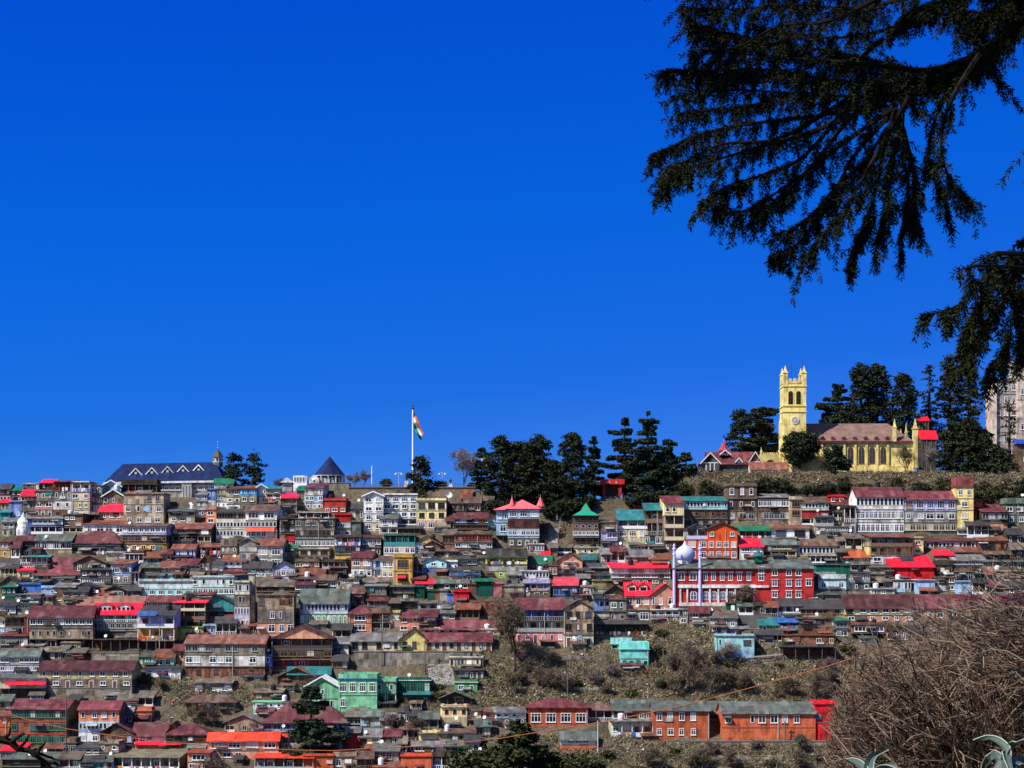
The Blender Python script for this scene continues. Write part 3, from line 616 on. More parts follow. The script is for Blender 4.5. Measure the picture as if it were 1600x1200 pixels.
# ------------------------------------------------------------------ the houses, read off the photograph left to right, top to bottom
CATALOG = """
T 0 680
0 92 430 478 600|g dg|dk|w2,r3|dark timber house with black roof at far left end of the skyline
98 192 458 492 600|g gn|dk|w2,w2|small dark house under a green roof on the far left skyline
0 95 565 602 690|s brt|gb|w3|low grey house with bright red lean-to roof at far left
82 188 582 598 745|f dg|bv|p,w1|plain periwinkle blue box house above the white temple dome
0 90 655 690 775|s te|te|p,w1|teal tin hut at left edge below periwinkle house|cat=hut
205 350 425 440 520|f gy|gy|w3|pale grey rooftop shack on the left skyline|cat=hut
188 315 480 540 740|g brt|gb|r4,w3,w2|narrow brown house with bright red roof above the white temple dome
368 478 395 425 500|s brt|dk|w2|dark attic hut with bright red lid roof on the left skyline|cat=hut
308 472 488 502 745|f gb|gb|w3,w2:pk,w3|grey brown house with a pink painted middle storey
470 642 403 418 745|s mr|gb|b3:br/rd,w3:g2,w2:wh,w2:rb|brown house with dark red balcony rail on its top storey
640 800 410 425 750|f dg|yg|b2:cr,w2:cr,w3,w2:cr|cream yellow four storey house with recessed top balcony
800 912 440 450 705|f bn|gb|w2:gy,w2,w2:wh|narrow grey brown house beside the cream yellow four storey house
905 1078 405 455 565|F wh|lb|p,w2|pale blue gabled house with white roof edge below the blue roofed hall|trim=wh
918 1110 485 545 705|F gn|gb|w3,w3|green roofed gable house with white bargeboards|trim=wh
882 1108 615 675 760|g brt|sl|w2|small brick coloured house with bright red roof left of beige block
1080 1400 395 440 535|f dg|dk|b5|dark open rooftop storey behind the beige block
1105 1462 512 525 805|f mr|be|w4,w4,w3|large weathered beige block of three storeys under the blue roofed hall
742 1125 760 795 900|s rr|wh|w3|long white walled house with thin red roof below beige block
600 1085 848 950 1060|h mr|dk|r7,b5|broad maroon hip roofed house with dark timber gallery
1085 1490 788 812 1045|g bn|g2|r8:li,r7:br,w4:oc|long brown row house with lilac window band under beige block
245 562 722 745 885|s gy|dk|r7:bl,b5|dark house with a bright blue window band right of temple dome
560 742 698 715 880|f dg|br|w3,w2:rb,b3|brown flat topped house right of the blue window band
20 130 738 775 905|s gy|gy|w2,w2|pale grey house half hidden behind the white temple dome
150 330 895 940 1045|g mr|br|r4|low house under sagging maroon roof beside the white temple dome
312 645 880 935 1050|g gg|br|r6:ta|wooden house with long grey roof right of temple dome
0 92 930 955 1095|s mr|oc|w2:ta,w1|ochre house with maroon eave at far left edge
180 425 1075 1090 1225|f dg|ta|b5:ta,r5|tan house with open wooden balcony near left edge
420 765 1088 1165 1235|g mr|br|r6|long low house under a wide maroon roof near left edge
655 950 1075 1140 1235|F gb|br|w3|brown timber gable house beside wide maroon roof|dd=-2
872 1082 930 952 1040|f gy|lb|w2,w2:gb|small light blue house below the broad maroon hip roof
950 1112 1030 1052 1140|s gy|cr|r4|small cream house with dark windows under light blue house
1112 1282 1038 1060 1150|f wh|dk|b4/wh|narrow dark balcony house with white rails and white fascia
1280 1440 1025 1095 1170|s rr|dk|w2|dark hut under a slanting brick red roof|cat=hut
T 260 680
22 250 638 680 830|s gg|cr|r4:c2/dk,w2,w2|cream house with grey roof right of the beige block
250 352 640 665 800|f wh|gy|w2,b1|narrow grey house with white eave and open balcony
352 446 640 668 800|f dg|sa|w1,w1|narrow salmon pink house with a single square window
270 362 500 530 650|s gy|gy|r4,w2|small grey house under the hall's tall window
360 442 475 490 650|f dg|bl|w2,w2:gy|narrow house with deep blue top storey under the hall
428 595 385 425 500|g gn|tw|w3|white house with green roof just below right end of hall
440 538 455 480 650|f gy|gy|w3,w3,w2:wh|narrow grey house with rows of dark windows below dense tree
535 660 455 485 680|s bn|ta|w2:yg,w2:c2,w2:wh|brown house with yellow shuttered top windows below the dense tree
655 806 448 475 680|s rr|sk|w4,w2:ol,w2:ol|bright sky blue house above an olive storey
798 896 440 470 620|F gy|wh|w2,w2|white gabled house right of the bright sky blue house|trim=wh
888 1020 455 478 620|s te|yg|w2,b2:be,w2|olive tan house with teal roof edge and white tank
1030 1168 515 562 740|s brt|gb|p,w2,w2|grey house with slanting bright red roof and dishes on its wall
1163 1242 450 492 650|s gn|gb|w2,w2|thin brown house with dark green roof beside white glazed house
1235 1398 428 470 670|s mr|gw|w4,r4:lb,w3|white house with glazed pale blue balcony below the conical pavilion
1405 1602 560 580 700|f gy|rd|p,w2|long brick red wall house below the conical pavilion
1180 1450 675 690 760|f wh|gb|b4/wh|rooftop storey of white arched openings on grey block
1150 1502 735 745 1015|f gb|g2|w5:gb,r9,r9|broad grey three storey block with two rows of small windows
1180 1455 1005 1020 1130|f gb|be|l3,w4:gb|beige storey house with large brown windows under broad grey block
1010 1145 722 745 1010|f dg|dk|w3,r3,p:rd,w2:rd|dark narrow house with red shuttered lower storeys
445 718 660 688 920|s dg|c2|r11:c2/dk,r9:c2,r9:wh|pale cream house with three long glazed galleries
705 988 618 675 930|g bn|wh|l2/wh,r8:br/wh,r6:wh|white three storey house with blue shaded windows and red awning|D=7
50 400 782 832 970|g rr|dk|r7,b6|dark timber house with rust roof below the cream house
50 258 970 1012 1110|g rr|li|w5|small lilac white house with neat row of tiny windows
308 496 965 1000 1110|s rr|dk|b4,r4|dark balcony house with bright red eave strip
483 632 930 990 1125|f gy|gb|w3,r3|grey scaffold-like house with open roof frame
650 812 918 960 1200|F gy|gy|p,w2,w1|plain grey gable end house joined to white windowed house
805 1038 922 985 1200|g rr|gw|l2/wh,l2:gw/wh|grey white house with big white framed windows under rusty roof
1040 1170 975 1008 1110|s gn|gb|w2|small grey hut with green tin roof below red shutters|cat=hut
T 260 830
0 182 268 320 400|s rr|gb|w4,b3|low house with pale red roof and lilac clothes line
118 300 245 300 405|g mr|gb|w4,w3|grey house with maroon roof and white window row
288 402 222 285 410|F rr|br|w1,w1|small brown house with steep rust red gable
353 512 248 300 410|s dg|gb|p:wh,w3|grey house with a white painted band below dark roof
503 712 203 268 385|s rr|wh|w4,w3:gb|white fronted house under a thin rust roof with chimney
678 935 268 325 415|g dg|gy|w4,r5|grey house with broad black roof left of big tan block
940 1150 272 335 425|F gg|li|r5|lilac white house under a pair of grey gables
1145 1400 388 425 490|s dg|dk|r9|low dark house with a row of white windows
1195 1412 328 378 440|g rr|dk|r5|dark house under a flaking rust roof below beige storey house
1390 1605 250 275 400|f dg|dk|b4,w4|black tarpaulin roofed house under the broad grey block
1460 1610 282 325 420|s bn|dk|r4|dark house with brown tin roof left of orange box house
800 1255 428 490 560|g gb|br|r9:br/bn|brown wooden gallery house with wide flat roof atop tan block|D=8 cat=house
815 1142 560 575 935|f dg|ta|w4:ta/bn,w2:gb,w2:sl|tall tan block with two white windows and a salmon ground floor|D=7.5
608 742 440 462 880|f dg|be|r4:c2,r4:gb,r5:li,w3:gw|tall narrow beige house with lilac window row beside white shaft
736 786 370 380 840|f wh|c2|p,p,p|tall thin whitish stair shaft between beige house and tan block|cat=tower D=2
1150 1330 440 480 600|s mr|br|r4,w3|brown house with maroon roof between tan block and mint building
58 350 612 640 860|s brt|br|b3:br,b3:rb,w3:gb|brown house with bright red side sheet and open veranda
345 602 575 640 790|F dg|dk|p:te,b3|dark gabled house wrapped in teal blue sheeting
325 440 830 850 930|f dg|gy|w2:lb|small pale blue hut left of rubble slope|cat=hut
90 330 850 862 960|f dg|yg|w4:lg|small lime yellow house with white windows
1190 1620 512 640 840|g gg|mg|r13:tw/li,a9:mg/wh|mint green building with pointed arch windows and dark green roof|cat=building D=9 plain
T 260 990
162 882 8 86 395|g ru|gb|r12,r10:gw,d9:rb|long three storey house with patched rusty red roof and brick ground floor|D=8
855 938 180 192 375|f bl|gb|w1:bl,w1|narrow annexe with blue tarp beside patched rusty roof house
935 1480 -75 45 325|F mr|dk|b6/dk,r7,b5:rd/dk|big dark timber house with maroon gable roof and brick coloured gable|gable=sl
1085 1460 295 365 480|s te|dk|p,w2|teal tin roofed shed behind the dark gabled hall|cat=shed
990 1335 305 385 480|F rr|dk|r6/dk|dark gabled hall with rust orange roof left of green building
1240 1535 385 470 690|F wh|mg|w2,w2|mint green gabled wing with white roof edge|trim=wh D=8
+1535 1880 360 405 695|f bl|mg|l4,w3
+1860 2050 400 432 640|f gy|mg|w2,b2:mg
255 585 402 440 520|s gb|gb|w4,w2:wh|low brown cottage with one white plastered end
165 612 540 602 705|h bn|ol|d6|mustard cottage with hipped brown roof on scrub slope
778 1035 488 525 600|s gb|rb|w3|brick upper storey house left of cedar
775 1042 600 612 735|f mg|tw|w4:tw,w2:mg|low mint and white house with dark cellar openings
515 862 725 795 895|F gy|ta|w3|tan cottage with low grey gable roof above orange red house
0 372 800 890 1030|h mr|dk|r5,p|dark house with worn maroon hip roof near bottom left
372 1000 878 955 1130|g orr|sl|l4,w5|salmon orange house under a bright orange red roof|yaw=4
780 1315 1060 1110 1230|s orr|sa|b6:dk|orange verandah house with orange red tin roof along bottom edge
188 388 1032 1065 1230|s or_|sl|l1,w1|small square orange house with one dark opening at bottom|cat=hut
965 1160 890 925 1015|s orr|gy|b3/wh|small white railed house with orange awning beside the cedar
1220 1492 1070 1090 1230|f orr|orr|p|flat orange red sheeted block at the bottom edge|cat=tarp
865 1610 600 780 890|h mr|gb|r9/bl|big maroon hip roofed house half hidden by the cedar|D=10
T 0 830
0 205 240 285 345|g dg|dk|r5|low dark house at left edge under black roof
0 160 300 330 410|g dg|dk|b4|dark low shed house at left edge with blue tank
162 302 325 350 450|s brt|ye|w2|little yellow house with red lid roof near left edge
300 560 340 388 460|g mr|dk|w4|dark cluttered house with maroon roof beside little yellow house
420 722 318 382 455|g m2|rb|r6/wh|brick house under long patched maroon roof
715 992 308 345 485|s dg|gy|w4:dg,r13/wh|long grey house with white baluster gallery under black roof
990 1172 253 292 490|s rr|lb|l2:lb,w2:ta|tall light blue house with tan lower storey
1225 1432 280 325 425|s gg|gb|r6,w2:aq|grey house with a small turquoise room right of tall light blue house
1430 1612 265 320 415|g rr|ta|w3,w3|tan house under a faded red roof above turquoise white block
1238 1600 378 395 430|f gy|tw|w8:aq|flat terrace storey with turquoise and pale blue sheds
1240 1720 425 452 580|f bn|tw|p:tw,l6:tq|long white and turquoise painted block|D=8
+1720 2090 395 415 585|f gy|tw|w6:tw,r8:tq
0 165 405 470 560|F dg|st|w2|dark brown gable at left edge behind green tin house
20 140 475 500 650|s gn|dgn|w3/wh,p:dgn|dark green tin clad house at left edge
150 365 460 475 550|f bl|bl|p|low house clad in bright blue tin sheet|cat=shed par=bl
138 370 550 565 655|s gy|gy|w2:gy,w3:te|grey house below bright blue tin sheet house
365 492 485 510 630|f bl|lb|w2,w2:bl|small light blue tin house with dark blue patches
140 332 640 655 750|s dg|gb|r7/wh,p|grey balcony house with white window row left of maroon roof
478 668 460 500 640|s gy|ta|w2:gb,w2:oc|tan hut with grey tin roof right of blue tin houses
560 785 478 535 655|g dg|ta|w3,r4|tan house under black gable roof
660 860 458 500 600|F dg|gy|r4/wh|white balustered house under small black gable
775 960 508 562 610|g rr|dk|r5|dark house under rusty red roof amid black gables
940 1112 488 525 600|F dg|dk|r3|dark house with low black gable facing front
1105 1258 478 525 600|g dg|dk|w3|dark house with black roof left of the turquoise block
690 1282 578 655 690|g ru|dk|r11|very long house under brown rusted roof below turquoise block
1300 1610 575 625 700|g mr|dk|r6|dark house with long maroon roof below turquoise block
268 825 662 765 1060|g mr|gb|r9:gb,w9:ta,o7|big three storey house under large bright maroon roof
822 1240 638 738 965|g brt|gb|b4:tq,r8:gy,p:dg|house with bright red roof and two white dormers
+822 1240 965 970 1090|f dg|st|o5
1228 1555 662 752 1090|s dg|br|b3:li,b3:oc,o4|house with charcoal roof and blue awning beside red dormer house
0 45 790 800 920|f gy|lb|b1,w1|pale blue balcony house at left edge
45 222 752 770 925|f dg|gb|b3,r3:gy|brown balcony house left of the big maroon roof
215 268 755 765 945|f rr|rb|p,p:rd|thin red brick wall strip beside the big maroon roof house|cat=tower
0 255 900 935 1050|s mr|dk|r5|dark low house under deep red roof at left edge
320 500 960 975 1060|f dg|dk|b4|dark under-storey house with posts left of shrubs
545 720 985 1000 1075|f gb|ta|w2|tan basement house below big maroon roof house
T 0 990
0 345 130 205 355|g gg|gw|r8:gw,r7:li|pale house with grey green roof and glazed gallery at left edge|D=7
0 405 362 400 580|s gg|cr|w5:cr,b5:dk/dk|cream house with red awning over an open clothes balcony
340 1185 238 328 565|g dm|be|w8:yg,d8:gb,p:st|long low house with dark brown red roof and cream patch walls|D=8
1248 1378 165 205 300|s gg|gn|w4|small bottle green hut with three windows|cat=hut
1372 1552 140 215 305|s rr|tq|w2|small turquoise hut with rust red tin roof|cat=hut
1300 1610 290 312 410|s dg|wh|w4|low whitewashed house under black eave
95 602 585 672 1010|g m2|rd|r9:rb/gn,r9:rb/gn,r9:rb/gn|long three storey house with green glazed galleries and red tin roof|D=9 side=ol ledge=rd
705 1062 597 678 990|g m2|gw|w3:sa,r10:lb,w3:wh|blue and white house with brick top storey and patched red roof|D=8 side=gb
890 1190 800 885 1010|F mr|br|r6:br/bn|brown timber gable wing with barred windows|D=10
+1185 1480 790 905 1005|g mr|br|r5:or
+1470 1620 800 905 1000|F mr|rb|w2
1225 1352 655 690 790|f sa|sa|p|plain salmon coloured terrace wall block on slope|cat=wall par=sa
1000 1605 1005 1105 1230|s ol|g2|b7:g2/wh|low shed with broad olive grey roof at bottom left|D=11
680 885 975 1020 1130|s dg|cr|w3,p|small cream house with dark roof at bottom left
880 1060 960 985 1130|f gb|ta|w2,w3|tan hut with brown top between cream house and olive roof|cat=hut
0 88 690 740 920|s rr|or|w1:orr,p|orange red hut at left edge near the bottom|cat=hut
0 205 975 1045 1150|s brt|gb|r4|low house with bright crimson roof in bottom left corner
20 360 1050 1110 1260|h gg|dk|r6,p|house with slate grey hip roof in bottom left corner
1215 1610 925 985 1030|s brt|or|p|low orange shed with crimson tin roof beside timber gable wing|cat=shed
T 520 800
18 160 10 25 220|f rd|cr|p:rd,r3:lgn,w2:cr|narrow house with red top and light green balcony
160 252 72 90 215|f gg|gg_|p,p|plain dark grey tin hut left of white four storey house|cat=hut
18 246 203 225 450|g dm|br|b4:gb/wh,r5:gb,p:oc|brown house with dishes on balcony and ochre band
245 430 203 230 400|g dm|gb|r5,w4|grey brown two storey house under dark red eave
455 735 195 208 395|f gy|wh|b5:dgn/te,r6|white house with dark green balcony sheet
632 728 275 283 375|f wh|wh|l1/wh|small white cube room with one large window
735 965 203 265 320|F ol|yg|w2|olive gable house below the peach ground floor block
735 822 270 280 380|f gy|bl|w2:lb,w2:gw|narrow house with bright blue upper room
812 972 255 295 410|F sa_|br|w2|small brown gable house with salmon roof edge
925 1112 298 338 410|h bn|br|w3|low brown house with hipped brown roof beside brown gable
1090 1425 185 203 400|f dg|rb|r11:rb/rd,r6:br,w5:br|house with long row of dark red shutters
1258 1425 260 272 400|f dg|oc|l2:oc,w3:br|ochre balcony house left of the lime striped house
165 350 352 405 600|g mr|wh|l2:sl,w3:wh|house with peach upper storey and maroon roof left of row
310 432 392 425 600|s bn|wh|l2/bl,b2:wh|white house with blue windows in the row beside orange box
428 545 390 425 605|s bn|wh|w2,w2:cr|white and cream house directly left of orange box house
540 710 372 402 650|f oc|oc|l1/bn,l1/bn|ochre orange box house of two storeys with side balcony|D=9 par=oc
800 1015 400 440 560|F gb|aq|w2:aq,p:bl|aqua gable house right of orange box house
1012 1115 428 450 520|f dg|wh|w2|small white room beside the aqua gable house|cat=hut
1042 1320 478 512 620|h dg|gy|w3:lb,w4:gy|pale grey blue house under black hip roof
700 822 552 598 660|s mr|rb|w2|low hut with maroon roof beside orange box house|cat=hut
740 902 600 640 700|s brt|gb|w2|low hut with pink red slanted roof|cat=hut
502 725 650 668 780|s gg|gb|r6,p|grey tin house with barred windows left of green shed
1365 1735 325 405 590|f gg|lg|b3:lg/yw,p:gy,w3:lg|lime green striped house with grey fascia|D=7 par=dg
30 88 590 600 690|f dg|bl|w1:gy|tiny blue grey tin hut beside crates|cat=hut
88 240 592 602 695|f gb|ta|w2,w2:oc|tan boarded hut above the green roof of mint building|cat=hut
285 480 640 662 820|s gy|gb|w2,w3:rb|grey tin house left of small white domed shrine
240 490 575 612 665|h gb|dk|w4|low dark house with grey hip roof below white row
140 345 825 902 1075|h mr|sa|l1:sa,l1:sa|salmon house with yellow pilasters and maroon hip roof|D=9 cat=house
+345 512 860 905 1065|f mr|br|b2,b2
+510 602 880 905 1050|f mr|ye|l1,p:st
+600 770 865 935 1075|h mr|sa|w2,w1
+770 930 870 935 1075|s mr|br|r4,p
825 1510 965 1035 1075|g m2|dk|w9|long dark house with maroon roof behind the yellow school
1320 1490 1040 1055 1110|f gb|cr|w2|small cream house at right end of long maroon roof
720 818 655 668 770|f dgn|dgn|p|dark green tin shed beside grey barred tin house|cat=shed
845 908 690 702 790|f dgn|dgn|p|small green tin shed left of brown tin shed|cat=shed
905 957 695 705 790|f rr|rb|p|small brown tin shed between green and grey sheds|cat=shed
955 1027 690 702 800|f gy|gy|p|plain grey tin shed in the row of sheds|cat=shed
1025 1082 722 732 805|f bl|bl|p|small bright blue tin shed left of the bright red one|cat=shed
1083 1215 690 712 812|f brt|brt|p|bright red tin shed in row of coloured sheds|cat=shed
1213 1278 635 645 750|f rr|rb|p|brick brown tin shed behind bright red shed|cat=shed
1278 1425 592 620 755|s gn|dgn|p|large green corrugated shed with slanted roof|cat=shed
1422 1512 625 640 757|f pk|pk|p|crimson pink tin shed beside the large green shed|cat=shed
915 1215 600 632 700|g gg|dgn|w4|long low green shed house above coloured sheds
1510 1640 600 640 700|s gg|gb|w2|small grey roofed hut right of crimson pink shed|cat=hut
765 935 805 815 890|f gy|gw|b2/gy|stained white shed wall with dark openings|cat=shed
935 1125 805 815 890|f gy|wh|p|plain white rendered wall under the coloured sheds|cat=wall D=1
T 520 990
165 605 -10 65 165|g gy|cr|w6/dk|yellow cream school building with front gable and maroon roof|D=9 cat=school
+600 835 -45 48 165|F mr|ch|w1/dk
+830 1420 -10 65 160|g m2|c2|d9/dk
1040 1342 202 218 310|f gy|c2|w9/dk|low cream block with a row of tiny dark vents
1085 1350 308 328 425|s dg|gb|w6|grey shed with black eave below the vented cream block|cat=shed
1085 1290 418 436 530|f wh|gn|w2|small leaf green cottage on the slope
950 1240 518 578 660|F gg|dk|b4/dk|dark open shelter with green grey gable roof|cat=shed
640 865 515 545 650|s te|dgn|b3/dk|teal roofed lean-to at right of mint green building|cat=shed
570 870 400 420 560|f wh|dgn|r5:dgn/gn|dark green shaded annexe of mint green building
975 1198 648 662 830|f gb|ch|w3:chw/rd,p:yg|pale yellow house with red shutters
1190 1322 660 690 800|s bn|ye|w2,w3:wh|yellow house in the row right of red shutter house
1318 1455 658 700 800|s bn|or|w2:orr,w2:wh|orange house in the middle of the terrace row
1450 1725 655 705 815|s gy|wh|w4,w4:gb|white house at right end of terrace row
768 960 862 890 970|f gy|ch|w2|small yellow cottage below red shutter house
945 1272 848 890 985|s bn|ta|w4|tan house under brown tin roof with orange end
660 995 955 1000 1070|g gy|orr|r5/wh|low orange house with slate roof near bottom centre
82 240 830 880 1030|g gy|rd|p|crimson and cream cottage with grey tin roof
+235 430 845 915 1030|g gy|chw|w1/dk
610 880 1080 1095 1230|f orr|orr|p|large orange red sheeted roof box at bottom edge centre|cat=tarp par=orr
365 640 1150 1190 1240|s rr|gb|r5|low house with rust striped roof at bottom centre
T 780 800
175 322 390 460 540|g dg|ta|r3|tan house under dark roof right of lime striped house
310 470 385 452 540|g gn|gw|r6/wh|white latticed house with green roof
178 445 520 534 605|f gb|wh|r9/wh|white balustered terrace house below green roof
250 402 280 293 370|f gb|gw|r6/wh|small white baluster house under the pink roofed hotel
378 448 345 382 430|s brt|gb|w1|tiny hut with bright red cap roof beside stone steps|cat=hut
522 742 362 432 575|F bn|br|r5:sl/wh,r4|brown gable house with white glazed front
740 868 385 425 480|s te|gy|w3|grey house with teal roof right of brown gable house
685 905 455 512 580|g dg|dk|r4|dark shed house with black roof below grey teal house
820 1012 475 500 590|s gy|pr|r7/dk|dark red boarded house left of red strip roof
1000 1535 453 500 650|s brt|gb|p:gw,r9:gb,w6:br|long house with bright crimson strip roof left of mosque
690 912 310 322 385|f gb|chw|w4|small cream house under the green pagoda roof house
1130 1372 335 392 460|g gy|gb|w4|house with plain grey roof above the crimson strip roof
1340 1535 373 420 480|s rr|gb|w4|house under rusty roof beside left minaret
1168 1302 265 300 345|s rr|rd|r4|little red glazed hut under cream flats|cat=hut
480 697 582 655 780|s pk|dg|r4:dg/bl|dark house with slanting pinkish red roof
690 842 650 672 770|f gb|ta|r5/wh|tan house with white window row beside pinkish red roof
838 1010 600 615 760|f ol|ol|p,p|plain olive plastered retaining house front|plain
40 222 640 662 770|f gy|g2|p|plain pale grey walled house below lime striped house
222 455 600 640 770|f gb|gb|b4:li/gy,w3|house with cluttered lilac white balcony
845 988 765 775 880|f dg|bl|b3:lb/bl|blue painted balcony house right of big tan gable house
848 985 880 890 985|f dg|c2|p,w2:gb|plain beige storey house under the blue balcony house
985 1135 765 785 985|f dg|gb|w2,w2|grey brown two window house left of salmon house
935 1135 652 725 800|F dm|dk|r3|dark low gabled house behind salmon house
1128 1355 628 740 865|g brt|sl|w3:sl/wh|salmon orange house with crimson roof and arched dormers|D=8
+1345 1620 640 745 865|F brt|sl|w4:sl/wh
1122 1352 865 880 985|f dg|ta|l2:ta|tan basement storey below the salmon orange house
1352 1615 868 880 990|f dg|gb|b4:wh,w3|cluttered house with white clothes under salmon orange house
850 1320 965 1000 1110|s dg|dk|b5:dk/dk|dark market shelter with green and blue tarpaulins|cat=shed
140 582 765 866 1175|g mr|gb|b3:bl/gy,b4:c2/gy,d6:pk|large three storey house with red black roof and tan gable|D=9
+575 842 785 862 1205|F bn|ta|w2:ta/dk,w1:ta/dk,d3:c2
T 1040 800
375 642 95 152 430|F dg|og|w2:og,l4:og,l4:og|bright orange red house with white windows above mosque|D=8
+190 378 105 152 430|F dg|og|b2:gy/li,l2:og,l2:og
655 948 128 166 245|s gn|gb|b5/gy|grey verandah house with green roof right of orange red house
945 1282 115 146 245|s rr|wh|l2/dk|white house with two large dark windows and red roof
665 872 238 308 430|s brt|gw|l2,p:wh|house with crimson tin roof and white windows
868 1165 232 292 405|s gg|gb|r7:br,b4|brown house with long grey green roof
1160 1530 243 302 400|s bn|g2|r11:g2/wh|grey house with brown roof and white slatted gallery
1290 1530 380 395 470|f dg|gw|b5:gw/wh|low white railed terrace house above green shed
1340 1605 455 470 590|f gy|dgn|p|large green corrugated tin hall right of mosque|cat=shed D=6
1365 1610 555 600 710|f rr|tw|w3:tw|pale mint house with stepped roof below green tin hall
1195 1605 690 735 800|s gg|st|p|long grey roof over stone retaining wall house
1000 1212 768 832 925|g dg|c2|b3:gw/wh|pale plaster house under dark slate roof
1205 1605 780 855 935|g dg|ta|r8:ta/bn|tan wooden house under a long dark slate roof
835 1015 945 1008 1085|s te|gn|w2|green hut under teal tin roof on slope edge|cat=hut
1010 1195 940 985 1090|s bl|br|b2:g2,p|brown house with pale blue tin roof
1190 1500 940 955 1095|f dg|br|r8:br/dk,p:rb|tall brown house standing on brick posts
+1040 1520 1090 1102 1200|f gb|rb|w5:rb
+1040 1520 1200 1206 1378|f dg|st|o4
1495 1650 948 970 1120|s gn|g2|l1,l1:g2|pale house with green eave beside tall house on posts
215 385 838 900 1020|g mr|g2|w1,p:st|stone walled hut under maroon roof below mosque|cat=hut
340 490 868 905 960|g mr|br|w2|brown hut with maroon roof right of stone walled hut|cat=hut
395 640 880 945 1050|s gb|gb|w2:gy|grey hut with brown tin roof above the bare slope|cat=hut
545 690 805 818 900|f dgn|dgn|p|dark green tin shelter under the dark bare tree|cat=shed
120 200 858 872 1010|f gy|gy|w2,w1|narrow grey house right of white clothes balcony
0 122 858 872 970|f dg|gb|b2:wh|small balcony house hung with white washing
470 860 1000 1040 1070|s gy|dk|b5|open shelter with grey roof and coloured clothes|cat=shed
450 790 1095 1108 1345|f gy|lb|w5:aq,p:lb|light blue painted house on open slope|foot=2
620 880 920 990 1010|g dg|dk|p|dark low roof shed under bare tree|cat=shed
T 780 990
1000 1185 40 95 150|f aq|tq|b3:aq/aq|turquoise terrace house with white columns on open slope|foot=1
+1085 1338 75 142 305|f aq|tq|p,d4:tq/gn
262 795 575 652 830|h m2|orr|l4:orr/wh|orange red house with patched pink and maroon hip roof|D=9
+790 1012 600 672 790|h bn|dk|b3:dk/wh
1010 1375 588 682 790|g gg|rb|w5:rb/wh|brick red house with slate grey roof next to long orange row|D=8
1000 1375 765 785 925|s gy|gb|b4:c2/wh|low open lean-to house with clothes under brick red house
545 870 870 945 1045|g gg|or|r5:gw,p|small house with slate roof behind the dark tree crowns
T 1040 990
-110 395 598 685 945|g gg|or|w5,w5|orange two storey house with grey green roof in long row|D=8
+395 505 600 705 760|g gg|pr|p
+505 1338 605 708 965|g gg|or|w6:orr,p:or|D=8
1335 1520 615 630 955|f brt|brt|p,p|plain bright red painted house at right end of long orange row|par=brt
T 520 620
275 452 848 885 1200|F gy|wh|w2,w2,w2,w2:c2|white gabled wing of big white house below flagpole|trim=wh D=9 plain
+445 757 862 880 1160|f dm|wh|l4,w4:gw,w3:wh,b4:gw/wh
415 578 1038 1085 1240|g gg|gw|w2:gw,b2:gw/wh|grey roofed annexe house in front of big white house
750 1012 905 930 1190|f bn|chw|l3/dk,w3/dk,l3:sl|cream block with brown roof and peach ground floor|D=10 side=g2 plain ov=.6
1085 1390 1030 1080 1200|g mr|dk|r6,r6|dark house under maroon roof left of the pink roofed hotel
1145 1235 830 905 1000|s rr|rd|p|small red hut below the bare tree on the ridge|cat=hut
1365 1462 1048 1070 1170|s mr|lb|w2,w1|narrow white blue house beside pink roofed hotel
1065 1170 940 955 1080|f bn|gb|w2,w2|plain grey house right of the cream block
T 780 640
905 1060 980 1005 1255|f gb|gy|p:gb,r3:li,w2|narrow grey house with lilac curtains right of pagoda roof
1060 1325 895 985 1230|s te|cr|b3:gy,l3:chw,p|cream flats with teal roof and satellite dishes
1300 1485 835 900 1230|s te|dk|b3,b3/gy,r4:dg|dark three storey house with open galleries behind teal sheet
1200 1305 838 860 920|s rr|rd|p|little dark red shed above the cream flats|cat=shed
T 1040 640
-10 165 770 835 1280|s m2|gb|w3:chw,b2,b2:gb,b2:gb|tall grey house with cream top storey and tin roof left of turquoise gallery
155 552 775 815 1050|s te|g2|r13:aq/wh,w4:br,w3:g2|turquoise gallery house over brown stone storeys
550 815 655 685 1010|f bn|br|w3:br,w3:br,w3:ta|tall square brown brick block right of turquoise gallery|D=7 par=br
825 1115 748 785 1010|s gy|pr|r7:pr/wh,r6:gb|maroon fronted house with white windows below red roofed cottage
1110 1218 775 805 1040|f gy|be|l1/bn,l1/bn,p|narrow beige house with brown shutters
1215 1455 778 830 1040|s bn|gb|r8:c2/wh,p:rd,b3:gy|house with red panel balcony under brown roof
1450 1600 758 775 840|f brt|rd|w2|small bright red framed attic room on the right|cat=hut
1450 1620 835 855 960|s bn|gb|w4,r4|grey brown house under the red framed attic room
1335 1500 928 962 1120|s dg|gy|b3:gy/gy,p|grey balcony house with black roof above white balusters
1495 1625 905 920 1060|f dg|gb|b3,w3|dark balcony house left of big white house
1380 1625 1040 1052 1150|f dg|gb|r11/wh,p|house with a row of white balusters left of big white house
T 1320 640
100 528 690 775 1125|g mr|wh|r12:wh,r11:gw,r10:wh|big white three storey house with maroon roof|D=8 plain
525 1002 725 800 1110|g m2|li|l5:li,w5:gy,r9:dg|lilac and blue top storey house with purple maroon roof
992 1148 602 690 1105|f mr|ch|w2,w1,w1,w1|slim yellow tower house with maroon top|D=5 par=m_ plain
1145 1228 800 825 1005|f gg|orr|p,p|thin orange panelled house beside the yellow tower house
1228 1452 843 912 1110|s mr|dk|r8,p:sl|dark glazed house with brown red roof right of orange panels
1435 1620 788 842 1030|f gn|gg_|w2,w2|grey green house with dark green roof at right edge
-5 102 780 850 920|s mr|gb|r4|low brown house with red roof left edge of big white house
-5 102 855 875 1140|f dg|dk|b2,w2:gy|dark narrow house in shadow beside big white house
T 1320 800
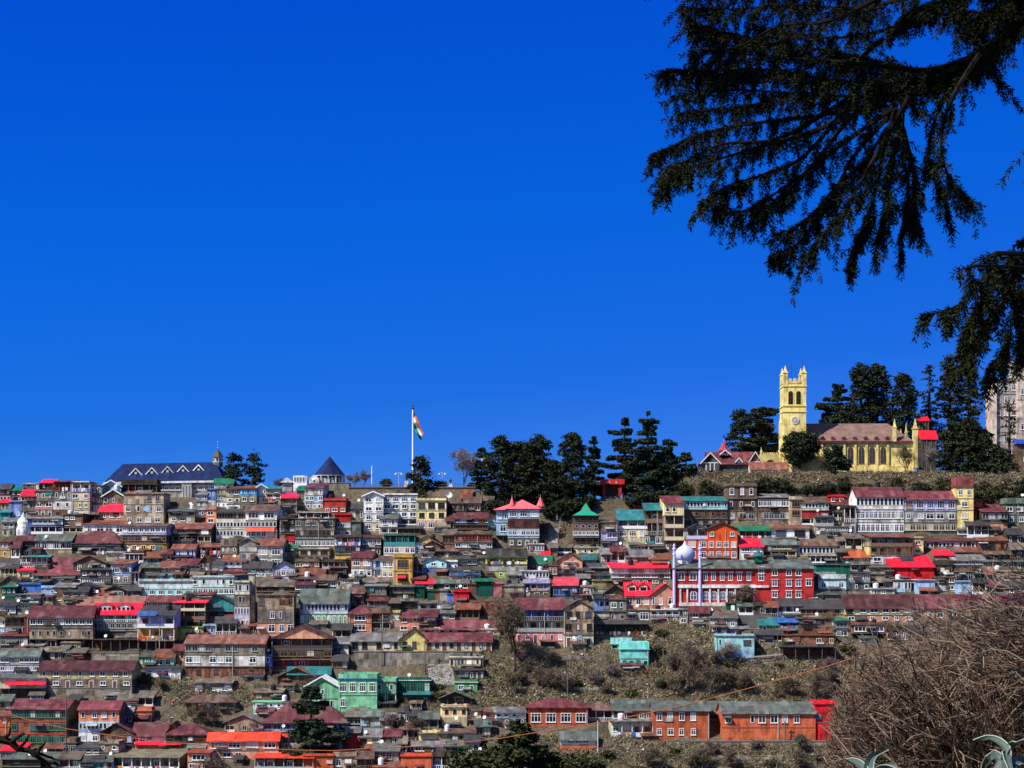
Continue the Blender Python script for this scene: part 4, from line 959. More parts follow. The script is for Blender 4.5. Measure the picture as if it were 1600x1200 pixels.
228 612 190 226 465|s rr|ye|b5:gb/bn,b5:ye/bn,w4:gw|yellow pillared house under rust red eave
610 702 220 235 390|f dg|ch|w1,w1|narrow yellow wall house right of yellow pillared house
690 1195 233 262 340|s mr|dk|r14/wh|long house with white baluster gallery under maroon eave
1190 1450 225 255 360|s rr|rb|w3|pinkish brick house among bare branches at right
950 1225 280 352 400|s rr|gb|w4|house with rusty corrugated roof right of red shed roofs
0 218 328 392 465|h or_|ye|l3:ye|yellow house with rust orange hip roof
412 800 388 490 600|s brt|brt|p|house wrapped in bright crimson tin sheets|cat=shed D=7
798 968 340 385 450|s brt|brt|p|smaller crimson tin roof shed by the bare branches|cat=shed
440 592 600 612 725|f dg|gy|r5:gy|grey house with barred windows below crimson tin sheets
628 805 600 612 740|f gy|lb|p|blue grey tin shed under the crimson tin sheets|cat=shed
55 228 528 545 710|s bn|dg|w5:gy,w2|grey house with two white window bands
-10 50 465 478 690|f gn|dgn|p,p:tw|narrow house with green tin upper wall
215 425 480 495 610|s gg|g2|p,p:ta|house with grey plank front above cluttered terrace
238 447 678 690 745|f gy|gw|w2|low pale tin house with two dark windows
818 992 570 585 710|f gb|br|w2,w2:c2|brown house left of bare branches with cream base
988 1135 612 625 730|f gy|lb|p,w2|pale blue tin house seen through bare branches
962 1255 378 432 530|s gy|gb|r6,w5|brown house with grey roof behind the bare branches
1235 1600 428 445 525|s gg|gb|w5|low house with grey green roof behind the branches at right
1335 1620 518 535 640|f dg|ta|w4,p|tan house behind bare branches at right edge
0 612 735 852 985|g dm|ta|w3:chw,w6:sl|long house with dark red roof left of the bare thicket
605 1620 735 852 985|g mr|rb|w9:sl|very long brick house with maroon roof behind thicket
60 372 988 1012 1150|f dg|rb|l2:rb,o3|brick house with dark flat roof at edge of thicket
"""
ROOFC.update(sa=(.55, .22, .12), or_=(.40, .085, .03), sa_=(.55, .22, .12), aq=(.3, .6, .58), mg=(.2, .6, .33), rd=(.5, .03, .03), dgn=(.015, .11, .07))
WALLC.update(gg_=(.13, .16, .145), m_=(.26, .07, .07))
WALLC['or'] = (.54, .135, .06)
NH = build_houses(CATALOG)
print("blocks", NH, "labels", len(LABELS), "unique", len(set(LABELS)), [l for l in LABELS if not 4 <= len(l.split()) <= 16])
# ------------------------------------------------------------------ landmarks
WALLC.update(gp=(.42, .345, .31), gq=(.66, .54, .45))
def gz(px): return ridge_z(px)
class Site:
    def __init__(s, name, label, cat, px, py, d=None, yaw=0.0, group=None):
        s.d = depth(px, py) if d is None else d; s.cx, s.cy = px, py; s.p = s.d / F
        s.pos = world_at(px, py, s.d); s.root = thing(name, label, cat, s.pos, yaw, group)
    def x(s, px): return (px - s.cx) * s.p
    def z(s, py): return (s.cy - py) * s.p
    def box(s, name, mat, a, b, top, bot, y0, y1, parent=None):
        m = MB(); m.box(s.x(a), s.x(b), y0, y1, s.z(bot), s.z(top), mat); return m.build(name, parent or s.root)
    def poly(s, name, mat, pts, y0, y1, parent=None):
        m = MB(); m.prism([(s.x(a), s.z(b)) for a, b in pts], 'y', y0, y1, mat); return m.build(name, parent or s.root)
    def win(s, px, py, wpx, hpx, n=2, fk='wh', y=0.0, gi=0):
        return add_window(s.root, s.x(px), y, s.z(py + hpx / 2), wpx * s.p, hpx * s.p, n, fk, RNG, gi)
    def arch(s, px, py_bot, wpx, hpx, fk='wh', y=0.0, gi=0, pointed=True):
        return arch_window(s.root, s.x(px), y, s.z(py_bot), wpx * s.p, hpx * s.p, fk, gi, pointed)
    def pinnacle(s, px, top, mid, bot, wpx, y, mat, parent=None):
        m = MB(); w = wpx * s.p / 2; x = s.x(px)
        m.box(x - w, x + w, y - w, y + w, s.z(bot), s.z(mid), mat); m.box(x - w * 1.25, x + w * 1.25, y - w * 1.25, y + w * 1.25, s.z(mid), s.z(mid) + .25, mat)
        m.lathe(x, y, [(w * 1.25, s.z(mid) + .25), (w * .7, s.z(mid) + (s.z(top) - s.z(mid)) * .5), (.06, s.z(top))], mat, 4)
        return m.build('pinnacle', parent or s.root)
CS = 300 / 1600.0
def cu(x): return 1180 + x * CS
def cv(y): return 550 + y * CS

def church():
    Y = wall_mat('ch'); YD = flat_mat('church_trim', (.80, .62, .16), .85, .1)
    s = Site('church', 'pale yellow church with battlemented clock tower on the ridge', 'church', cu(770), 740, 450)
    x = s.x; z = s.z
    tl, tr = cu(236), cu(424); tw = (tr - tl) * s.p; TD = tw
    tower = MB(); tower.box(x(tl), x(tr), 0, TD, z(745) - 2, z(cv(225)) - 1.2, Y); tw_o = tower.build('tower', s.root)
    for py in (283, 448, 497):
        m = MB(); m.box(x(tl) - .18, x(tr) + .18, -.18, TD + .18, z(cv(py)) - .14, z(cv(py)) + .14, YD); m.build('string_course', tw_o)
    m = MB(); zt = z(cv(225))
    for (a, b, c, d_) in ((x(tl), x(tr), -.12, .3), (x(tl), x(tr), TD - .3, TD + .12), (x(tl) - .12, x(tl) + .3, .3, TD - .3), (x(tr) - .3, x(tr) + .12, .3, TD - .3)):
        m.box(a, b, c, d_, zt - 1.2, zt - .5, Y)
        n = 5
        for k in range(n):
            if b - a > d_ - c: m.box(a + (b - a) * (k + .2) / n, a + (b - a) * (k + .8) / n, c, d_, zt - .5, zt + .15, Y)
            else: m.box(a, b, c + (d_ - c) * (k + .2) / n, c + (d_ - c) * (k + .8) / n, zt - .5, zt + .15, Y)
    m.build('battlement', tw_o)
    for px, py_ in ((tl + 2.9, .40), (tr - 2.9, .40), (tl + 2.9, TD - .40), (tr - 2.9, TD - .40)):
        s.pinnacle(px, cv(112), cv(176), cv(290), 6.6 if py_ < 1 else 5.4, py_, Y, tw_o)
    for px in (295, 360):
        m = MB(); m.prism([(x(cu(px)) + a, z(cv(445)) + b) for a, b in arch_pts(1.75, 4.0, False)], 'y', -.10, -.004, YD); m.build('window_surround', tw_o)
        arch_window(s.root, x(cu(px)), -.10, z(cv(436)), 1.25, 3.5, 'dk', 0, False)
    # clock
    cx, cz = x(cu(332)), z(cv(568)); r = 34 * CS * s.p
    m = MB(); seg = 24
    ring = [(cx + r * math.cos(2 * math.pi * k / seg), cz + r * math.sin(2 * math.pi * k / seg)) for k in range(seg)]
    m.prism(ring, 'y', -.16, -.003, flat_mat('clock_rim', (.78, .72, .55))); ck = m.build('clock', tw_o)
    m = MB(); m.prism([(cx + (a - cx) * .78, cz + (b - cz) * .78) for a, b in ring], 'y', -.20, -.14, flat_mat('clock_face', (.30, .27, .24))); m.build('clock_face', ck)
    m = MB()
    m.prism([(cx + (a - cx) * .34, cz + (b - cz) * .34) for a, b in ring], 'y', -.23, -.19, flat_mat('clock_white', (.75, .73, .68)))
    for k in range(12):
        a = math.pi * k / 6; c_, s_ = math.cos(a), math.sin(a); q = .07
        m.prism([(cx + r * .52 * c_ - q * s_, cz + r * .52 * s_ + q * c_), (cx + r * .52 * c_ + q * s_, cz + r * .52 * s_ - q * c_), (cx + r * .72 * c_ + q * s_, cz + r * .72 * s_ - q * c_), (cx + r * .72 * c_ - q * s_, cz + r * .72 * s_ + q * c_)], 'y', -.225, -.19, flat_mat('clock_white', (.75, .73, .68)))
    m.build('numerals', ck)
    m = MB()
    for a, l in ((2.2, .62), (-.55, .45)):
        m.prism([(cx - .05 * math.sin(a), cz + .05 * math.cos(a)), (cx + .05 * math.sin(a), cz - .05 * math.cos(a)), (cx + r * l * math.cos(a), cz + r * l * math.sin(a))], 'y', -.26, -.24, M_DARK)
    m.build('hands', ck)
    m = MB(); m.tube([(x(cu(318)), TD / 2, z(cv(225)) - 1.2), (x(cu(318)), TD / 2, z(cv(55)))], .05, M_DARK, 4); m.tube([(x(cu(397)), .35, z(cv(120))), (x(cu(397)), .35, z(cv(52)))], .05, M_DARK, 4); m.build('antenna', tw_o)
    # stepped buttress at the tower's left
    m = MB(); m.box(x(cu(205)), x(tl) - .01, .3, 1.6, z(745) - 2, z(cv(590)), Y); m.build('buttress', s.root)
    s.pinnacle(cu(217), cv(495), cv(590), cv(620), 4.2, .95, Y)
    # nave
    ny0, ND = 1.0, 13.0; a, b = tr, cu(1322); he = z(cv(742)); hr = (HZ - cv(596)) / F * (s.d + ny0 + ND / 2) - s.pos.z
    m = MB(); m.box(x(a) + .01, x(b), ny0, ny0 + ND, z(745) - 2, he, Y); m.build('nave_wall', s.root)
    o = .55; rr = roof_mat('rr'); m = MB(); ze = he - .25
    A = [(x(a) + .02, ny0 - o, ze), (x(b) + o, ny0 - o, ze), (x(b) + o, ny0 + ND + o, ze), (x(a) + .02, ny0 + ND + o, ze)]
    r0, r1 = (x(a) + .02, ny0 + ND / 2, hr), (x(cu(1155)), ny0 + ND / 2, hr)
    rm = flat_mat('nave_roof_tiles', (.21, .125, .10), .8, .35, .15, 0.5)
    m.poly([A[0], A[1], r1, r0], rm); m.poly([A[1], A[2], r1], rm); m.poly([A[2], A[3], r0, r1], rm); m.poly([A[3], A[0], r0], rm); m.poly([A[3], A[2], A[1], A[0]], rm); ro = m.build('nave_roof', s.root)
    gm = roof_mat('mr'); m = MB(); m.box(x(a) + .02, x(b) + o + .1, ny0 - o - .12, ny0 - o + .1, ze - .25, ze + .35, gm); m.build('gutter', ro)
    for px in (570, 655, 748, 840, 930, 1020, 1112):
        w = 15 * CS * s.p; m = MB(); m.box(x(cu(px)) - w, x(cu(px)) + w, ny0 + .1, ny0 + 1.8, ze + .3, ze + 1.25, gm); m.prism([(x(cu(px)) - w - .1, ze + 1.25), (x(cu(px)) + w + .1, ze + 1.25), (x(cu(px)), ze + 1.6)], 'y', ny0, ny0 + 1.9, gm); m.build('roof_vent', ro)
    for px in (560, 655, 748, 840, 932, 1022, 1112):
        m = MB(); w = 9 * CS * s.p; m.box(x(cu(px)) - w, x(cu(px)) + w, ny0 - .45, ny0 - .004, z(745) - 2, z(cv(765)), Y); m.prism([(ny0 - .45, z(cv(765))), (ny0 - .004, z(cv(765))), (ny0 - .004, z(cv(748)))], 'x', x(cu(px)) - w, x(cu(px)) + w, YD); m.build('buttress', s.root)
    for px in (608, 702, 800, 892, 980, 1073):
        m = MB(); m.prism([(x(cu(px)) + q, z(cv(934)) + v) for q, v in arch_pts(1.95, 5.0)], 'y', ny0 - .09, ny0 - .004, YD); m.build('window_surround', s.root)
        arch_window(s.root, x(cu(px)), ny0 - .10, z(cv(930)), 1.6, 4.6, 'bn', 1)
    arch_window(s.root, x(cu(1253)), ny0 - .05, z(cv(868)), 1.4, 2.6, 'dk', 0)
    m = MB(); m.box(x(cu(430)), x(b) + .35, ny0 - .35, ny0 - .006, z(cv(965)) - 2.5, z(cv(948)), Y); m.build('plinth', s.root)
    for px, t, md, bt, w, yy in ((1165, 555, 630, 745, 26, .6), (1338, 553, 640, 965, 38, .8), (1277, 615, 665, 700, 16, 9), (1300, 612, 665, 700, 18, 12), (1352, 556, 640, 760, 18, 13)):
        s.pinnacle(cu(px), cv(t), cv(md), cv(bt), w * CS, yy, Y)
    # porch with pointed arch, left of the tower
    a, b = cu(45), cu(212)
    m = MB(); m.box(x(a), x(b), .6, 5, z(745) - 2, z(cv(850)), Y); po = m.build('porch', s.root)
    m = MB()
    for k in range(9): m.box(x(a) + (x(b) - x(a)) * (k + .15) / 9, x(a) + (x(b) - x(a)) * (k + .75) / 9, .6, 1.0, z(cv(850)), z(cv(836)), Y)
    m.build('battlement', po)
    m = MB(); m.prism([(x(cu(128)) + q, z(cv(965)) + v) for q, v in arch_pts(3.0, 2.2)], 'y', .52, .596, M_DARK); m.build('doorway', po)
    for px in (54, 205): s.pinnacle(cu(px), cv(790), cv(835), cv(930), 15 * CS, .9, Y, po)
church()

def blue_hall():
    NB = roof_mat('nb'); W = wall_mat('wh'); G = wall_mat('gy')
    A1 = lambda a, b: (a * .175, 680 + b * .175); A2 = lambda a, b: (260 + a * .175, 680 + b * .175)
    s = Site('assembly_hall', 'long hall with dark blue roof and white dormer gables on skyline', 'hall', 250, 778, 449)
    x, z = s.x, s.z; D = 15.0; xl, xr = 163, 350
    zr = (HZ - 725) / F * (s.d + D / 2) - s.pos.z; zr2 = (HZ - 722) / F * (s.d + D / 2) - s.pos.z
    ze = z(754)
    m = MB(); o = .8
    A = [(x(xl), -o, ze), (x(xr), -o, ze + .5), (x(xr), D + o, ze + .5), (x(xl), D + o, ze)]; r0, r1 = (x(182), D / 2, zr), (x(330), D / 2, zr2)
    m.poly([A[0], A[1], r1, r0], NB); m.poly([A[1], A[2], r1], NB); m.poly([A[2], A[3], r0, r1], NB); m.poly([A[3], A[0], r0], NB); m.poly([A[3], A[2], A[1], A[0]], NB); ro = m.build('roof', s.root)
    m = MB(); m.poly([(x(xl), -o - .05, ze - .45), (x(xr), -o - .05, ze + .05), (x(xr), -o - .05, ze + .55), (x(xl), -o - .05, ze + .05)], W); m.poly([(x(xr), -o + .1, ze + .05), (x(xl), -o + .1, ze - .45), (x(xl), -o - .05, ze - .45), (x(xr), -o - .05, ze + .05)], W); m.build('fascia', ro)
    m = MB(); m.box(x(166), x(347), 0, D, -5, ze, G); m.build('wall', s.root)
    for px in range(215, 345, 9): s.win(px, 762, 7, 8, 2, 'wh', 0, 1)
    k = (zr - ze) / (D / 2 + o)
    for px, py in ((209, 736), (234, 735), (258, 733), (282, 731.5), (306, 730)):
        # white bargeboard dormers standing out of the roof slope
        zc = z(py); yb = (zc - .9 - ze) / k - o; w = .95 + .35
        dm = MB(); dm.prism([(x(px) - w, zc - .9), (x(px) + w, zc - .9), (x(px), zc + .75)], 'y', yb - .15, yb + 3.2, NB); dob = dm.build('dormer', ro)
        m = MB()
        for sg in (-1, 1): m.prism([(x(px) + sg * (w + .25), zc - 1.0), (x(px), zc + .68), (x(px), zc + 1.05), (x(px) + sg * (w + .62), zc - 1.0)], 'y', yb - .3, yb - .155, W)
        m.build('bargeboard', dob)
        m = MB(); m.box(x(px) - .3, x(px) + .3, yb - .2, yb - .154, zc - .7, zc - .1, GLASS[2]); m.build('vent_panel', dob)
    # cupola
    cx, cy = x(332.5), D / 2
    m = MB(); m.lathe(cx, cy, [(1.4, z(727)), (1.4, z(719.5))], flat_mat('cupola_base', (.10, .17, .16)), 8); cu_ = m.build('cupola', ro)
    m = MB(); m.lathe(cx, cy, [(1.32, z(719.5)), (1.32, z(711.2))], W, 8); ln = m.build('lantern', cu_)
    m = MB()
    for a in range(8):
        an = 2 * math.pi * a / 8; m.box(cx + 1.2 * math.cos(an) - .2, cx + 1.2 * math.cos(an) + .2, cy + 1.2 * math.sin(an) - .2, cy + 1.2 * math.sin(an) + .2, z(717), z(713.5), GLASS[1])
    m.build('lantern_window', cu_)
    m = MB(); m.lathe(cx, cy, [(1.65, z(711.2)), (.85, z(704)), (.1, z(698))], roof_mat('dg'), 8); m.build('spire', cu_)
    m = MB(); m.tube([(cx, cy, z(698)), (cx, cy, z(687))], .035, M_PIPE, 4); m.lathe(cx, cy, [(.02, z(697)), (.2, z(696.2)), (.02, z(695.4))], M_PIPE, 6); m.lathe(cx, cy, [(.02, z(688)), (.22, z(687)), (.02, z(686))], M_PIPE, 6); m.build('finial', cu_)
    # tall window bay and lower right end
    m = MB(); m.box(x(285), x(301), -1.2, -.004, -6, z(756), G); bay = m.build('window_bay', s.root)
    for px in (288.5, 293, 297.5): s.win(px, 769, 3.2, 20, 1, 'wh', -1.2, 1)
blue_hall()

def pavilion():
    s = Site('pavilion', 'round pavilion with tall conical dark blue roof on the ridge', 'pavilion', 512, 757, 446)
    x, z = s.x, s.z; cy = 5.0; R = 25 * s.p
    m = MB(); m.lathe(0, cy, [(R, z(741)), (R * .62, z(729.5)), (R * .30, z(719.5)), (.05, z(711))], roof_mat('nb'), 12); ro = m.build('roof', s.root)
    m = MB(); m.lathe(0, cy, [(R * .98, z(742.5)), (R * .98, z(741.02))], wall_mat('wh'), 12); m.build('fascia', ro)
    m = MB(); m.lathe(0, cy, [(R * .8, z(757) - 1), (R * .8, z(742.4))], wall_mat('dg'), 12); m.build('wall', s.root)
    for k in range(12):
        a = 2 * math.pi * k / 12; px_, py_ = R * .93 * math.cos(a), cy + R * .93 * math.sin(a)
        m = MB(); m.box(px_ - .1, px_ + .1, py_ - .1, py_ + .1, z(757), z(742.4), wall_mat('wh')); m.build('post', s.root)
    for px in (497, 502, 507, 512.5, 518, 523, 528): s.win(px, 749.5, 3.6, 8, 1, 'wh', cy - math.sqrt(max(0, (R * .8) ** 2 - s.x(px) ** 2)) - .05, 2)
    w = Site('retaining_wall', 'grey stone base wall under the conical pavilion', 'wall', 518, 780, 443)
    w.box('wall', wall_mat('st'), 503, 545, 755, 790, 0, 6); w.box('coping', M_SLAB, 502.5, 545.5, 754, 755, -.1, 6.1)
    g = Site('glazed_kiosk', 'white glazed kiosk with small gables left of conical pavilion', 'kiosk', 470, 760, 446)
    W = wall_mat('wh')
    g.box('wall', W, 458, 479, 743, 768, 0, 4); g.poly('gable_roof', W, [(438, 754), (448, 746), (458, 754)], -.3, 5); g.box('annexe_wall', wall_mat('gw'), 440, 456, 754, 768, .3, 4)
    for px in (461, 465.5, 470, 474.5): g.win(px, 749, 3.4, 8, 1, 'wh', 0, 1)
    g.poly('gable', W, [(484, 757), (484, 748), (491.5, 742), (499, 748), (499, 757)], -1, 3); g.win(491.5, 752, 5, 6, 2, 'wh', -1, 1)
pavilion()

def ridge_wall():
    WB = flat_mat('wall_earth_brown', (.12, .085, .055), .95, .4, .1, .5)
    s = Site('retaining_wall', 'long brown retaining wall below the flagpole along the ridge', 'wall', 640, 800, 441.5)
    s.box('wall', WB, 545, 742, 762, 812, 0, 2.5); s.box('coping', M_SLAB, 544, 743, 760.6, 762, -.15, 2.6)
    m = MB()
    for i in range(50):
        x_ = s.x(546 + i * 4); m.box(x_ - .035, x_ + .035, .2, .27, s.z(760.6), s.z(756.5), M_POST)
    m.box(s.x(546), s.x(742), .21, .26, s.z(757), s.z(756.4), M_POST); m.build('railing', s.root)
    s = Site('retaining_wall', 'brown earth bank wall below the yellow church', 'wall', 1330, 760, 442)
    s.box('wall', WB, 1250, 1470, 742, 768, 0, 2); s.box('coping', M_SLAB, 1249, 1471, 741, 742, -.12, 2.1)
    s = Site('retaining_wall', 'stone retaining wall below the yellow school building', 'wall', 650, 1040)
    s.box('wall', wall_mat('st'), 553, 745, 1018.5, 1050, 0, 1.5); s.box('coping', M_SLAB, 552, 746, 1017.6, 1018.5, -.1, 1.6)
    s = Site('retaining_wall', 'pale stone retaining wall below the red dormer house', 'wall', 180, 1034)
    s.box('wall', wall_mat('g2'), 143, 217, 1021, 1040, 0, 1.5); s.box('coping', M_SLAB, 142.5, 217.5, 1020.2, 1021, -.1, 1.6)
    s = Site('retaining_wall', 'reddish brick retaining wall behind the bare tree right of school', 'wall', 765, 962)
    s.box('wall', wall_mat('rb'), 743, 806, 940, 962, 0, 1.5); s.box('coping', M_SLAB, 742.5, 806.5, 939.2, 940, -.1, 1.6)
    s = Site('retaining_wall', 'low stone ledge wall along foot of the long orange row', 'wall', 1190, 1163)
    s.box('wall', wall_mat('st'), 1085, 1290, 1158, 1172, -.9, .4); s.box('coping', M_SLAB, 1084, 1291, 1157.2, 1158, -1.0, .5)
    s = Site('concrete_yard', 'sloping grey paved yard beside the vented cream block', 'yard', 690, 1074)
    m = MB(); p0, p1, p2, p3 = [world_at(a, b) - s.pos for a, b in ((671, 1074), (712, 1074), (705, 1040), (668, 1042))]
    for q in (p0, p1, p2, p3): q.z += .5
    m.poly([p0, p1, p2, p3], flat_mat('yard_concrete', (.25, .235, .22), .9, .3, .1, .6)); m.poly([p0, p1, (p1.x, p1.y, p1.z - 2.5), (p0.x, p0.y, p0.z - 2.5)], wall_mat('st')); m.build('paving', s.root)
ridge_wall()

def flag():
    s = Site('flagpole', 'very tall white flagpole on the ridge', 'flagpole', 645, 765, 455)
    x, z = s.x, s.z; W = flat_mat('pole_white', (.82, .82, .80), .4, .05)
    m = MB(); m.tube([(0, 0, -3), (0, 0, z(640))], [.30, .17], W, 10); m.build('pole', s.root)
    m = MB(); m.lathe(0, 0, [(.17, z(640)), (.45, z(638)), (.45, z(637)), (.15, z(636)), (.3, z(633.5)), (.12, z(632)), (.02, z(628))], flat_mat('finial_dark', (.08, .08, .1)), 8); m.build('finial', s.root)
    f = Site('flag', 'drooping orange white and green flag at the pole top', 'flag', 645.6, 650, 454.6)
    a3 = lambda u, v: (520 + u * .175, 620 + v * .175)
    top = [(722, 132), (742, 165), (766, 225), (790, 285), (808, 325)]; bot = [(722, 262), (735, 300), (752, 330), (768, 365), (786, 390)]
    nu, nv = 24, 12; V = []
    for i in range(nu + 1):
        u = i / nu * 4; k = min(3, int(u)); t = u - k
        tp = [top[k][q] * (1 - t) + top[k + 1][q] * t for q in (0, 1)]; bt = [bot[k][q] * (1 - t) + bot[k + 1][q] * t for q in (0, 1)]
        for j in range(nv + 1):
            v = j / nv; a, b = a3(tp[0] * (1 - v) + bt[0] * v, tp[1] * (1 - v) + bt[1] * v)
            yy = .55 * math.sin(v * 7 + i * .35) * min(1, i / 6)
            V.append((f.x(a), yy, f.z(b)))
    m = MB(); ms = [flat_mat('flag_orange', (.80, .17, .02), .8, .05), flat_mat('flag_white', (.82, .82, .80), .8, .05), flat_mat('flag_green', (.02, .23, .06), .8, .05)]
    m.v = V
    for i in range(nu):
        for j in range(nv):
            m.f.append((i * (nv + 1) + j, (i + 1) * (nv + 1) + j, (i + 1) * (nv + 1) + j + 1, i * (nv + 1) + j + 1)); m.m.append(m.mi(ms[j * 3 // nv]))
    m.build('cloth', f.root, smooth=True)
    c = V[(nu // 2) * (nv + 1) + nv // 2]
    m = MB()
    for k in range(24):
        a0, a1 = 2 * math.pi * k / 24, 2 * math.pi * (k + 1) / 24
        for r0, r1 in ((.30, .42),):
            m.poly([(c[0] + r0 * math.cos(a0) * .5, c[1] - .35, c[2] + r0 * math.sin(a0)), (c[0] + r1 * math.cos(a0) * .5, c[1] - .35, c[2] + r1 * math.sin(a0)), (c[0] + r1 * math.cos(a1) * .5, c[1] - .35, c[2] + r1 * math.sin(a1)), (c[0] + r0 * math.cos(a1) * .5, c[1] - .35, c[2] + r0 * math.sin(a1))], flat_mat('wheel_blue', (.02, .03, .3)))
        m.poly([(c[0], c[1] - .351, c[2] + .01), (c[0] + .3 * math.cos(a0) * .5, c[1] - .351, c[2] + .3 * math.sin(a0)), (c[0] + .3 * math.cos(a0 + .06) * .5, c[1] - .351, c[2] + .3 * math.sin(a0 + .06))], flat_mat('wheel_blue', (.02, .03, .3)))
    m.build('wheel', f.root)
flag()

def ridge_furniture():
    B = flat_mat('bronze', (.045, .04, .035), .5); W = wall_mat('wh')
    def statue(px, top, mid, base, wpx, label):
        s = Site('statue', label, 'statue', px, base, 443); h = s.z(top) - s.z(mid); zb = s.z(mid)
        m = MB(); w = wpx * s.p / 2; m.box(-w, w, 0, 2 * w, 0, .35, W); m.prism([(-w * .9, .35), (w * .9, .35), (w * .72, zb), (-w * .72, zb)], 'y', .1, 1.9 * w, W); m.build('pedestal', s.root)
        m = MB(); m.lathe(0, w, [(h * .14, zb), (h * .16, zb + h * .2), (h * .13, zb + h * .48), (h * .19, zb + h * .62), (h * .20, zb + h * .76), (h * .07, zb + h * .83), (h * .06, zb + h * .86), (h * .085, zb + h * .92), (h * .07, zb + h * .98), (h * .02, zb + h)], B, 10, 1, .75)
        for sg in (-1, 1): m.tube([(sg * h * .19, w, zb + h * .76), (sg * h * .24, w - .05, zb + h * .58), (sg * h * .18, w - h * .12, zb + h * .45)], [h * .06, h * .05, h * .035], B, 6)
        m.build('figure', s.root, smooth=True)
    statue(635, 740, 751, 761, 7, 'dark bronze statue on white pedestal left of the flagpole')
    statue(704, 747, 755.5, 762, 6, 'small dark statue on white pedestal left of the bare ridge tree')
    def lamp(px, top, base, label):
        s = Site('street_lamp', label, 'street lamp', px, base, 444, group=None); h = s.z(top)
        m = MB(); m.tube([(0, 0, -1), (0, 0, h)], .07, M_PIPE, 6); m.build('post', s.root)
        for sg in (-1, 1):
            m = MB(); m.tube([(0, 0, h - .3), (sg * .5, 0, h - .05), (sg * .75, 0, h - .25)], .04, M_PIPE, 4); m.lathe(sg * .75, 0, [(.05, h - .2), (.26, h - .35), (.22, h - .65), (.08, h - .75)], M_DISH, 8); m.build('lamp_head', s.root)
    lamp(623, 738, 760, 'white street lamp left of the bronze statue')
    lamp(691, 738, 761, 'white twin street lamp right of the flagpole tree')
    s = Site('pole', 'plain white pole among bare bushes left of the flagpole', 'pole', 581, 752, 444)
    m = MB(); m.tube([(0, 0, -1), (0, 0, s.z(729))], .13, wall_mat('wh'), 6); m.build('shaft', s.root); m = MB(); m.lathe(0, 0, [(.05, s.z(729)), (.16, s.z(728.4)), (.03, s.z(727.6))], wall_mat('wh'), 8); m.build('cap', s.root)
    s = Site('pole', 'thin pale pole on the steps left of the green pagoda', 'pole', 870.5, 816)
    m = MB(); m.tube([(0, 0, -1), (0, 0, s.z(786))], .12, M_PIPE, 6); m.build('shaft', s.root); m = MB(); m.lathe(0, 0, [(.05, s.z(786)), (.16, s.z(785.4)), (.03, s.z(784.6))], M_PIPE, 8); m.build('cap', s.root)
    s = Site('satellite_dish', 'big white mesh dish on the cream block roof', 'dish', 701, 781, 430)
    m = MB(); c = Vector((0, 0, 1.2)); n_ = Vector((.35, -1, .3)).normalized(); u = n_.cross(Vector((0, 0, 1))).normalized(); w2 = n_.cross(u)
    R1 = [c + n_ * .35 + (u * math.cos(a * math.pi / 8) + w2 * math.sin(a * math.pi / 8)) * .85 for a in range(16)]
    for a in range(16): m.poly([R1[a], R1[(a + 1) % 16], c], M_DISH)
    m.build('reflector', s.root); m = MB(); m.tube([(0, 0, -1), (0, 0, 1.2)], .06, M_PIPE, 5); m.build('mast', s.root)
    s = Site('signboard', 'grey lattice signboard on posts beside the dark conifers', 'signboard', 757, 760, 444)
    m = MB(); m.box(-.9, .9, 0, .12, s.z(732), s.z(716), wall_mat('gy')); m.build('board', s.root)
    m = MB(); m.box(-.8, -.65, .13, .25, -1, s.z(716), M_POST); m.build('leg', s.root); m = MB(); m.box(.65, .8, .13, .25, -1, s.z(716), M_POST); m.build('leg', s.root)
ridge_furniture()

def red_pavilion():
    A4 = lambda a, b: (780 + a * .175, 640 + b * .175)
    R = wall_mat('rd'); s = Site('ticket_booth', 'red square pavilion with black opening under the tall cedars', 'pavilion', 957, 776, 444)
    s.box('roof', flat_mat('booth_red', (.60, .025, .02), .6, .15), 938.5, 975.5, 749, 757, -1.0, 6); s.box('wall', M_DARK, 944, 968, 757, 790, 2, 5)
    for a in (941.5, 966.5): s.box('pillar', R, a, a + 4.5, 757, 778, -.5, .3)
    s.box('base', wall_mat('st'), 940, 972, 775.5, 800, -.6, 5); s.box('shutter', M_DARK, 946, 966.5, 759, 775.5, .4, .6)
    m = MB()
    for px in (947, 950, 961): m.poly([(s.x(px), -1.04, s.z(755)), (s.x(px + 3), -1.04, s.z(755)), (s.x(px + 1.5), -1.04, s.z(751))], wall_mat('wh'))
    m.build('emblem', s.root)
red_pavilion()

def pagoda_house():
    A4 = lambda a, b: (780 + a * .175, 640 + b * .175)
    s = Site('pagoda_house', 'timber house crowned by a two tiered green pagoda roof', 'house', 916, 862)
    x, z = s.x, s.z; G = roof_mat('gn'); cy = 3.5
    m = MB(); R = 21.5 * s.p; m.lathe(0, cy, [(R * 1.4, z(806)), (R * 1.35, z(804.8)), (R * .55, z(797.5))], flat_mat('pagoda_green', (.012, .30, .17), .5, .2), 4, 1, .75); m.build('lower_roof', s.root)
    m = MB(); m.lathe(0, cy, [(R * .5, z(798)), (R * .5, z(797))], wall_mat('wh'), 4); m.lathe(0, cy, [(R * .52, z(797)), (R * .25, z(790.5)), (.05, z(785))], flat_mat('pagoda_green', (.012, .30, .17), .5, .2), 4); m.build('upper_roof', s.root)
    r = random.Random(5)
    block(s.root, Vector((0, 0, 0)), 40 * s.p, z(806), 6.5, parse_floors('b4:dk/dk,w4:br,r6:gb,b4:dk/dk,w3:g2'), 'f', 'dg', 'br', .1, r, {'plain': 1})
pagoda_house()

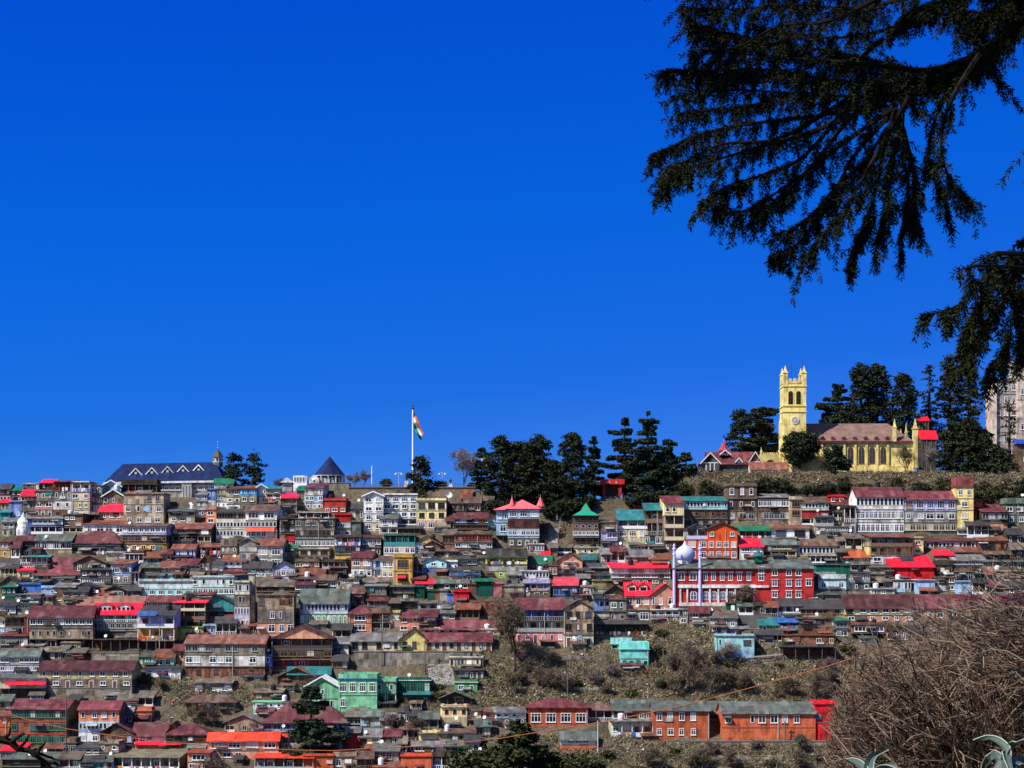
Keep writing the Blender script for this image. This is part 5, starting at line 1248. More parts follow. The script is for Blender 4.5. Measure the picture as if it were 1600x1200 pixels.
def pink_hotel():
    s = Site('hotel', 'white and pale blue hotel with pink hipped roof and two turrets', 'hotel', 812, 856)
    r = random.Random(9); x, z = s.x, s.z; PK = flat_mat('hotel_pink_roof', (.80, .13, .15), .55, .12)
    block(s.root, Vector((x(818), 0, 0)), (848 - 797) * s.p - .3, z(795.5), 7, parse_floors('l3:lb/wh,p:pr,r7:lb/wh,w4:gb'), 'f', 'gb', 'wh', .1, r, {'plain': 1})
    block(s.root, Vector((x(786), .8, 0)), (797 - 775) * s.p - .1, z(797), 5, parse_floors('w2:lb/wh,w1:lb,b2:gb'), 'f', 'gb', 'lb', .1, r, {'plain': 1})
    def pyr(name, a, b, eave, top, y0, y1, apex_px):
        m = MB(); A = [(x(a), y0, z(eave)), (x(b), y0, z(eave)), (x(b), y1, z(eave)), (x(a), y1, z(eave))]; t = (x(apex_px), (y0 + y1) / 2, z(top))
        for k in range(4): m.poly([A[k], A[(k + 1) % 4], t], PK)
        m.poly(A[::-1], PK); return m.build(name, s.root)
    pyr('roof', 789, 846, 795, 779.5, -.6, 7.6, 816); pyr('roof', 770, 803, 796.5, 785.5, -.1, 6.5, 799)
    for px, bot, top, w in ((800, 790, 776, 4.3), (844.5, 791, 776, 6.3)):
        m = MB(); ww = w * s.p; m.lathe(x(px), 1.0, [(ww * 1.15, z(bot)), (ww * .6, z(bot - 7)), (.05, z(top))], PK, 8); tu = m.build('turret', s.root)
        m = MB(); m.tube([(x(px), 1, z(top)), (x(px), 1, z(top - 3.5))], .04, M_PIPE, 4); m.build('finial', tu)
        if px > 830: m = MB(); m.lathe(x(px), 1.0, [(ww * .8, z(bot + 5)), (ww * .8, z(bot))], wall_mat('gw'), 8); m.build('turret_wall', s.root)
pink_hotel()

def timber_building():
    A5 = lambda a, b: (1040 + a * .175, 640 + b * .175)
    s = Site('timber_framed_building', 'half timbered building with maroon roofs and white bargeboards below church', 'building', 1140, 737, 446)
    x, z = s.x, s.z; MR = roof_mat('mr'); W = flat_mat('bargeboard_white', (.75, .74, .72)); ST = wall_mat('dg'); D = 9
    s.box('wall', ST, 1105, 1183, 722, 745, 0, D)
    m = MB(); zr = (HZ - 707) / F * (s.d + D / 2) - s.pos.z; ze = z(726)
    m.prism([(-.6, ze), (D / 2, zr), (D + .6, ze), (D + .6, ze + .15), (D / 2, zr + .15), (-.6, ze + .15)], 'x', x(1105), x(1187), MR); m.build('roof', s.root)
    def gable(a, b, eave, apex, bot, y0, y1, wm):
        c = (a + b) / 2
        g = s.poly('gable', wm, [(a + 2, bot), (b - 2, bot), (b - 2, eave), (c, apex + 2), (a + 2, eave)], y0, y1)
        m = MB(); m.prism([(x(a), z(eave + 2)), (x(c), z(apex)), (x(b), z(eave + 2)), (x(b), z(eave + 2) + .15), (x(c), z(apex) + .15), (x(a), z(eave + 2) + .15)], 'y', y0 - .5, y1, MR); m.build('gable_roof', g)
        m = MB()
        for sg in (a, b): m.prism([(x(sg), z(eave + 2.8)), (x(c), z(apex + .8)), (x(c), z(apex - 1.2)), (x(sg), z(eave + .4))], 'y', y0 - .62, y0 - .503, W)
        m.build('bargeboard', g)
        m = MB()
        for k in (.3, .5, .7): m.box(x(a + (b - a) * k) - .12, x(a + (b - a) * k) + .12, y0 - .06, y0 - .003, z(bot), z(eave), W)
        m.box(x(a + 3), x(b - 3), y0 - .08, y0 - .003, z(eave) - .12, z(eave) + .12, W); m.build('timber', g)
        return g
    gable(1092, 1124, 724, 709, 736, -2.5, 5, wall_mat('dg')); gable(1168, 1190, 722, 707, 726, -1, 5, wall_mat('rb')); gable(1148, 1160, 721, 716, 725, -.2, 3, wall_mat('gw')); gable(1125, 1143, 708.5, 703, 711, 1.6, 6, wall_mat('mr_') if 'mr_' in WALLC else wall_mat('rd'))
    m = MB(); cx, cy = x(1135), 5.5; m.lathe(cx, cy, [(7.5 * s.p, z(708)), (7.5 * s.p, z(701.5))], wall_mat('gw'), 8); m.lathe(cx, cy, [(10 * s.p, z(701.8)), (7.5 * s.p, z(699)), (6 * s.p, z(697.5)), (2.5 * s.p, z(690)), (.05, z(686))], flat_mat('cone_red', (.36, .05, .05), .6), 8); c = m.build('cupola', s.root)
    m = MB(); m.tube([(cx, cy, z(686)), (cx, cy, z(683))], .06, W, 4); m.build('finial', c)
    s2 = Site('cottage', 'low white cottage with red brown roof in front of church porch', 'cottage', 1202, 748, 441.5); r = random.Random(3)
    block(s2.root, Vector((0, 0, 0)), 58 * s2.p, s2.z(733), 6, parse_floors('w5:wh/wh'), 'g', 'rr', 'wh', 1.9, r, {'plain': 1})
    s3 = Site('cottage', 'low cottage under wide grey roof beneath church front', 'cottage', 1252, 759, 440.2)
    block(s3.root, Vector((0, 0, 0)), 58 * s3.p, s3.z(746.5), 4, parse_floors('w4:c2'), 'g', 'gb', 'c2', 1.1, r, {'plain': 1})
timber_building()

def far_right():
    s = Site('stone_building', 'tall grey stone building with white windows at right edge', 'building', 1578, 735, 470)
    r = random.Random(8); x, z = s.x, s.z
    block(s.root, Vector((x(1572), 0, 0)), 36 * s.p, z(596), 9, parse_floors('w3:gp,w3:gp,w3:gp,w3:gp,w3:gp,w2:gp,p:st'), 'f', 'gb', 'gp', .9, r, {'plain': 1, 'side': 'gq'})
    block(s.root, Vector((x(1608), -.8, 0)), 40 * s.p, z(570), 8, parse_floors('p:gq,w2:gq,p:gq,w2:gp,w2:gp,p:st'), 'f', 'gb', 'gq', 1.5, r, {'plain': 1})
    s.box('buttress', wall_mat('gq'), 1549, 1556, 600, 740, -.9, -.004)
    for lab, a, b, t, bt, dd, c in (('bright red hipped roof kiosk just right of church', 1434, 1453, 649.5, 658, 470, 0), ('bright red roofed walkway attached right of church', 1437, 1466, 672, 687, 462, 1)):
        q = Site('red_roof_kiosk', lab, 'kiosk', (a + b) / 2, 737, dd); RD = flat_mat('tin_red', (.78, .015, .03), .5, .12)
        yy = 3.0
        m = MB(); zt, zb = q.z(t), q.z(bt); m.prism([(-.3, zb), (yy, zt), (yy, zt + .15), (-.3, zb + .15)], 'x', q.x(a), q.x(b), RD); m.build('roof', q.root)
        m = MB(); m.box(q.x(a) + .4, q.x(b) - .4, 0, yy, -2, zb, wall_mat('dg')); m.build('wall', q.root)
        for k in range(4):
            xx = q.x(a) + (q.x(b) - q.x(a)) * (k + .5) / 4; m = MB(); m.box(xx - .12, xx + .12, -.15, -.004, -2, zb, M_POST); m.build('post', q.root)
    q = Site('blue_awning_stall', 'stall with blue awning below the grey stone building', 'stall', 1596, 712, 455)
    q.box('awning', flat_mat('tarp_blue', (.05, .10, .60), .6), 1586, 1622, 687, 694, -1.2, 1); q.box('wall', wall_mat('br'), 1588, 1622, 694, 730, -.5, 3); q.box('sign', flat_mat('sign_yellow', (.85, .7, .05)), 1598, 1622, 714, 722, -.7, -.51)
far_right()

def mosque():
    B5 = lambda a, b: (1040 + a * .175, 800 + b * .175)
    k = .175; U = lambda a: 1040 + a * k; V = lambda b: 800 + b * k
    RD = wall_mat('rd'); W = wall_mat('wh'); LV = flat_mat('lavender_paint', (.52, .52, .82), .6, .1)
    s = Site('mosque', 'red mosque with lavender onion dome and two slender minarets', 'mosque', U(660), V(815)); x, z = s.x, s.z; D = 8.0
    # left half: two storeys
    m = MB(); m.box(x(U(90)), x(U(800)), 0, D, -4, z(V(505)), RD); m.build('wall', s.root)
    m = MB(); m.box(x(U(800)), x(U(1320)), -.4, D, z(V(770)) - 6, z(V(500)), RD); m.build('wall', s.root)
    G = roof_mat('gg'); m = MB(); zr = (HZ - V(432)) / F * (s.d + D / 2) - s.pos.z; ze = z(V(500))
    m.prism([(-.9, ze - .2), (D / 2, zr), (D + .6, ze), (D + .6, ze + .15), (D / 2, zr + .15), (-.9, ze - .05)], 'x', x(U(55)), x(U(1325)), G); ro = m.build('roof', s.root)
    m = MB(); m.box(x(U(805)), x(U(870)), 1, 3, z(V(450)), z(V(395)), wall_mat('dgn')); m.lathe(x(U(838)), 2, [(1.6, z(V(395))), (1.2, z(V(372))), (.5, z(V(365))), (.4, z(V(350))), (.05, z(V(335)))], flat_mat('turret_teal', (.02, .14, .14)), 8); m.build('turret', ro)
    for a in (140, 245): s.win(U(a), V(570), 11, 14, 2, 'wh', 0, 1); s.box('lintel', W, U(a) - 8, U(a) + 8, V(533), V(545), -.25, -.004)
    for i, a in enumerate((355, 427, 505, 578, 660, 743)): s.win(U(a), V(575), 7, 13, 2, 'wh', 0, (0, 3, 1, 0, 1, 3)[i]); s.box('lintel', W, U(a) - 5.4, U(a) + 5.4, V(532), V(542), -.2, -.004)
    for i, (a, b) in enumerate(((852, 522), (852, 585), (972, 540), (972, 635), (972, 735), (1098, 540), (1098, 635), (1098, 735), (1183, 540), (1183, 635), (1183, 735), (1275, 630))):
        s.win(U(a), V(b), 8.5, 10, 2, 'wh', -.4, (3, 1, 0)[i % 3]); s.box('lintel', W, U(a) - 5.6, U(a) + 5.6, V(b - 37), V(b - 31), -.62, -.404)
    s.box('cornice', W, U(110), U(800), V(648), V(678), -.5, -.004); s.box('cornice', W, U(800), U(920), V(655), V(675), -.75, -.404)
    s.box('plinth', W, U(120), U(800), V(808), V(840), -.6, -.004)
    for a in (132, 193, 322, 395, 470, 545, 620, 790): s.box('pilaster', W, U(a - 7), U(a + 7), V(678), V(808), -.35, -.004)
    for a in (250, 362, 432, 512, 585): s.arch(U(a), V(785), 8.2 if a > 300 else 10, 14, 'wh', 0, 3, False)
    # dome
    cx, cy = x(U(185)), 3.0; R = 88 * k * s.p
    m = MB(); m.lathe(cx, cy, [(R * .72, z(V(465))), (R * .74, z(V(432)))], W, 20); m.build('drum', s.root)
    zz = lambda b: z(V(b)); m = MB()
    m.lathe(cx, cy, [(R * .74, zz(432)), (R * .93, zz(410)), (R, zz(380)), (R * .97, zz(355)), (R * .82, zz(330)), (R * .55, zz(310)), (R * .30, zz(298)), (R * .2, zz(285)), (R * .12, zz(268)), (R * .05, zz(250)), (.03, zz(235))], LV, 20); do = m.build('dome', s.root, smooth=True)
    m = MB(); m.lathe(cx, cy, [(.05, zz(262)), (.28, zz(254)), (.1, zz(246)), (.2, zz(242)), (.03, zz(222))], flat_mat('turret_teal', (.02, .14, .14)), 8); m.build('finial', do)
    for a in (75, 305):
        m = MB(); w = 13 * k * s.p; cx2 = x(U(a)); yy = -.45
        m.lathe(cx2, yy, [(w, -3), (w, z(V(480))), (w * .95, z(V(390))), (w * 1.25, z(V(385))), (w * 1.25, z(V(375))), (w * .85, z(V(370))), (w * .85, z(V(340))), (w * 1.3, z(V(335))), (w * 1.3, z(V(325))), (w * .8, z(V(318))), (w * .8, z(V(308))), (w * 1.1, z(V(302))), (w * .5, z(V(290))), (.04, z(V(280)))], LV, 10); m.build('minaret', s.root)
mosque()

def shrines():
    k = .175; s = Site('temple', 'white ribbed temple dome with pointed spire near left edge', 'temple', 189 * k, 680 + 915 * k); x, z = s.x, s.z; zz = lambda b: z(680 + b * k)
    W = wall_mat('wh'); R = 70 * k * s.p
    m = MB(); prof = [(R, -3), (R, zz(900)), (R * 1.02, zz(860)), (R * .97, zz(815)), (R * .82, zz(775)), (R * .6, zz(748))]
    m.lathe(0, R, prof, W, 16); m.build('dome', s.root, smooth=False)
    m = MB(); m.lathe(0, R, [(R * .62, zz(748)), (R * .42, zz(735)), (R * .3, zz(730)), (R * .26, zz(715)), (R * .12, zz(700)), (.03, zz(680))], flat_mat('spire_pale_green', (.50, .62, .52)), 16); m.build('spire', s.root)
    for a in (165, 205): s.arch(a * k, 680 + 870 * k, 3.4, 7, 'wh', .0, 2)
    s = Site('shrine', 'small white domed shrine above the mint green building', 'shrine', 520 + 435 * k, 800 + 795 * k); zz = lambda b: s.z(800 + b * k); w = 26 * k * s.p
    m = MB(); m.box(-w, w, 0, 2 * w, -1, zz(715), wall_mat('lb')); m.build('wall', s.root)
    m = MB(); m.lathe(0, w, [(w * 1.4, zz(715)), (w * 1.4, zz(700)), (w * 1.15, zz(692)), (w * .7, zz(672)), (w * .2, zz(658)), (.03, zz(645))], W, 12); m.build('dome', s.root, smooth=False)
    s.arch(520 + 435 * k, 800 + 785 * k, 4, 9, 'wh', 0, 3)
shrines()

# ---- dormers, awnings and other pieces that belong to houses of the catalogue
def part_on(label, fn):
    for o in COL.objects:
        if o.get('label') == label: fn(o); return
    print('MISSING', label)
def local(o, px, py, d): return world_at(px, py, d) - Vector(o.location)
def add_dormers(label, T, items, wm, rcol):
    def fn(o):
        for (a, b, top, eave, bot) in items:
            A, Bt = T(a, bot), T(b, top); d = o.location.y + 1.2
            p0 = local(o, A[0], A[1], d); p1 = local(o, Bt[0], Bt[1], d); ev = local(o, A[0], T(a, eave)[1], d).z
            m = MB(); cx = (p0.x + p1.x) / 2
            m.prism([(p0.x, p0.z), (p1.x, p0.z), (p1.x, ev), (cx, p1.z), (p0.x, ev)], 'y', 1.2, 4.2, wall_mat(wm)); dm = m.build('dormer', o)
            m = MB(); m.prism([(p0.x - .25, ev - .1), (cx, p1.z + .02), (p1.x + .25, ev - .1), (p1.x + .25, ev + .05), (cx, p1.z + .2), (p0.x - .25, ev + .05)], 'y', .9, 4.3, roof_mat(rcol)); m.build('dormer_roof', dm)
            w = (p1.x - p0.x); n = 3 if w > 2.4 else 1
            for i in range(n): put(win_one_mesh(q5(w / n * .85), q5((ev - p0.z) * .75), 'wh', 0), 'window', dm, (p0.x + w * (i + .5) / n, 1.2, p0.z + (ev - p0.z) * .12))
    part_on(label, fn)
TB1 = lambda a, b: (a * .175, 830 + b * .175)
TB4 = lambda a, b: (780 + a * .175, 800 + b * .175)
add_dormers('house with bright red roof and two white dormers', TB1, [(878, 1000, 645, 668, 716), (1045, 1165, 645, 668, 716)], 'wh', 'brt')
add_dormers('salmon orange house with crimson roof and arched dormers', TB4, [(1150, 1225, 632, 660, 715), (1250, 1325, 632, 660, 715)], 'sl', 'brt')
def awning(label, T, a, b, top, bot, col, dep=1.1):
    def fn(o):
        d = o.location.y; p0 = local(o, *T(a, top), d); p1 = local(o, *T(b, bot), d); m = MB()
        m.prism([(-.005, p0.z), (-dep, p1.z), (-dep, p1.z + .06), (-.005, p0.z + .06)], 'x', p0.x, p1.x, roof_mat(col)); m.build('awning', o)
    part_on(label, fn)
TA2 = lambda a, b: (260 + a * .175, 680 + b * .175); TC1 = lambda a, b: (a * .175, 990 + b * .175); TA5 = lambda a, b: (1040 + a * .175, 640 + b * .175); TB3 = lambda a, b: (520 + a * .175, 800 + b * .175)
ROOFC['awn'] = (.68, .09, .05)
awning('white three storey house with blue shaded windows and red awning', TA2, 705, 970, 826, 862, 'awn')
awning('cream house with red awning over an open clothes balcony', TC1, 55, 410, 425, 455, 'brt', 1.4)
awning('house with charcoal roof and blue awning beside red dormer house', TB1, 1235, 1405, 715, 755, 'bl', 1.3)
awning('ochre orange box house of two storeys with side balcony', TB3, 575, 655, 568, 592, 'brt', .9)
awning('tan house with open wooden balcony near left edge', TB1, 240, 470, 215, 232, 'te', 1.0)
# ------------------------------------------------------------------ trees
LM = dict(pine=leaf_mat('pine', (.007, .011, .006), (.050, .062, .030), .35), cedar=leaf_mat('cedar', (.010, .017, .011), (.062, .084, .048), .4),
          bush=leaf_mat('bush', (.022, .024, .010), (.10, .095, .04), .6), twig=leaf_mat('twig', (.05, .04, .03), (.16, .12, .085), .6), pink=leaf_mat('pinktwig', (.10, .075, .065), (.23, .18, .16), .5),
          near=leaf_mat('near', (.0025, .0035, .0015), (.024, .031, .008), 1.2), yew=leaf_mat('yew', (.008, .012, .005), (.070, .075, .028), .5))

def leaf_cloud(P, size, rng, flat=0.0, aspect=1.8, drop=0.0):
    """diamond leaves at points P; flat 0..1 leans them towards horizontal"""
    N = len(P); a = rng.standard_normal((N, 3)); 
    a[:, 2] *= (1 - flat); a /= np.linalg.norm(a, axis=1)[:, None] + 1e-9
    b = rng.standard_normal((N, 3)); b[:, 2] *= (1 - flat); b -= (b * a).sum(1)[:, None] * a; b /= np.linalg.norm(b, axis=1)[:, None] + 1e-9
    s = size * rng.uniform(.6, 1.3, N)[:, None]
    A = a * s * aspect * .5; Bv = b * s * .5
    A[:, 2] -= drop * s[:, 0]
    return np.stack([P - A, P - Bv, P + A, P + Bv], axis=1)

def limb_mesh(parent, segs, mat, name, n=5):
    m = MB()
    for pts, rad in segs: m.tube(pts, rad, mat, n)
    return m.build(name, parent)

def tree(px, top, base, wpx, style, label, d=446.0, name='conifer', seed=0, lean=0.0, den=1.0, group=None, cat='tree', leaf=None, bare=0.12, flat_top=False):
    rng = np.random.default_rng(seed + 100); r = random.Random(seed)
    pos = world_at(px, base, d); p = d / F; h = (base - top) * p; w = wpx * p / 2 * {'cedar': 1.3, 'dense': 1.14}.get(style, 1)
    root = thing(name, label, cat, pos, 0, group)
    tr = [(0, 0, -2.5), (lean * h * .3, 0, h * .4), (lean * h * .7, 0, h * .75), (lean * h, 0, h * (.97 if style != 'round' else .7))]
    limb_mesh(root, [(tr, [h * .022 + .12, h * .017 + .08, h * .009 + .05, .04])], M_BARK, 'trunk', 7)
    axis = lambda t: np.array([lean * h * t, 0, h * t])
    L = []; segs = []
    if style == 'cedar':
        nt_ = max(6, int(h / 1.4)); asym = r.uniform(0, 6.28); 
        for i in range(nt_):
            t = min(.985, bare + (1 - bare) * (i + .5 + r.uniform(-.4, .4)) / nt_); prof = (1 - t) ** (.75 if not flat_top else .32) * 1.05 + .06
            if t < .35 and not flat_top: prof *= .75 + .7 * t
            nb = r.randint(5, 8); tw_ = r.uniform(.72, 1.22)
            for k in range(nb):
                an = 2 * math.pi * (k + r.random()) / nb; ln = w * prof * tw_ * r.uniform(.45, 1.3) * (1 + .25 * math.cos(an - asym + i * .9)); z0 = h * t + r.uniform(-.3, .3)
                dr = np.array([math.cos(an), math.sin(an), 0]); up = r.uniform(-.05, .18)
                a0 = axis(t); a0[2] = z0
                tip = a0 + dr * ln + np.array([0, 0, ln * up])
                segs.append(([tuple(a0), tuple((a0 + tip) / 2 + np.array([0, 0, .1])), tuple(tip)], [.09, .06, .02]))
                n = int(max(12, ln * 78 * den)); u = rng.uniform(.15, 1.0, n) ** .8
                lat = rng.standard_normal(n) * ln * .16 * (1.1 - u * .6); side = np.array([-dr[1], dr[0], 0])
                Pt = a0 + np.outer(u, tip - a0) + np.outer(lat, side); Pt[:, 2] += rng.uniform(-.75, .15, n) - .15 * np.abs(lat) 
                Pt[:, 2] -= .10 * u * u * ln * .5; L.append(leaf_cloud(Pt, .40, rng, .55, 2.0, .15))
    elif style in ('dense', 'column', 'round'):
        ncl = int({'dense': 95, 'column': 80, 'round': 70}[style] * max(.5, min(2.2, h * w / 60)) * den)
        for i in range(ncl):
            if style == 'round':
                v = rng.standard_normal(3); v /= np.linalg.norm(v); rad = rng.uniform(.35, 1) ** .5
                c = np.array([v[0] * w, v[1] * w, h * .55 + v[2] * h * .45]) * 1.0; c[:2] *= rad * r.uniform(.8, 1.05); c[2] = h * .55 + v[2] * h * .45 * rad * r.uniform(.75, 1.02)
            else:
                t = bare + (.99 - bare) * rng.uniform(0, 1) ** 1.15; prof = (1 - t) ** (.48 if style == 'dense' else .35) * (.62 + .55 * min(1, t / .35)); 
                prof *= 1 + .22 * math.sin(t * 17 + seed) 
                an = rng.uniform(0, 2 * math.pi); rad = rng.uniform(.25, 1.0) ** .55 * w * min(1, prof) * r.uniform(.85, 1.1)
                c = axis(t) + np.array([math.cos(an) * rad, math.sin(an) * rad, 0])
                if rad > w * .4 and r.random() < .5: segs.append(([tuple(axis(t) - np.array([0, 0, rad * .2])), tuple(c)], [.08, .03]))
            n = int(46 * den); cr = r.uniform(.55, 1.15) * (1.0 if h > 8 else .6)
            Pt = c + rng.standard_normal((n, 3)) * np.array([cr * .75, cr * .75, cr * .42])
            if style != 'round' and i % 4:      # boughs reaching outwards in flat sprays
                rd = c - axis(max(0, c[2] / h)); rd[2] = 0; rd /= np.linalg.norm(rd) + 1e-6; ln = cr * r.uniform(1.2, 2.3) * (1 if h > 8 else .7); uu = rng.uniform(-.9, .75, n)
                Pt = c + np.outer(uu * ln, rd) + np.outer(rng.standard_normal(n) * .38 * cr, np.array([-rd[1], rd[0], 0])) ; Pt[:, 2] += rng.standard_normal(n) * .2 * cr - .16 * uu * ln
            L.append(leaf_cloud(Pt, .40 if h > 8 else .3, rng, .35, 1.7, .08))
    if L:
        V = np.concatenate(L); me = np_mesh('crown', V, 4, LM[leaf or ('cedar' if style == 'cedar' else 'pine')]); put(me, 'crown', root)
    if segs: limb_mesh(root, segs, M_BARK, 'limb', 4)
    return root

def bare_tree(px, top, base, wpx, label, d=None, seed=0, mat='twig', droop=0.0, name='bare_tree', levels=4, cat='tree', group=None, thick=1.0, up=.75, tips=True):
    r = random.Random(seed); rng = np.random.default_rng(seed)
    d = depth(px, base) if d is None else d; pos = world_at(px, base, d); p = d / F; h = (base - top) * p; w = wpx * p / 2
    root = thing(name, label, cat, pos, 0, group); segs = [[], [], []]; T = []
    def grow(pt, dr, ln, rad, lv):
        n = 3; pts = [pt]; q = pt.copy(); v = dr.copy()
        for i in range(n):
            v = (v + Vector((r.gauss(0, .16), r.gauss(0, .16), r.gauss(0, .1) + (.05 - droop * (lv / levels)) ))).normalized(); q = q + v * ln / n; pts.append(q.copy())
        segs[min(lv, 2)].append(([tuple(x) for x in pts], [rad, rad * .8, rad * .65, rad * .45]))
        if lv >= levels:
            T.append(np.array(q)); return
        for k in range(r.randint(2, 4) if lv else 5):
            t = r.uniform(.35, 1); i = min(n - 1, int(t * n)); b = pts[i].lerp(pts[i + 1], t * n - i)
            a = r.uniform(0, 2 * math.pi); sd = Vector((math.cos(a) * w / h * 1.9, math.sin(a) * w / h * 1.9, r.uniform(.15, up)))
            nd = (v * .55 + sd * .8).normalized(); grow(b, nd, ln * r.uniform(.55, .8), rad * .55, lv + 1)
    grow(Vector((0, 0, -1)), Vector((0, 0, 1)), h * .42, max(.1, h * .02) * thick, 0)
    m = MB()
    for pts, rad in segs[0]: m.tube(pts, rad, M_BARK if mat != 'pink' else flat_mat('bark_pale', (.12, .095, .085)), 6)
    m.build('trunk', root)
    m = MB()
    for pts, rad in segs[1] + segs[2]: m.tube(pts, rad, M_BARK if mat != 'pink' else flat_mat('bark_pale', (.12, .095, .085)), 3, False)
    m.build('limb', root)
    if tips and T:
        T = np.array(T); n = 7; P = np.repeat(T, n, 0) + rng.standard_normal((len(T) * n, 3)) * h * .035
        V = leaf_cloud(P, .075 + h * .002, rng, 0, 13.0, droop * 5); put(np_mesh('twigs', V, 4, LM[mat]), 'twigs', root)
    return root

RT = 'dark conifers on the ridge'
def gbase(px, d): return HZ - gz(px) * F / d     # the row where the plateau lies at distance d
tree(365, 709, 768, 34, 'column', 'dark evergreen with twin crowns right of the blue roofed hall', 447, 'evergreen_tree', 1, den=1.3)
tree(397, 709, 768, 34, 'column', 'right hand dark evergreen of the pair behind the small green roof', 447.5, 'evergreen_tree', 21, den=1.2)
bare_tree(552, 727, 760, 26, 'pinkish leafless tree just right of the conical pavilion', 446, 2, 'pink')
bare_tree(568, 729, 760, 24, 'second pinkish leafless tree beside the plain white pole', 446, 3, 'pink')
bare_tree(437, 742, 768, 18, 'small bare tree left of the white glazed kiosk', 447, 44, 'twig')
tree(603, 749, 761, 15, 'round', 'small round dark bush left of the bronze statue', 444, 'round_bush', 4, cat='bush', leaf='bush')
tree(688, 753, 762, 16, 'round', 'low dark bush between street lamp and small statue', 444, 'round_bush', 41, cat='bush', leaf='bush')
tree(657, 714, 778, 37, 'dense', 'small dark conifer with pointed top in front of the flagpole', 441, 'conifer', 5, den=1.3, bare=.03)
bare_tree(725, 690, 763, 44, 'spreading leafless grey tree on the ridge right of flagpole', 446, 7, 'pink', .25, levels=5)
tree(752, 700, 775, 34, 'cedar', 'sparse cedar with long flat boughs left of the dense conifers', 446, 'cedar_tree', 8, den=.8, flat_top=True)
tree(783, 681, 800, 58, 'dense', 'tall dense conifer leftmost of the dark ridge group', 441, 'conifer', 9, den=1.35, bare=.05)
tree(812, 692, 802, 58, 'dense', 'dense conifer behind the pink roofed hotel roof', 442, 'conifer', 10, den=1.3, bare=.05)
tree(843, 681, 805, 58, 'dense', 'tall dense conifer behind the right pink turret', 443, 'conifer', 11, den=1.35, bare=.05)
tree(893, 678, 812, 60, 'dense', 'tall full conifer standing behind the green pagoda roof', 439, 'conifer', 12, den=1.4, bare=.05)
tree(928, 679, 785, 40, 'cedar', 'slim cedar with gaps just left of red pavilion', 453, 'cedar_tree', 13, den=.9)
tree(830, 690, 803, 56, 'dense', 'dense conifer filling the gap between the two tall ridge conifers', 440, 'conifer', 135, den=1.2, bare=.03)
tree(868, 720, 806, 50, 'dense', 'shorter dark conifer between the pink hotel and the full conifer', 438, 'conifer', 136, den=1.2, bare=.03)
tree(860, 748, 806, 46, 'dense', 'low dark conifer mass between pink turret and pagoda', 437, 'conifer', 131, den=1.1, bare=.02)
tree(976, 651, 786, 66, 'cedar', 'tall layered cedar right behind the red pavilion', 456, 'cedar_tree', 14, den=1.2)
tree(1012, 643, 788, 66, 'cedar', 'tallest layered cedar of the ridge right of red pavilion', 447, 'cedar_tree', 15, den=1.2)
tree(1044, 682, 785, 56, 'cedar', 'shorter spreading cedar right of the tallest cedar', 445, 'cedar_tree', 16, den=1.0, bare=.18)
tree(1072, 706, 780, 36, 'cedar', 'low spreading cedar beside the half timbered building', 444, 'cedar_tree', 17, den=.9, bare=.15, flat_top=True)
tree(1160, 641, 737, 50, 'dense', 'dark tree left of the pair beside the church tower', 462, 'conifer', 18, den=1.3, bare=.02)
tree(1190, 636, 737, 62, 'cedar', 'broad dark cedar directly left of the church tower', 460, 'cedar_tree', 19, den=1.5, bare=.1, flat_top=True)
tree(1250, 670, 737, 56, 'round', 'rounded dark yew in front of the church nave', 445, 'yew_tree', 20, den=2.2)
tree(1305, 695, 758, 44, 'cedar', 'small flat topped cedar in front of the church windows', 443, 'cedar_tree', 22, den=1.0, bare=.45, flat_top=True)
tree(1308, 597, 730, 70, 'cedar', 'wide layered cedar behind the church roof beside tower', 476, 'cedar_tree', 23, den=1.6)
tree(1345, 569, 730, 56, 'dense', 'left top of the tallest dark conifers behind church roof', 474, 'conifer', 24, den=1.4)
tree(1370, 567, 730, 54, 'dense', 'tallest dark conifer behind the church roof', 478, 'conifer', 25, den=1.4)
tree(1410, 583, 730, 56, 'dense', 'dark conifer behind the right end of church roof', 474, 'conifer', 26, den=1.4)
tree(1452, 569, 725, 34, 'column', 'pale loose conifer column right of the church', 480, 'conifer', 27, den=.9)
tree(1484, 556, 725, 44, 'column', 'tall dark conifer beneath the drooping foreground bough', 482, 'conifer', 28, den=1.2)
tree(1514, 575, 725, 38, 'column', 'tall dark conifer left of the grey stone building', 480, 'conifer', 29, den=1.2)
tree(1488, 662, 758, 52, 'dense', 'bushy dark conifer right of the red walkway roof', 447, 'conifer', 30, den=1.4, bare=.0)
tree(1514, 655, 762, 52, 'dense', 'broad dark conifer in front of the grey stone building', 445, 'conifer', 31, den=1.4, bare=.0)
tree(1552, 712, 764, 38, 'dense', 'low dark conifer at the foot of the grey stone building', 443, 'conifer', 32, den=1.3, bare=.0)
tree(1577, 628, 700, 26, 'column', 'thin loose tree before the white windows of stone building', 460, 'slender_tree', 33, den=.6)
bare_tree(1420, 688, 745, 30, 'leafless small tree in front of the church east end', 443.5, 34, 'twig')
bare_tree(1462, 690, 742, 26, 'pale leafless tree beneath the red walkway roof', 446, 35, 'pink')
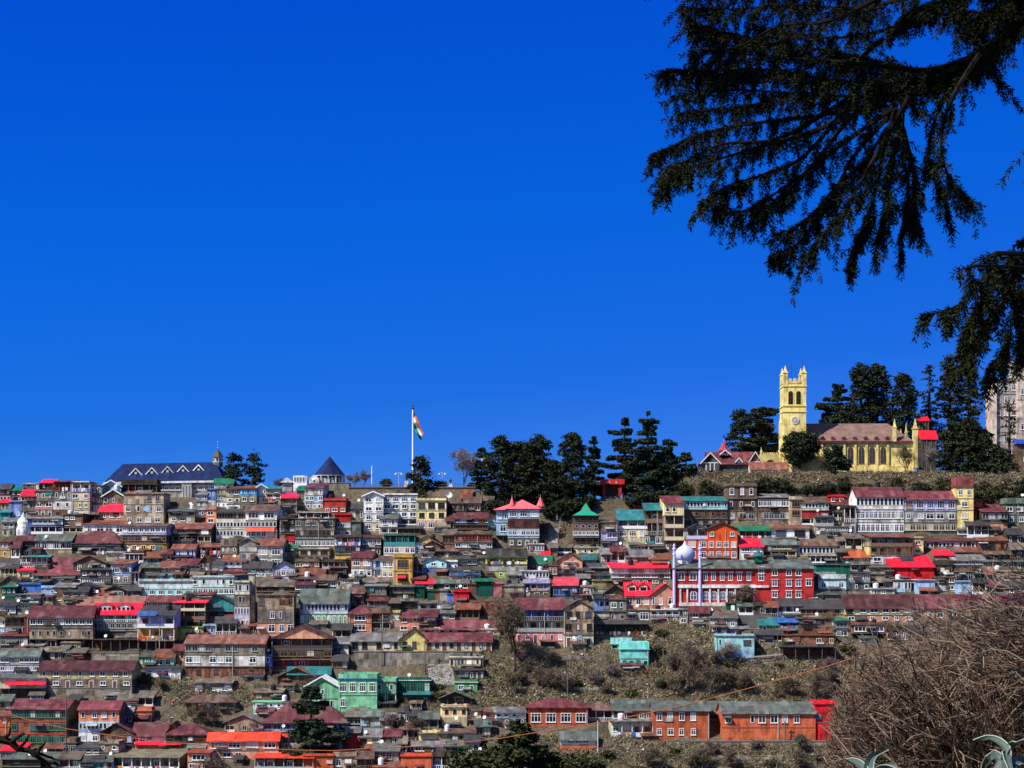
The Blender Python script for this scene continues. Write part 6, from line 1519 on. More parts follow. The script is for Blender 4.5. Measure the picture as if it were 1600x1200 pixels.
for i, (px, t, b, w, st) in enumerate(((1095, 748, 778, 26, 0), (1112, 745, 782, 24, 1), (1130, 752, 780, 22, 0), (1148, 750, 776, 24, 1), (1078, 755, 778, 20, 1), (1300, 750, 772, 26, 0), (1345, 752, 774, 28, 0), (1385, 750, 770, 24, 0), (1440, 748, 772, 30, 1), (1475, 752, 776, 24, 0), (1290, 756, 774, 20, 1), (1105, 758, 782, 26, 0), (1122, 744, 772, 28, 0), (1140, 758, 784, 24, 1), (1165, 752, 780, 28, 0), (1210, 754, 778, 24, 0), (1240, 752, 772, 28, 0), (1335, 756, 778, 30, 0), (1365, 752, 776, 30, 0), (1405, 752, 774, 30, 0), (1425, 756, 778, 26, 1), (1455, 752, 774, 24, 0), (1500, 756, 780, 30, 0), (1530, 758, 782, 30, 0), (1060, 760, 782, 24, 0))):
    bare_tree(px, t, b, w, 'brown leafless bush on the bank below the church', None, 50 + i, 'twig', name='bare_bush', cat='bush', group='leafless bushes on the bank below the church', levels=3)
for i, (px, t, b, w) in enumerate(((1195, 744, 775, 40), (1222, 746, 776, 36), (1262, 758, 776, 34), (1320, 752, 770, 24), (1180, 752, 772, 26))):
    tree(px, t, b, w, 'round', 'dark green bush under the church bank', depth(px, b), 'green_bush', 70 + i, cat='bush', leaf='pine', group='dark green bushes under the church bank', den=1.1)
# on the slope
tree(486, 1072, 1178, 56, 'cedar', 'dark flat layered cedar in front of the maroon hip roof', depth(486, 1172) - 4, 'cedar_tree', 90, den=1.4, bare=.04, flat_top=True)
bare_tree(803, 925, 1052, 70, 'big dark bare tree left of the tan gable house', depth(803, 1052), 91, 'twig', levels=5)
bare_tree(1170, 905, 962, 60, 'dark bare tree with rusty leaves before the mosque', depth(1170, 955), 92, 'twig', levels=5)
for i, (px, t, b, w) in enumerate(((1075, 1018, 1085, 42), (1110, 1025, 1090, 44), (1140, 1028, 1088, 40), (1055, 1040, 1092, 30), (1160, 1035, 1090, 30), (840, 1030, 1075, 30), (875, 1040, 1085, 26), (860, 1035, 1080, 26), (795, 1040, 1090, 28), (1230, 1050, 1092, 40), (1270, 1040, 1095, 44), (1290, 1060, 1110, 34), (625, 1100, 1150, 46), (650, 1105, 1152, 40), (305, 1085, 1132, 44), (335, 1088, 1135, 36), (1105, 1155, 1200, 40), (1080, 1165, 1205, 36), (1010, 1155, 1200, 40), (1250, 1160, 1210, 40), (1150, 1162, 1205, 30), (255, 1050, 1082, 30))):
    bare_tree(px, t, b, w, 'grey brown leafless tree on the scrubby slope', None, 110 + i, 'twig', name='bare_tree', group='leafless trees on the scrubby slope', levels=4)

for i, (px, t, b, w) in enumerate(((775, 778, 808, 34), (800, 782, 806, 30), (862, 786, 815, 34), (880, 780, 814, 36), (900, 778, 806, 34), (918, 774, 798, 28), (990, 768, 796, 30), (1010, 766, 794, 36), (1040, 765, 786, 30))):
    tree(px, t, b, w, 'round', 'dark undergrowth bush at the foot of the ridge conifers', depth(px, b), 'dark_bush', 240 + i, cat='bush', leaf='pine', group='dark undergrowth bushes under the ridge conifers', den=1.3)

for i, (px, t, b, w) in enumerate(((1478, 746, 784, 44), (1508, 750, 786, 46), (1540, 752, 790, 46), (1575, 750, 792, 48), (1600, 745, 790, 40), (1105, 750, 776, 32), (1070, 755, 778, 30), (1290, 752, 776, 34), (1350, 754, 776, 30), (1400, 756, 778, 30), (1438, 752, 778, 34))):
    tree(px, t, b, w, 'round', 'dark olive bush on the bank between church and upper houses', depth(px, b), 'olive_bush', 260 + i, cat='bush', leaf=('yew', 'pine', 'bush')[i % 3], group='dark olive bushes on the church bank', den=1.2)

tree(1538, 672, 764, 58, 'dense', 'wide dark conifer filling the slope left of stone building foot', 444, 'conifer', 280, den=1.4, bare=.0)
tree(1566, 704, 768, 48, 'dense', 'shaggy dark conifer just under the stone building windows', 442, 'conifer', 281, den=1.3, bare=.0)
_r = random.Random(88)
for i in range(34):
    a, b, c, e = _r.choice(((1040, 1180, 1035, 1092), (1040, 1180, 1035, 1092), (800, 960, 1040, 1090), (1180, 1310, 1050, 1100), (1000, 1290, 1172, 1200)))
    px, py = _r.uniform(a, b), _r.uniform(c, e); hh = _r.uniform(24, 50)
    bare_tree(px, py - hh, py, hh * _r.uniform(.7, 1.1), 'grey brown leafless tree on the scrubby slope', None, 400 + i, _r.choice(('twig', 'twig', 'pink')), group='leafless trees on the scrubby slope', levels=4)
# ------------------------------------------------------------------ scrub, rubble and dry grass on the open slopes
PATCH = [(985, 972, 1130, 1032, .9), (745, 955, 830, 1050, .7), (1130, 1000, 1330, 1035, .8), (1060, 738, 1480, 754, .9), (1470, 740, 1610, 792, .7), (660, 1040, 790, 1110, .5), (790, 1030, 1330, 1108, 1.0), (985, 1160, 1310, 1200, .8), (205, 1040, 300, 1085, .5), (250, 1070, 420, 1105, .4), (620, 1115, 690, 1160, .4), (70, 1020, 145, 1032, .25), (560, 1160, 660, 1195, .25), (700, 1150, 990, 1200, .5), (845, 790, 905, 845, .3), (1060, 745, 1480, 780, .5), (215, 1120, 290, 1150, .2), (335, 990, 400, 1000, .15), (690, 940, 750, 965, .3), (560, 770, 742, 800, 0), (890, 1000, 960, 1030, .3)]
def scrub():
    rng = np.random.default_rng(5); G = []; S = []
    for (a, b, c, e, k) in PATCH:
        n = int((c - a) * (e - b) * .26 * k)
        for i in range(n):
            px, py = rng.uniform(a, c), rng.uniform(b, e); w = np.array(world_at(px, py))
            m = rng.integers(4, 9); P = w + rng.standard_normal((m, 3)) * np.array([.35, .35, .12]) + np.array([0, 0, .25])
            G.append(leaf_cloud(P, .15, rng, 0, 8.0))
            if rng.random() < .05:
                S.append(leaf_cloud(w[None] + rng.standard_normal((3, 3)) * .3 + np.array([0, 0, .2]), .45, rng, .4, 1.2))
    o = put(np_mesh('dry_grass', np.concatenate(G), 4, leaf_mat('dry', (.07, .06, .035), (.33, .26, .16), .25)), 'dry_grass'); tag(o, 'dry grass tufts covering the open slopes', 'grass', None, 'stuff')
    o = put(np_mesh('rubble', np.concatenate(S), 4, flat_mat('rubble_pale', (.42, .40, .36), .9, .5)), 'rubble'); tag(o, 'pale rubble and litter strewn over the open slopes', 'rubble', None, 'stuff')
    r = random.Random(12)
    for i in range(120):
        a, b, c, e, k = r.choices(PATCH, [(q[2] - q[0]) * (q[3] - q[1]) * q[4] for q in PATCH])[0]
        px, py = r.uniform(a, c), r.uniform(b + 8, e + 4); sz = r.uniform(5, 15)
        if i % 3: bare_tree(px, py - sz * 1.3, py + 1, sz * r.uniform(1.2, 2), 'dry leafless shrub on the scrubby slope', None, 300 + i, r.choice(('twig', 'pink')), name='dry_shrub', cat='bush', group='dry leafless shrubs on the slope', levels=3)
        else:
            lf = r.choice(('bush', 'bush', 'yew')); lab = {'bush': 'olive brown rounded bush on the scrubby slope', 'yew': 'dark green rounded bush on the scrubby slope'}[lf]
            tree(px, py - sz, py + 1, sz * r.uniform(1.1, 1.9), 'round', lab, depth(px, py), 'scrub_bush', 300 + i, cat='bush', leaf=lf, den=.6, group={'bush': 'olive brown bushes on the slope', 'yew': 'dark green bushes on the slope'}[lf])
scrub()

def terraces():
    for lab, a, b, t, e in (('low dry stone terrace wall on the open slope left of the light blue house', 1060, 1108, 1034, 1041), ('long low stone terrace wall above the long orange row', 1150, 1262, 1068, 1076), ('stone terrace wall beneath the tan gable house', 850, 920, 1024, 1034),
            ('short stone terrace wall low on the slope under the turquoise house', 960, 1012, 1058, 1065), ('broken stone terrace wall right of the light blue house', 1196, 1240, 1034, 1042), ('stone terrace wall on the slope above the hip roofed orange red house', 868, 940, 1074, 1081), ('stone terrace wall above the mustard cottage', 285, 345, 1064, 1070), ('stone terrace wall under the long orange row', 1110, 1220, 1180, 1190)):
        s = Site('terrace_wall', lab, 'wall', (a + b) / 2, e); r = random.Random(a); m = MB(); x = s.x(a)
        while x < s.x(b):
            w = r.uniform(.7, 2.2); m.box(x, x + w - .003, r.uniform(0, .1), 1.2, -2, (e - t) * s.p * r.uniform(.7, 1.05), wall_mat('st')); x += w
        m.build('wall', s.root); s.box('coping', M_SLAB, a + 4, b - 6, t + 1.2, t + 1.9, .15, .9)
    s = Site('plank_walkway', 'long pale walkway of planks descending from the tall house on posts', 'walkway', 1175, 1031); m = MB()
    for k, (a, b, c, d_) in enumerate(((1135, 1031, 1222, 1023), (1140, 1034, 1222, 1028))):
        p0, p1 = (s.x(a), s.z(b)), (s.x(c), s.z(d_)); m.prism([p0, p1, (p1[0], p1[1] + .3), (p0[0], p0[1] + .3)], 'y', -1.2 + k * .4, -.9 + k * .4, flat_mat('plank_pale', (.36, .32, .27)))
    m.build('planks', s.root)
    for a in (1145, 1170, 1200): s.box('post', M_POST, a, a + 1.2, 1031, 1042, -.8, -.6)
    s = Site('stone_steps', 'steep stone steps climbing between pink roofed hotel and green pagoda', 'steps', 868, 858); m = MB()
    for k in range(26):
        c = world_at(862 + k * .35, 858 - k * 2.7) - s.pos; m.box(c.x - 1.4, c.x + 1.4, c.y - .3, c.y + 1.2, c.z - 1.2, c.z + .45, wall_mat('gy'))
    m.build('flight', s.root)
    for sg in (-1, 1):
        a_, b_ = world_at(862, 858) - s.pos, world_at(871, 790) - s.pos; m = MB(); m.tube([a_ + Vector((sg * 1.5, -.2, 1.3)), b_ + Vector((sg * 1.5, 0, 1.3))], .06, M_POST, 5); m.build('handrail', s.root)
terraces()
# ------------------------------------------------------------------ small dark huts and sheds wedged into the gaps between the houses
def infill():
    k = 2.0; gw, gh = 800, 240; cov = np.zeros((gh, gw), bool); Y0 = 730
    R = list(RECTS) + [(1050, 1275, 840, 942), (1052, 1102, 840, 880), (772, 852, 775, 858), (893, 938, 784, 864), (18, 48, 795, 843), (590, 604, 910, 940), (1545, 1600, 560, 735),
        (743, 806, 938, 964), (553, 746, 1016, 1052), (143, 218, 1020, 1042), (668, 712, 1040, 1076), (848, 892, 780, 852), (200, 300, 1030, 1085), (560, 745, 755, 790)]
    for (a, b, t, e) in R:
        i0, i1 = int(max(0, a / k)), int(max(0, b / k)) + 1; j0, j1 = int(max(0, (t - Y0) / k)), int(max(0, (e - Y0) / k)) + 1
        cov[j0:j1, i0:i1] = True
    def town(px, py):
        top = 800 if px < 40 else 782 if px < 850 else 800 if px < 1000 else 782
        if py < top: return False
        if px < 545: bot = 1045 if px > 230 else 1200
        elif px < 775: bot = 985
        elif px < 980: bot = 985
        elif px < 1120: bot = 975
        elif px < 1340: bot = 1000
        else: bot = 1000
        if py > bot and not (px < 200 and py < 1200) and not (520 < px < 760 and 1110 < py < 1200): return False
        return True
    kinds = [('dk', 'small dark timber hut squeezed between larger hillside houses', 'dg'), ('gb', 'small grey brown hut squeezed between larger hillside houses', 'gy'), ('br', 'small brown boarded hut squeezed between larger hillside houses', 'gb'),
             ('gy', 'small grey tin hut squeezed between larger hillside houses', 'gg'), ('dk', 'small dark hut with rusty roof squeezed between larger houses', 'rr'), ('st', 'small stone hut squeezed between larger hillside houses', 'dg'), ('ta', 'small tan hut with maroon roof squeezed between larger houses', 'mr'), ('gb', 'small drab hut with brown roof squeezed between larger houses', 'bn'), ('dg', 'small charcoal hut squeezed between larger hillside houses', 'gb')]
    r = random.Random(77); n = 0
    for j in range(gh - 1, 3, -1):
        i = 0
        while i < gw:
            if cov[j, i] or not town(i * k, Y0 + j * k): i += 1; continue
            e = i
            while e < gw and not cov[j, e] and e - i < 21: e += 1
            if e - i < 5: i = e; continue
            h = 0
            mid = (i + e) // 2
            while h < 10 and j - h > 2 and not cov[j - h, mid]: h += 1
            if h < 4: i = e; continue
            wdt = min(e - i, r.randint(9, 20)); x0, x1 = i * k - 1, (i + wdt) * k + 1; yb = Y0 + (j + 1) * k + 3; yt = yb - (h + 1.5) * k - r.uniform(2, 6)
            if not town((x0 + x1) / 2, yt + 8): i = e; continue
            w, lab, rc = r.choice(kinds); d = depth((x0 + x1) / 2, yb); p = d / F; H = (yb - yt) * p * .72; D = 3.0
            root = thing('hut', lab, 'hut', world_at((x0 + x1) / 2, yb, d), math.radians(r.uniform(-6, 6)), 'little huts wedged between the houses: ' + lab.split(' ')[1] + ' ' + lab.split(' ')[2])
            W = (x1 - x0) * p; nb = max(2, int(W / 1.1)); fl = r.choice(('r%d' % nb, 'b%d' % max(2, nb - 1), 'w2', 'r%d' % nb, 'b%d' % max(2, nb - 1)))
            block(root, Vector((0, 0, 0)), W, H, D, parse_floors(fl), r.choice('sssgf'), rc, w, max(.4, (yb - yt) * p * .28), r, {'foot': 3.0, 'ov': .6})
            cov[max(0, j - h - 1):j + 2, i:i + wdt + 1] = True; n += 1
            i += wdt + 1
    # lean-tos standing against the feet of the houses
    for (a, b, t, e) in list(RECTS):
        if r.random() > .46 or b - a < 22 or e - t < 14 or e > 1192 or (a > 1020 and e > 1010) or (540 < a < 790 and 985 < e < 1030) or (1325 < a < 1480 and e < 840): continue
        w_ = r.uniform(13, min(34, b - a)); x0 = r.uniform(a - 6, b - w_ + 6); yb = e + r.uniform(2, 6); hp = r.uniform(9, 15)
        w, lab, rc = r.choice(kinds); lab = lab.replace('squeezed between larger hillside houses', 'leaning against the foot of a house').replace('squeezed between larger houses', 'leaning against the foot of a house').replace('hut', 'lean-to')
        d = depth(x0 + w_ / 2, yb) - .5; p = d / F; W = w_ * p
        root = thing('lean_to', lab, 'lean-to', world_at(x0 + w_ / 2, yb, d), math.radians(r.uniform(-9, 9)), 'lean-tos at the feet of the houses: ' + ' '.join(lab.split()[1:4]))
        nb = max(2, int(W / 1.1)); block(root, Vector((0, 0, 0)), W, hp * p * .7, 2.6, parse_floors(r.choice(('r%d' % nb, 'b%d' % max(2, nb - 1), 'p', 'w2'))), r.choice('ssg'), rc, w, max(.4, hp * p * .3), r, {'foot': 3.0, 'ov': .6})
        n += 1
    print('infill huts', n)
infill()
# ------------------------------------------------------------------ the near deodar whose boughs hang into the top right corner
def at(px, py, d): return Vector(((px - 800) / F * d, d, (HZ - py) / F * d))
def near_tree():
    rng = np.random.default_rng(21); r = random.Random(21)
    root = thing('cedar_tree', 'near deodar cedar with dark drooping boughs filling the top right corner', 'tree', (6.6, 9.8, -6.4))
    O = Vector(root.location)
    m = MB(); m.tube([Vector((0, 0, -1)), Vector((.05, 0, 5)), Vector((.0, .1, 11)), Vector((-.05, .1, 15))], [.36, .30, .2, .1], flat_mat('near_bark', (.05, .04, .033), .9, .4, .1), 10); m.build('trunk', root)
    BK = flat_mat('twig_bark', (.018, .014, .011), .9, .3, .05)
    limbs = [ # rows and columns of each bough, distance
        (9.2, [(1700, -40), (1620, 5), (1560, 60), (1500, 95), (1440, 108), (1370, 95), (1300, 80), (1200, 66), (1130, 50), (1080, 36)], 1.0),
        (8.8, [(1700, -10), (1600, 28), (1530, 85), (1480, 105), (1390, 128), (1300, 125), (1200, 108), (1110, 112), (1036, 110)], 1.0),
        (9.5, [(1530, 85), (1470, 115), (1380, 158), (1280, 180), (1180, 192), (1110, 205), (1060, 225), (1020, 243)], 1.05),
        (9.0, [(1380, 158), (1270, 205), (1170, 235), (1100, 255), (1058, 270), (1034, 292)], .9),
        (9.8, [(1470, 108), (1400, 185), (1350, 250), (1300, 300), (1250, 350), (1190, 372)], 1.1),
        (8.7, [(1420, 150), (1370, 240), (1330, 310), (1290, 360), (1243, 424)], 1.0),
        (9.3, [(1400, 170), (1375, 260), (1360, 330), (1340, 380), (1324, 424)], 1.0),
        (9.6, [(1410, 160), (1410, 240), (1420, 290), (1412, 350), (1408, 412)], .95),
        (9.0, [(1410, 200), (1430, 280), (1425, 330), (1440, 366)], .8),
        (8.6, [(1530, 85), (1490, 150), (1470, 215), (1480, 270), (1500, 300), (1522, 320)], .75),
        (9.4, [(1500, 100), (1460, 190), (1452, 250), (1470, 300), (1484, 350)], .7),
        (9.1, [(1560, 62), (1545, 100), (1560, 125), (1592, 152)], .5),
        (9.7, [(1500, -40), (1400, 0), (1330, 12), (1240, 8), (1150, 14), (1066, 12)], 1.0),
        (8.9, [(1420, -30), (1300, 30), (1220, 40), (1150, 75), (1090, 78)], 1.0),
        (9.9, [(1380, 60), (1280, 140), (1200, 160), (1120, 170), (1056, 178)], 1.0),
        (9.3, [(1360, 120), (1260, 240), (1200, 270), (1140, 290), (1090, 320)], 1.0),
        (9.1, [(1330, 180), (1260, 270), (1215, 310), (1180, 335)], .9),
        (9.5, [(1700, 5), (1610, 5), (1560, 15), (1520, 20), (1480, 22)], .55),
        (9.0, [(1660, -60), (1600, -10), (1560, 10), (1540, 25), (1500, 40)], .6),
        (9.4, [(1480, 105), (1400, 140), (1330, 150), (1230, 145), (1130, 140), (1050, 152)], 1.0), (8.9, [(1440, 110), (1350, 100), (1260, 92), (1180, 92), (1100, 96)], .9),
        (9.2, [(1400, 165), (1310, 230), (1230, 290), (1160, 330), (1125, 318)], 1.0), (9.6, [(1390, 180), (1330, 250), (1290, 330), (1240, 385), (1206, 398)], 1.0), (8.8, [(1405, 180), (1392, 270), (1380, 340), (1368, 402)], 1.0), (9.7, [(1440, 30), (1370, 50), (1290, 60), (1230, 50), (1160, 36)], 1.0),
        (9.3, [(1520, -70), (1380, -22), (1280, -10), (1180, -14), (1070, -4)], 1.0), (8.9, [(1700, -70), (1600, -40), (1500, -10), (1440, 12), (1404, 30)], .7), (9.1, [(1330, 150), (1220, 215), (1130, 225), (1076, 250), (1044, 262)], .9),
        # the lower bough at the right edge
        (7.4, [(1720, 330), (1640, 370), (1600, 396), (1570, 416), (1530, 440), (1505, 470), (1480, 484), (1436, 497)], .40),
        (7.2, [(1600, 396), (1580, 440), (1560, 480), (1530, 520), (1510, 560), (1494, 588)], .50), (7.5, [(1600, 400), (1590, 470), (1575, 530), (1555, 565), (1540, 586)], .50),
        (7.0, [(1570, 416), (1545, 460), (1520, 500), (1505, 540)], .45), (7.3, [(1640, 372), (1612, 450), (1600, 520), (1592, 560)], .45),
        # unseen boughs of the same tree, added to shade the visible ones
        (8.6, [(1750, -140), (1500, -120), (1250, -150), (1000, -140), (850, -110)], 1.9), (8.2, [(1800, -240), (1500, -190), (1250, -230), (1000, -220), (800, -190)], 2.0),
        (8.0, [(1800, -330), (1500, -270), (1200, -310), (950, -300), (750, -270)], 2.0), (7.6, [(1800, -420), (1500, -360), (1200, -400), (900, -380)], 2.0), (8.9, [(1750, -90), (1500, -60), (1300, -90), (1150, -70), (980, -70)], 1.6),
        (7.2, [(1800, -520), (1500, -460), (1250, -500), (1000, -480)], 2.0), (6.6, [(1900, -200), (1700, -150), (1500, -170), (1350, -150)], 1.9), (6.2, [(1900, 60), (1800, 120), (1700, 170), (1650, 200)], 1.2), (6.4, [(1900, -380), (1650, -320), (1450, -340), (1250, -330)], 2.0)]
    T = []
    def spline(pts, n):
        out_ = []
        for i in range(len(pts) - 1):
            p0, p1, p2, p3 = pts[max(0, i - 1)], pts[i], pts[i + 1], pts[min(len(pts) - 1, i + 2)]
            for k in range(n):
                t = k / n; out_.append(.5 * ((2 * p1) + (p2 - p0) * t + (2 * p0 - 5 * p1 + 4 * p2 - p3) * t * t + (3 * p1 - p0 - 3 * p2 + p3) * t ** 3))
        out_.append(pts[-1]); return out_
    for li, (d, pp, den) in enumerate(limbs):
        off = len(limbs) - li < 9
        pts = [at(x, y, d + r.uniform(-.12, .12)) - O for x, y in pp]
        if pp[0][0] > 1560:
            zt = pts[0].z; tk = Vector((.02, .03, max(.5, zt - .35))); pts = [tk, tk.lerp(pts[0], .5) + Vector((0, 0, .18))] + pts
        sp = spline(pts, 6); sp = sp[:max(8, int(len(sp) * (.99 if li in (0, 1, 2, 3, 12, 13, 14, 15, 19, 20, 22, 25, 27, 28) else .94)))]; nL = len(sp)
        rad = [(.0035 + (.012 if li not in (0, 1, 2, 28, 29) else .019) * (1 - i / (nL - 1)) ** 1.4) * (1.0 if den > .6 else .75) for i in range(nL)]
        B = MB(); B.tube(sp, rad, BK, 5); bo = B.build('bough', root); B = MB()
        tot = sum((sp[i + 1] - sp[i]).length for i in range(nL - 1)); step = (.039 if not off else .14) / max(.35, den) * (1 if d > 8 or off else 2.3)
        nb = int(tot / step)
        for b in range(nb):
            u = .10 + .90 * (b + r.random()) / nb
            if pp[0][0] > 1560 and u < .3 and r.random() < .7: continue
            f = u * (nL - 1); i = min(nL - 2, int(f)); base = sp[i].lerp(sp[i + 1], f - i); tan = (sp[i + 1] - sp[i]).normalized()
            side = Vector((r.gauss(0, .7), r.gauss(0, .95), r.gauss(-.12, .42)))
            v = (tan * r.uniform(.45, 1.0) * (1 + 1.6 * u) + side * .75 * (1 - .45 * u)).normalized()
            ln = r.uniform(.08, .23) * (1.2 - .65 * u) * ((1.0 if d > 8 else .72) if not off else 2.2); n = 4; q = base.copy(); poly = [q.copy()]
            for k in range(n):
                v = (v + Vector((0, 0, -.12)) + Vector((r.gauss(0, .12), r.gauss(0, .12), 0))).normalized(); q = q + v * ln / n; poly.append(q.copy())
            if r.random() < .55: B.tube(poly, [.0035, .003, .0025, .002, .0015], BK, 3, False)
            T.append([tuple(x) for x in poly])
            for s_ in range(r.randint(1, 3)):       # hanging side shoots
                k = r.randint(1, n); p0 = poly[k]; w = (v * .4 + Vector((r.gauss(0, .5), r.gauss(0, .5), -.75))).normalized(); l2 = r.uniform(.03, .11) * (1 if not off else 1.5)
                T.append([tuple(p0 + w * l2 * t + Vector((0, 0, -.03 * t * t))) for t in (0, .25, .5, .75, 1)])
        # the end of each bough carries its own tuft
        T.append([tuple(x) for x in sp[-5:]])
        B.build('twigs', bo)
    P = np.array(T); print('sprays', len(P))
    # needles: short blades in rosettes along every shoot
    ns = 62; u = rng.uniform(0, 4, (len(P), ns)); i = np.minimum(3, u.astype(int)); fr = (u - i)[..., None]
    ar = np.arange(len(P))[:, None]; C = P[ar, i] * (1 - fr) + P[ar, i + 1] * fr; tan = P[ar, i + 1] - P[ar, i]
    C = C.reshape(-1, 3); tan = tan.reshape(-1, 3); tan /= np.linalg.norm(tan, axis=1)[:, None] + 1e-9
    N = len(C); dr = rng.standard_normal((N, 3)); dr -= (dr * tan).sum(1)[:, None] * tan; dr /= np.linalg.norm(dr, axis=1)[:, None] + 1e-9
    dr = dr * .75 + tan * .65; L_ = rng.uniform(.018, .038, N)[:, None]; w = np.cross(dr, rng.standard_normal((N, 3))); w /= np.linalg.norm(w, axis=1)[:, None] + 1e-9; w *= .0030
    V = np.stack([C - w * .5, C + dr * L_ * .5 + w, C + dr * L_, C + dr * L_ * .5 - w], axis=1)
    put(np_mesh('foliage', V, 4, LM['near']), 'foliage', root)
near_tree()

# ------------------------------------------------------------------ the bare thicket at bottom right
def thicket():
    r = random.Random(31)
    edge_px = [(1285, 1230), (1285, 1130), (1312, 1060), (1335, 1000), (1365, 968), (1430, 938), (1495, 920), (1510, 870), (1545, 838), (1600, 806), (1660, 780)]
    def inside(x, y):
        ex = np.interp(y, [b for a, b in edge_px[::-1]], [a for a, b in edge_px[::-1]])
        if y < 935 and r.random() > .10 + .30 * max(0, (y - 800) / 135) : return False
        return x > ex + r.uniform(-8, 10)
    plants = [((1520, 1420), (1285, 1420, 1080, 1230), 12.0, 'grey brown bare shrub beside the red end house, lowest left of the thicket'), ((1640, 1400), (1320, 1560, 1000, 1230), 11.0, 'dense bare shrub filling the middle of the bottom right thicket'),
              ((1760, 1330), (1430, 1640, 925, 1230), 12.5, 'pale twigged bare shrub at the right of the thicket'), ((1800, 1150), (1480, 1680, 800, 1060), 10.0, 'tall bare shrub with long slanting branches at right edge')]
    mats = [flat_mat('twig_tan', (.27, .20, .145), .85, .3, .1, 2.0), flat_mat('twig_brown', (.165, .11, .075), .85, .3, .1, 2.0), flat_mat('twig_dark', (.06, .047, .036), .9, .3, .05, 2.0), flat_mat('twig_russet', (.23, .12, .07), .85, .3, .1, 2.0)]
    for pi, (rt, box_, d, label) in enumerate(plants):
        o = at(rt[0], rt[1], d); root = thing('bare_shrub', label, 'shrub', o); St = MB(); Tw = MB(); rng = r
        nst = (300, 260, 180, 150)[pi]
        for s in range(nst):
            for _ in range(40):
                tx, ty = r.uniform(box_[0], box_[1]), r.uniform(box_[2], box_[3])
                if inside(tx, ty): break
            dd = d + r.uniform(-1.8, 1.8)
            A = at(rt[0] + r.uniform(-60, 90), rt[1] + r.uniform(-40, 40), d + r.uniform(-.6, .6)) - o; Z = at(tx, ty, dd) - o
            far = (Z - A); mid = A + far * .5 + Vector((r.uniform(-.1, .25), 0, r.uniform(.0, .30) * far.length * .5))
            n = 9; pts = [(A * (1 - t) ** 2 + mid * 2 * t * (1 - t) + Z * t * t) + Vector((r.gauss(0, .028), r.gauss(0, .028), r.gauss(0, .028))) for t in [i / n for i in range(n + 1)]]
            r0 = r.choice((.006, .008, .010, .013, .020)); mt = r.choices(mats, (4, 4, 4, 1))[0]
            St.tube(pts, [r0 * (1 - i / n) ** .8 + .0014 for i in range(n + 1)], mt, 4, False)
            for k in range((24, 22, 16, 14)[pi]):
                t = r.uniform(.28, 1.0); f = t * n; i = min(n - 1, int(f)); b = pts[i].lerp(pts[i + 1], f - i); tn = (pts[i + 1] - pts[i]).normalized()
                v = (tn + Vector((r.gauss(0, .5), r.gauss(0, .6), r.gauss(.05, .5)))).normalized(); ln = r.uniform(.12, .42); q = b.copy(); pl = [q.copy()]
                for _ in range(3):
                    v = (v + Vector((r.gauss(-.05, .32), r.gauss(0, .32), r.gauss(.04, .32)))).normalized(); q = q + v * ln / 3; pl.append(q.copy())
                px_, py_ = 800 + (q + o).x / (q + o).y * F, HZ - (q + o).z / (q + o).y * F
                if not inside(px_, py_ + 6): continue
                Tw.tube(pl, [.0042, .0034, .0026, .0016], r.choices(mats, (4, 4, 4, 1))[0], 3, False)
                for _ in range(2):
                    b2 = pl[r.randint(1, 3)]; v2 = (v + Vector((r.gauss(0, .6), r.gauss(0, .6), r.gauss(.1, .5)))).normalized(); l2 = r.uniform(.06, .2)
                    e2 = b2 + v2 * l2
                    if not inside(800 + (e2 + o).x / (e2 + o).y * F, HZ - (e2 + o).z / (e2 + o).y * F + 6): continue
                    Tw.tube([b2, b2 + v2 * l2 * .5 + Vector((0, 0, r.gauss(0, .01))), e2], [.0026, .0022, .0014], r.choices(mats, (4, 4, 4, 1))[0], 3, False)
        St.build('stem', root); Tw.build('twigs', root)
thicket()

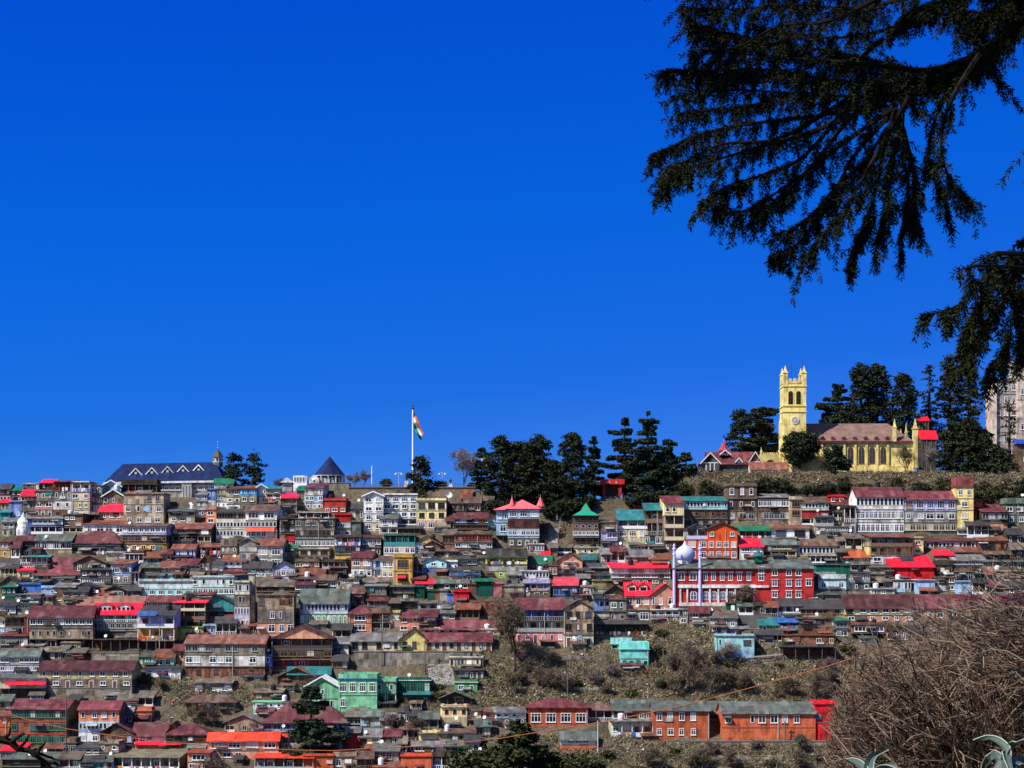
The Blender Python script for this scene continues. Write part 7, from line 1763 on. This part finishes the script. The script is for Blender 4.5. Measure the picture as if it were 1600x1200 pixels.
def agave():
    lm = flat_mat('agave_leaf', (.075, .108, .092), .55, .2, .3, 6.0); le = flat_mat('agave_rib', (.32, .36, .27), .5, .15, .3)
    for lab, d, c, leaves in (('grey green agave with arching leaves in the bottom right corner', 3.2, (1566, 1188), [[(1570, 1190), (1572, 1172), (1562, 1160), (1545, 1153), (1520, 1158)], [(1572, 1186), (1580, 1166), (1592, 1158), (1612, 1154), (1640, 1166)], [(1566, 1192), (1556, 1180), (1545, 1186), (1536, 1200), (1530, 1225)], [(1572, 1192), (1572, 1178), (1574, 1188), (1578, 1202), (1580, 1225)], [(1580, 1195), (1592, 1188), (1602, 1192), (1616, 1206), (1630, 1230)]]),
                              ('small grey green agave tip poking up at bottom edge', 3.0, (1358, 1210), [[(1356, 1225), (1357, 1200), (1360, 1188), (1368, 1179), (1388, 1172)], [(1356, 1225), (1366, 1206), (1378, 1197), (1392, 1196), (1410, 1206)], [(1354, 1225), (1350, 1205), (1342, 1194), (1330, 1188), (1322, 1188)]])):
        o = at(c[0], c[1], d); root = thing('agave_plant', lab, 'plant', o)
        for li, lf in enumerate(leaves):
            P = [at(x, y, d - .05 * i * (1 if li % 2 else -.4)) - o for i, (x, y) in enumerate(lf)]; m = MB(); n = 14; ring = []
            for i in range(n + 1):
                u = i / n * (len(P) - 1); k = min(len(P) - 2, int(u)); t = u - k
                p0, p1, p2, p3 = P[max(0, k - 1)], P[k], P[k + 1], P[min(len(P) - 1, k + 2)]
                q = .5 * ((2 * p1) + (p2 - p0) * t + (2 * p0 - 5 * p1 + 4 * p2 - p3) * t * t + (3 * p1 - p0 - 3 * p2 + p3) * t ** 3); tn = (p2 - p1).normalized()
                sd = tn.cross(Vector((0, -1, .5))).normalized(); w = .0085 * (1 - (i / n) ** 2.2) + .0006; up = Vector((0, -1, .6)).normalized()
                ring.append((q - sd * w + up * .003, q - up * .003, q + sd * w + up * .003, q - up * .008))
            for i in range(n):
                a, b = ring[i], ring[i + 1]
                for x in range(4):
                    y = (x + 1) % 4; m.poly([a[x], a[y], b[y], b[x]], lm)
            m.build('leaf', root, smooth=True)
            e = MB(); e.tube([x[2] for x in ring], .0012, le, 4, False); e.build('leaf_edge', root)
        m = MB(); m.lathe(0, 0, [(.03, -.25), (.02, -.02), (.008, .0)], lm, 8); m.build('stem', root)
agave()

def near_bits():
    # orange cable slung across the view
    pts = [(-60, 1092), (40, 1124), (105, 1139), (152, 1146), (227, 1156), (280, 1161), (345, 1167), (460, 1172), (520, 1173), (590, 1169), (677, 1165), (780, 1154), (880, 1138), (955, 1126), (1060, 1104), (1154, 1080), (1290, 1042), (1420, 1000)]
    m = MB(); m.tube([at(x, y, 34) for x, y in pts], .0095, flat_mat('cable_orange', (.42, .11, .04), .6, .15), 6); tag(put(m.mesh('cable'), 'cable'), 'thin orange cable sagging across the lower view', 'cable')
    # bare dark branch at bottom left
    d = 9.0; o = at(-60, 1150, d); root = thing('bare_branch', 'dark bare branch reaching in at the bottom left corner', 'branch', o); r = random.Random(4); m = MB(); bk = flat_mat('twig_bark', (.035, .028, .022), .9, .3, .05)
    main = [(-70, 1140), (-20, 1152), (4, 1156), (18, 1160), (28, 1170), (45, 1173), (58, 1182), (70, 1190), (78, 1198), (90, 1212)]
    m.tube([at(x, y, d) - o for x, y in main], [.03, .026, .022, .02, .017, .014, .012, .010, .008, .006], bk, 6); m.build('limb', root)
    for br in ([(28, 1170), (35, 1164), (42, 1156), (45, 1148)], [(58, 1178), (62, 1170), (70, 1162), (72, 1158)], [(45, 1173), (64, 1178), (85, 1186), (103, 1189)], [(18, 1160), (30, 1150), (38, 1146)], [(70, 1190), (86, 1192), (96, 1198)], [(4, 1156), (14, 1148), (16, 1138)]):
        m = MB(); m.tube([at(x, y, d + r.uniform(-.1, .1)) - o for x, y in br], [.012, .009, .006, .004][:len(br)], bk, 5); m.build('twig', root)
    # dark olive tree crowns rising at bottom centre
    tree(812, 1123, 1330, 190, 'cedar', 'broad dark olive cedar crown at bottom centre', 190, 'cedar_tree', 201, den=1.7, leaf='yew', bare=.2)
    tree(760, 1160, 1330, 150, 'round', 'dark olive bushy tree left of the broad cedar crown', 195, 'bushy_tree', 202, den=1.6, leaf='yew')
    tree(890, 1170, 1330, 140, 'round', 'dark olive bushy tree right of the broad cedar crown', 192, 'bushy_tree', 203, den=1.4, leaf='yew')
    for i, (px, t, b, w, dd) in enumerate(((1010, 1165, 1300, 120, 200), (1100, 1172, 1300, 110, 205), (1230, 1165, 1300, 110, 210), (560, 1178, 1290, 90, 205), (330, 1186, 1290, 60, 205))):
        bare_tree(px, t, b, w, 'bare grey tree top poking in along the bottom edge', dd, 210 + i, 'twig', group='bare tree tops along the bottom edge', levels=5)
    for i, (lab, px, t, b, dd) in enumerate((('tall utility pole beside the green glazed long house', 104, 1092, 1190, None), ('utility pole before the orange row with red top', 1226, 1126, 1162, None), ('white utility pole beneath the patched hip roof house', 934, 1126, 1176, None), ('utility pole rising above the school yard', 664, 1000, 1048, None), ('thin dark pole on open slope beside turquoise house', 1036, 1012, 1042, None), ('thin pole above the hip roofed orange red house', 887, 1052, 1094, None), ('thin dark pole left of the yellow school', 597, 985, 1040, None))):
        s = Site('utility_pole', lab, 'pole', px, b); h = s.z(t); m = MB(); m.tube([(0, -.4, -1), (0, -.4, h)], .13, M_POST if i != 2 else M_PIPE, 6); m.build('post', s.root)
        m = MB(); m.box(-.6, .6, -.46, -.34, h - .5, h - .38, M_POST); m.build('crossarm', s.root)
near_bits()

def people():
    def person(px, base, hpx, label, col, seed):
        s = Site('person', label, 'person', px, base); h = 1.65; r = random.Random(seed)
        me = bpy.data.meshes.new('body'); J = [(0, 0, .92), (0, 0, 1.15), (0, .01, 1.38), (0, .0, 1.5), (0, -.02, 1.62), (-.09, 0, .88), (-.10, -.10, .48), (-.10, -.04, .06), (-.10, -.16, .03), (.09, 0, .88), (.10, .10, .48), (.10, .18, .08), (.10, .08, .03), (-.19, 0, 1.38), (-.24, .06, 1.12), (-.22, -.04, .9), (.19, 0, 1.38), (.24, -.08, 1.12), (.22, -.2, .93)]
        E = [(0, 1), (1, 2), (2, 3), (3, 4), (0, 5), (5, 6), (6, 7), (7, 8), (0, 9), (9, 10), (10, 11), (11, 12), (2, 13), (13, 14), (14, 15), (2, 16), (16, 17), (17, 18)]
        rad = [.15, .14, .15, .055, .10, .10, .07, .05, .035, .10, .07, .05, .035, .065, .05, .035, .065, .05, .035]
        J = J[:5] + J[5:]; me.from_pydata(J, E, []); me.materials.append(col)
        o = put(me, 'body', s.root); sk = o.modifiers.new('skin', 'SKIN'); sv = me.skin_vertices[0].data
        for i, q in enumerate(rad): sv[i].radius = (q, q * .8)
        sv[0].use_root = True; o.modifiers.new('smooth', 'SUBSURF').render_levels = 1
        m = MB(); m.lathe(J[4][0], J[4][1], [(.03, 1.5), (.085, 1.56), (.10, 1.63), (.08, 1.71), (.02, 1.75)], flat_mat('hair_dark', (.03, .022, .018)), 8); m.build('hair', o, smooth=True)
    red = flat_mat('clothes_maroon', (.26, .02, .03), .9, .2)
    person(1025, 1046, 11, 'person in dark red clothes walking on the slope right of turquoise house', red, 1)
    person(1010, 1057, 11, 'person in dark red clothes standing below the turquoise house corner', red, 2)
    person(951, 1082, 11, 'person in dark red clothes low on the scrubby slope', red, 3)
    person(266, 1106, 9, 'person in bright red jacket on the slope left of mustard cottage', flat_mat('jacket_red', (.6, .03, .03), .9, .2), 4)
people()
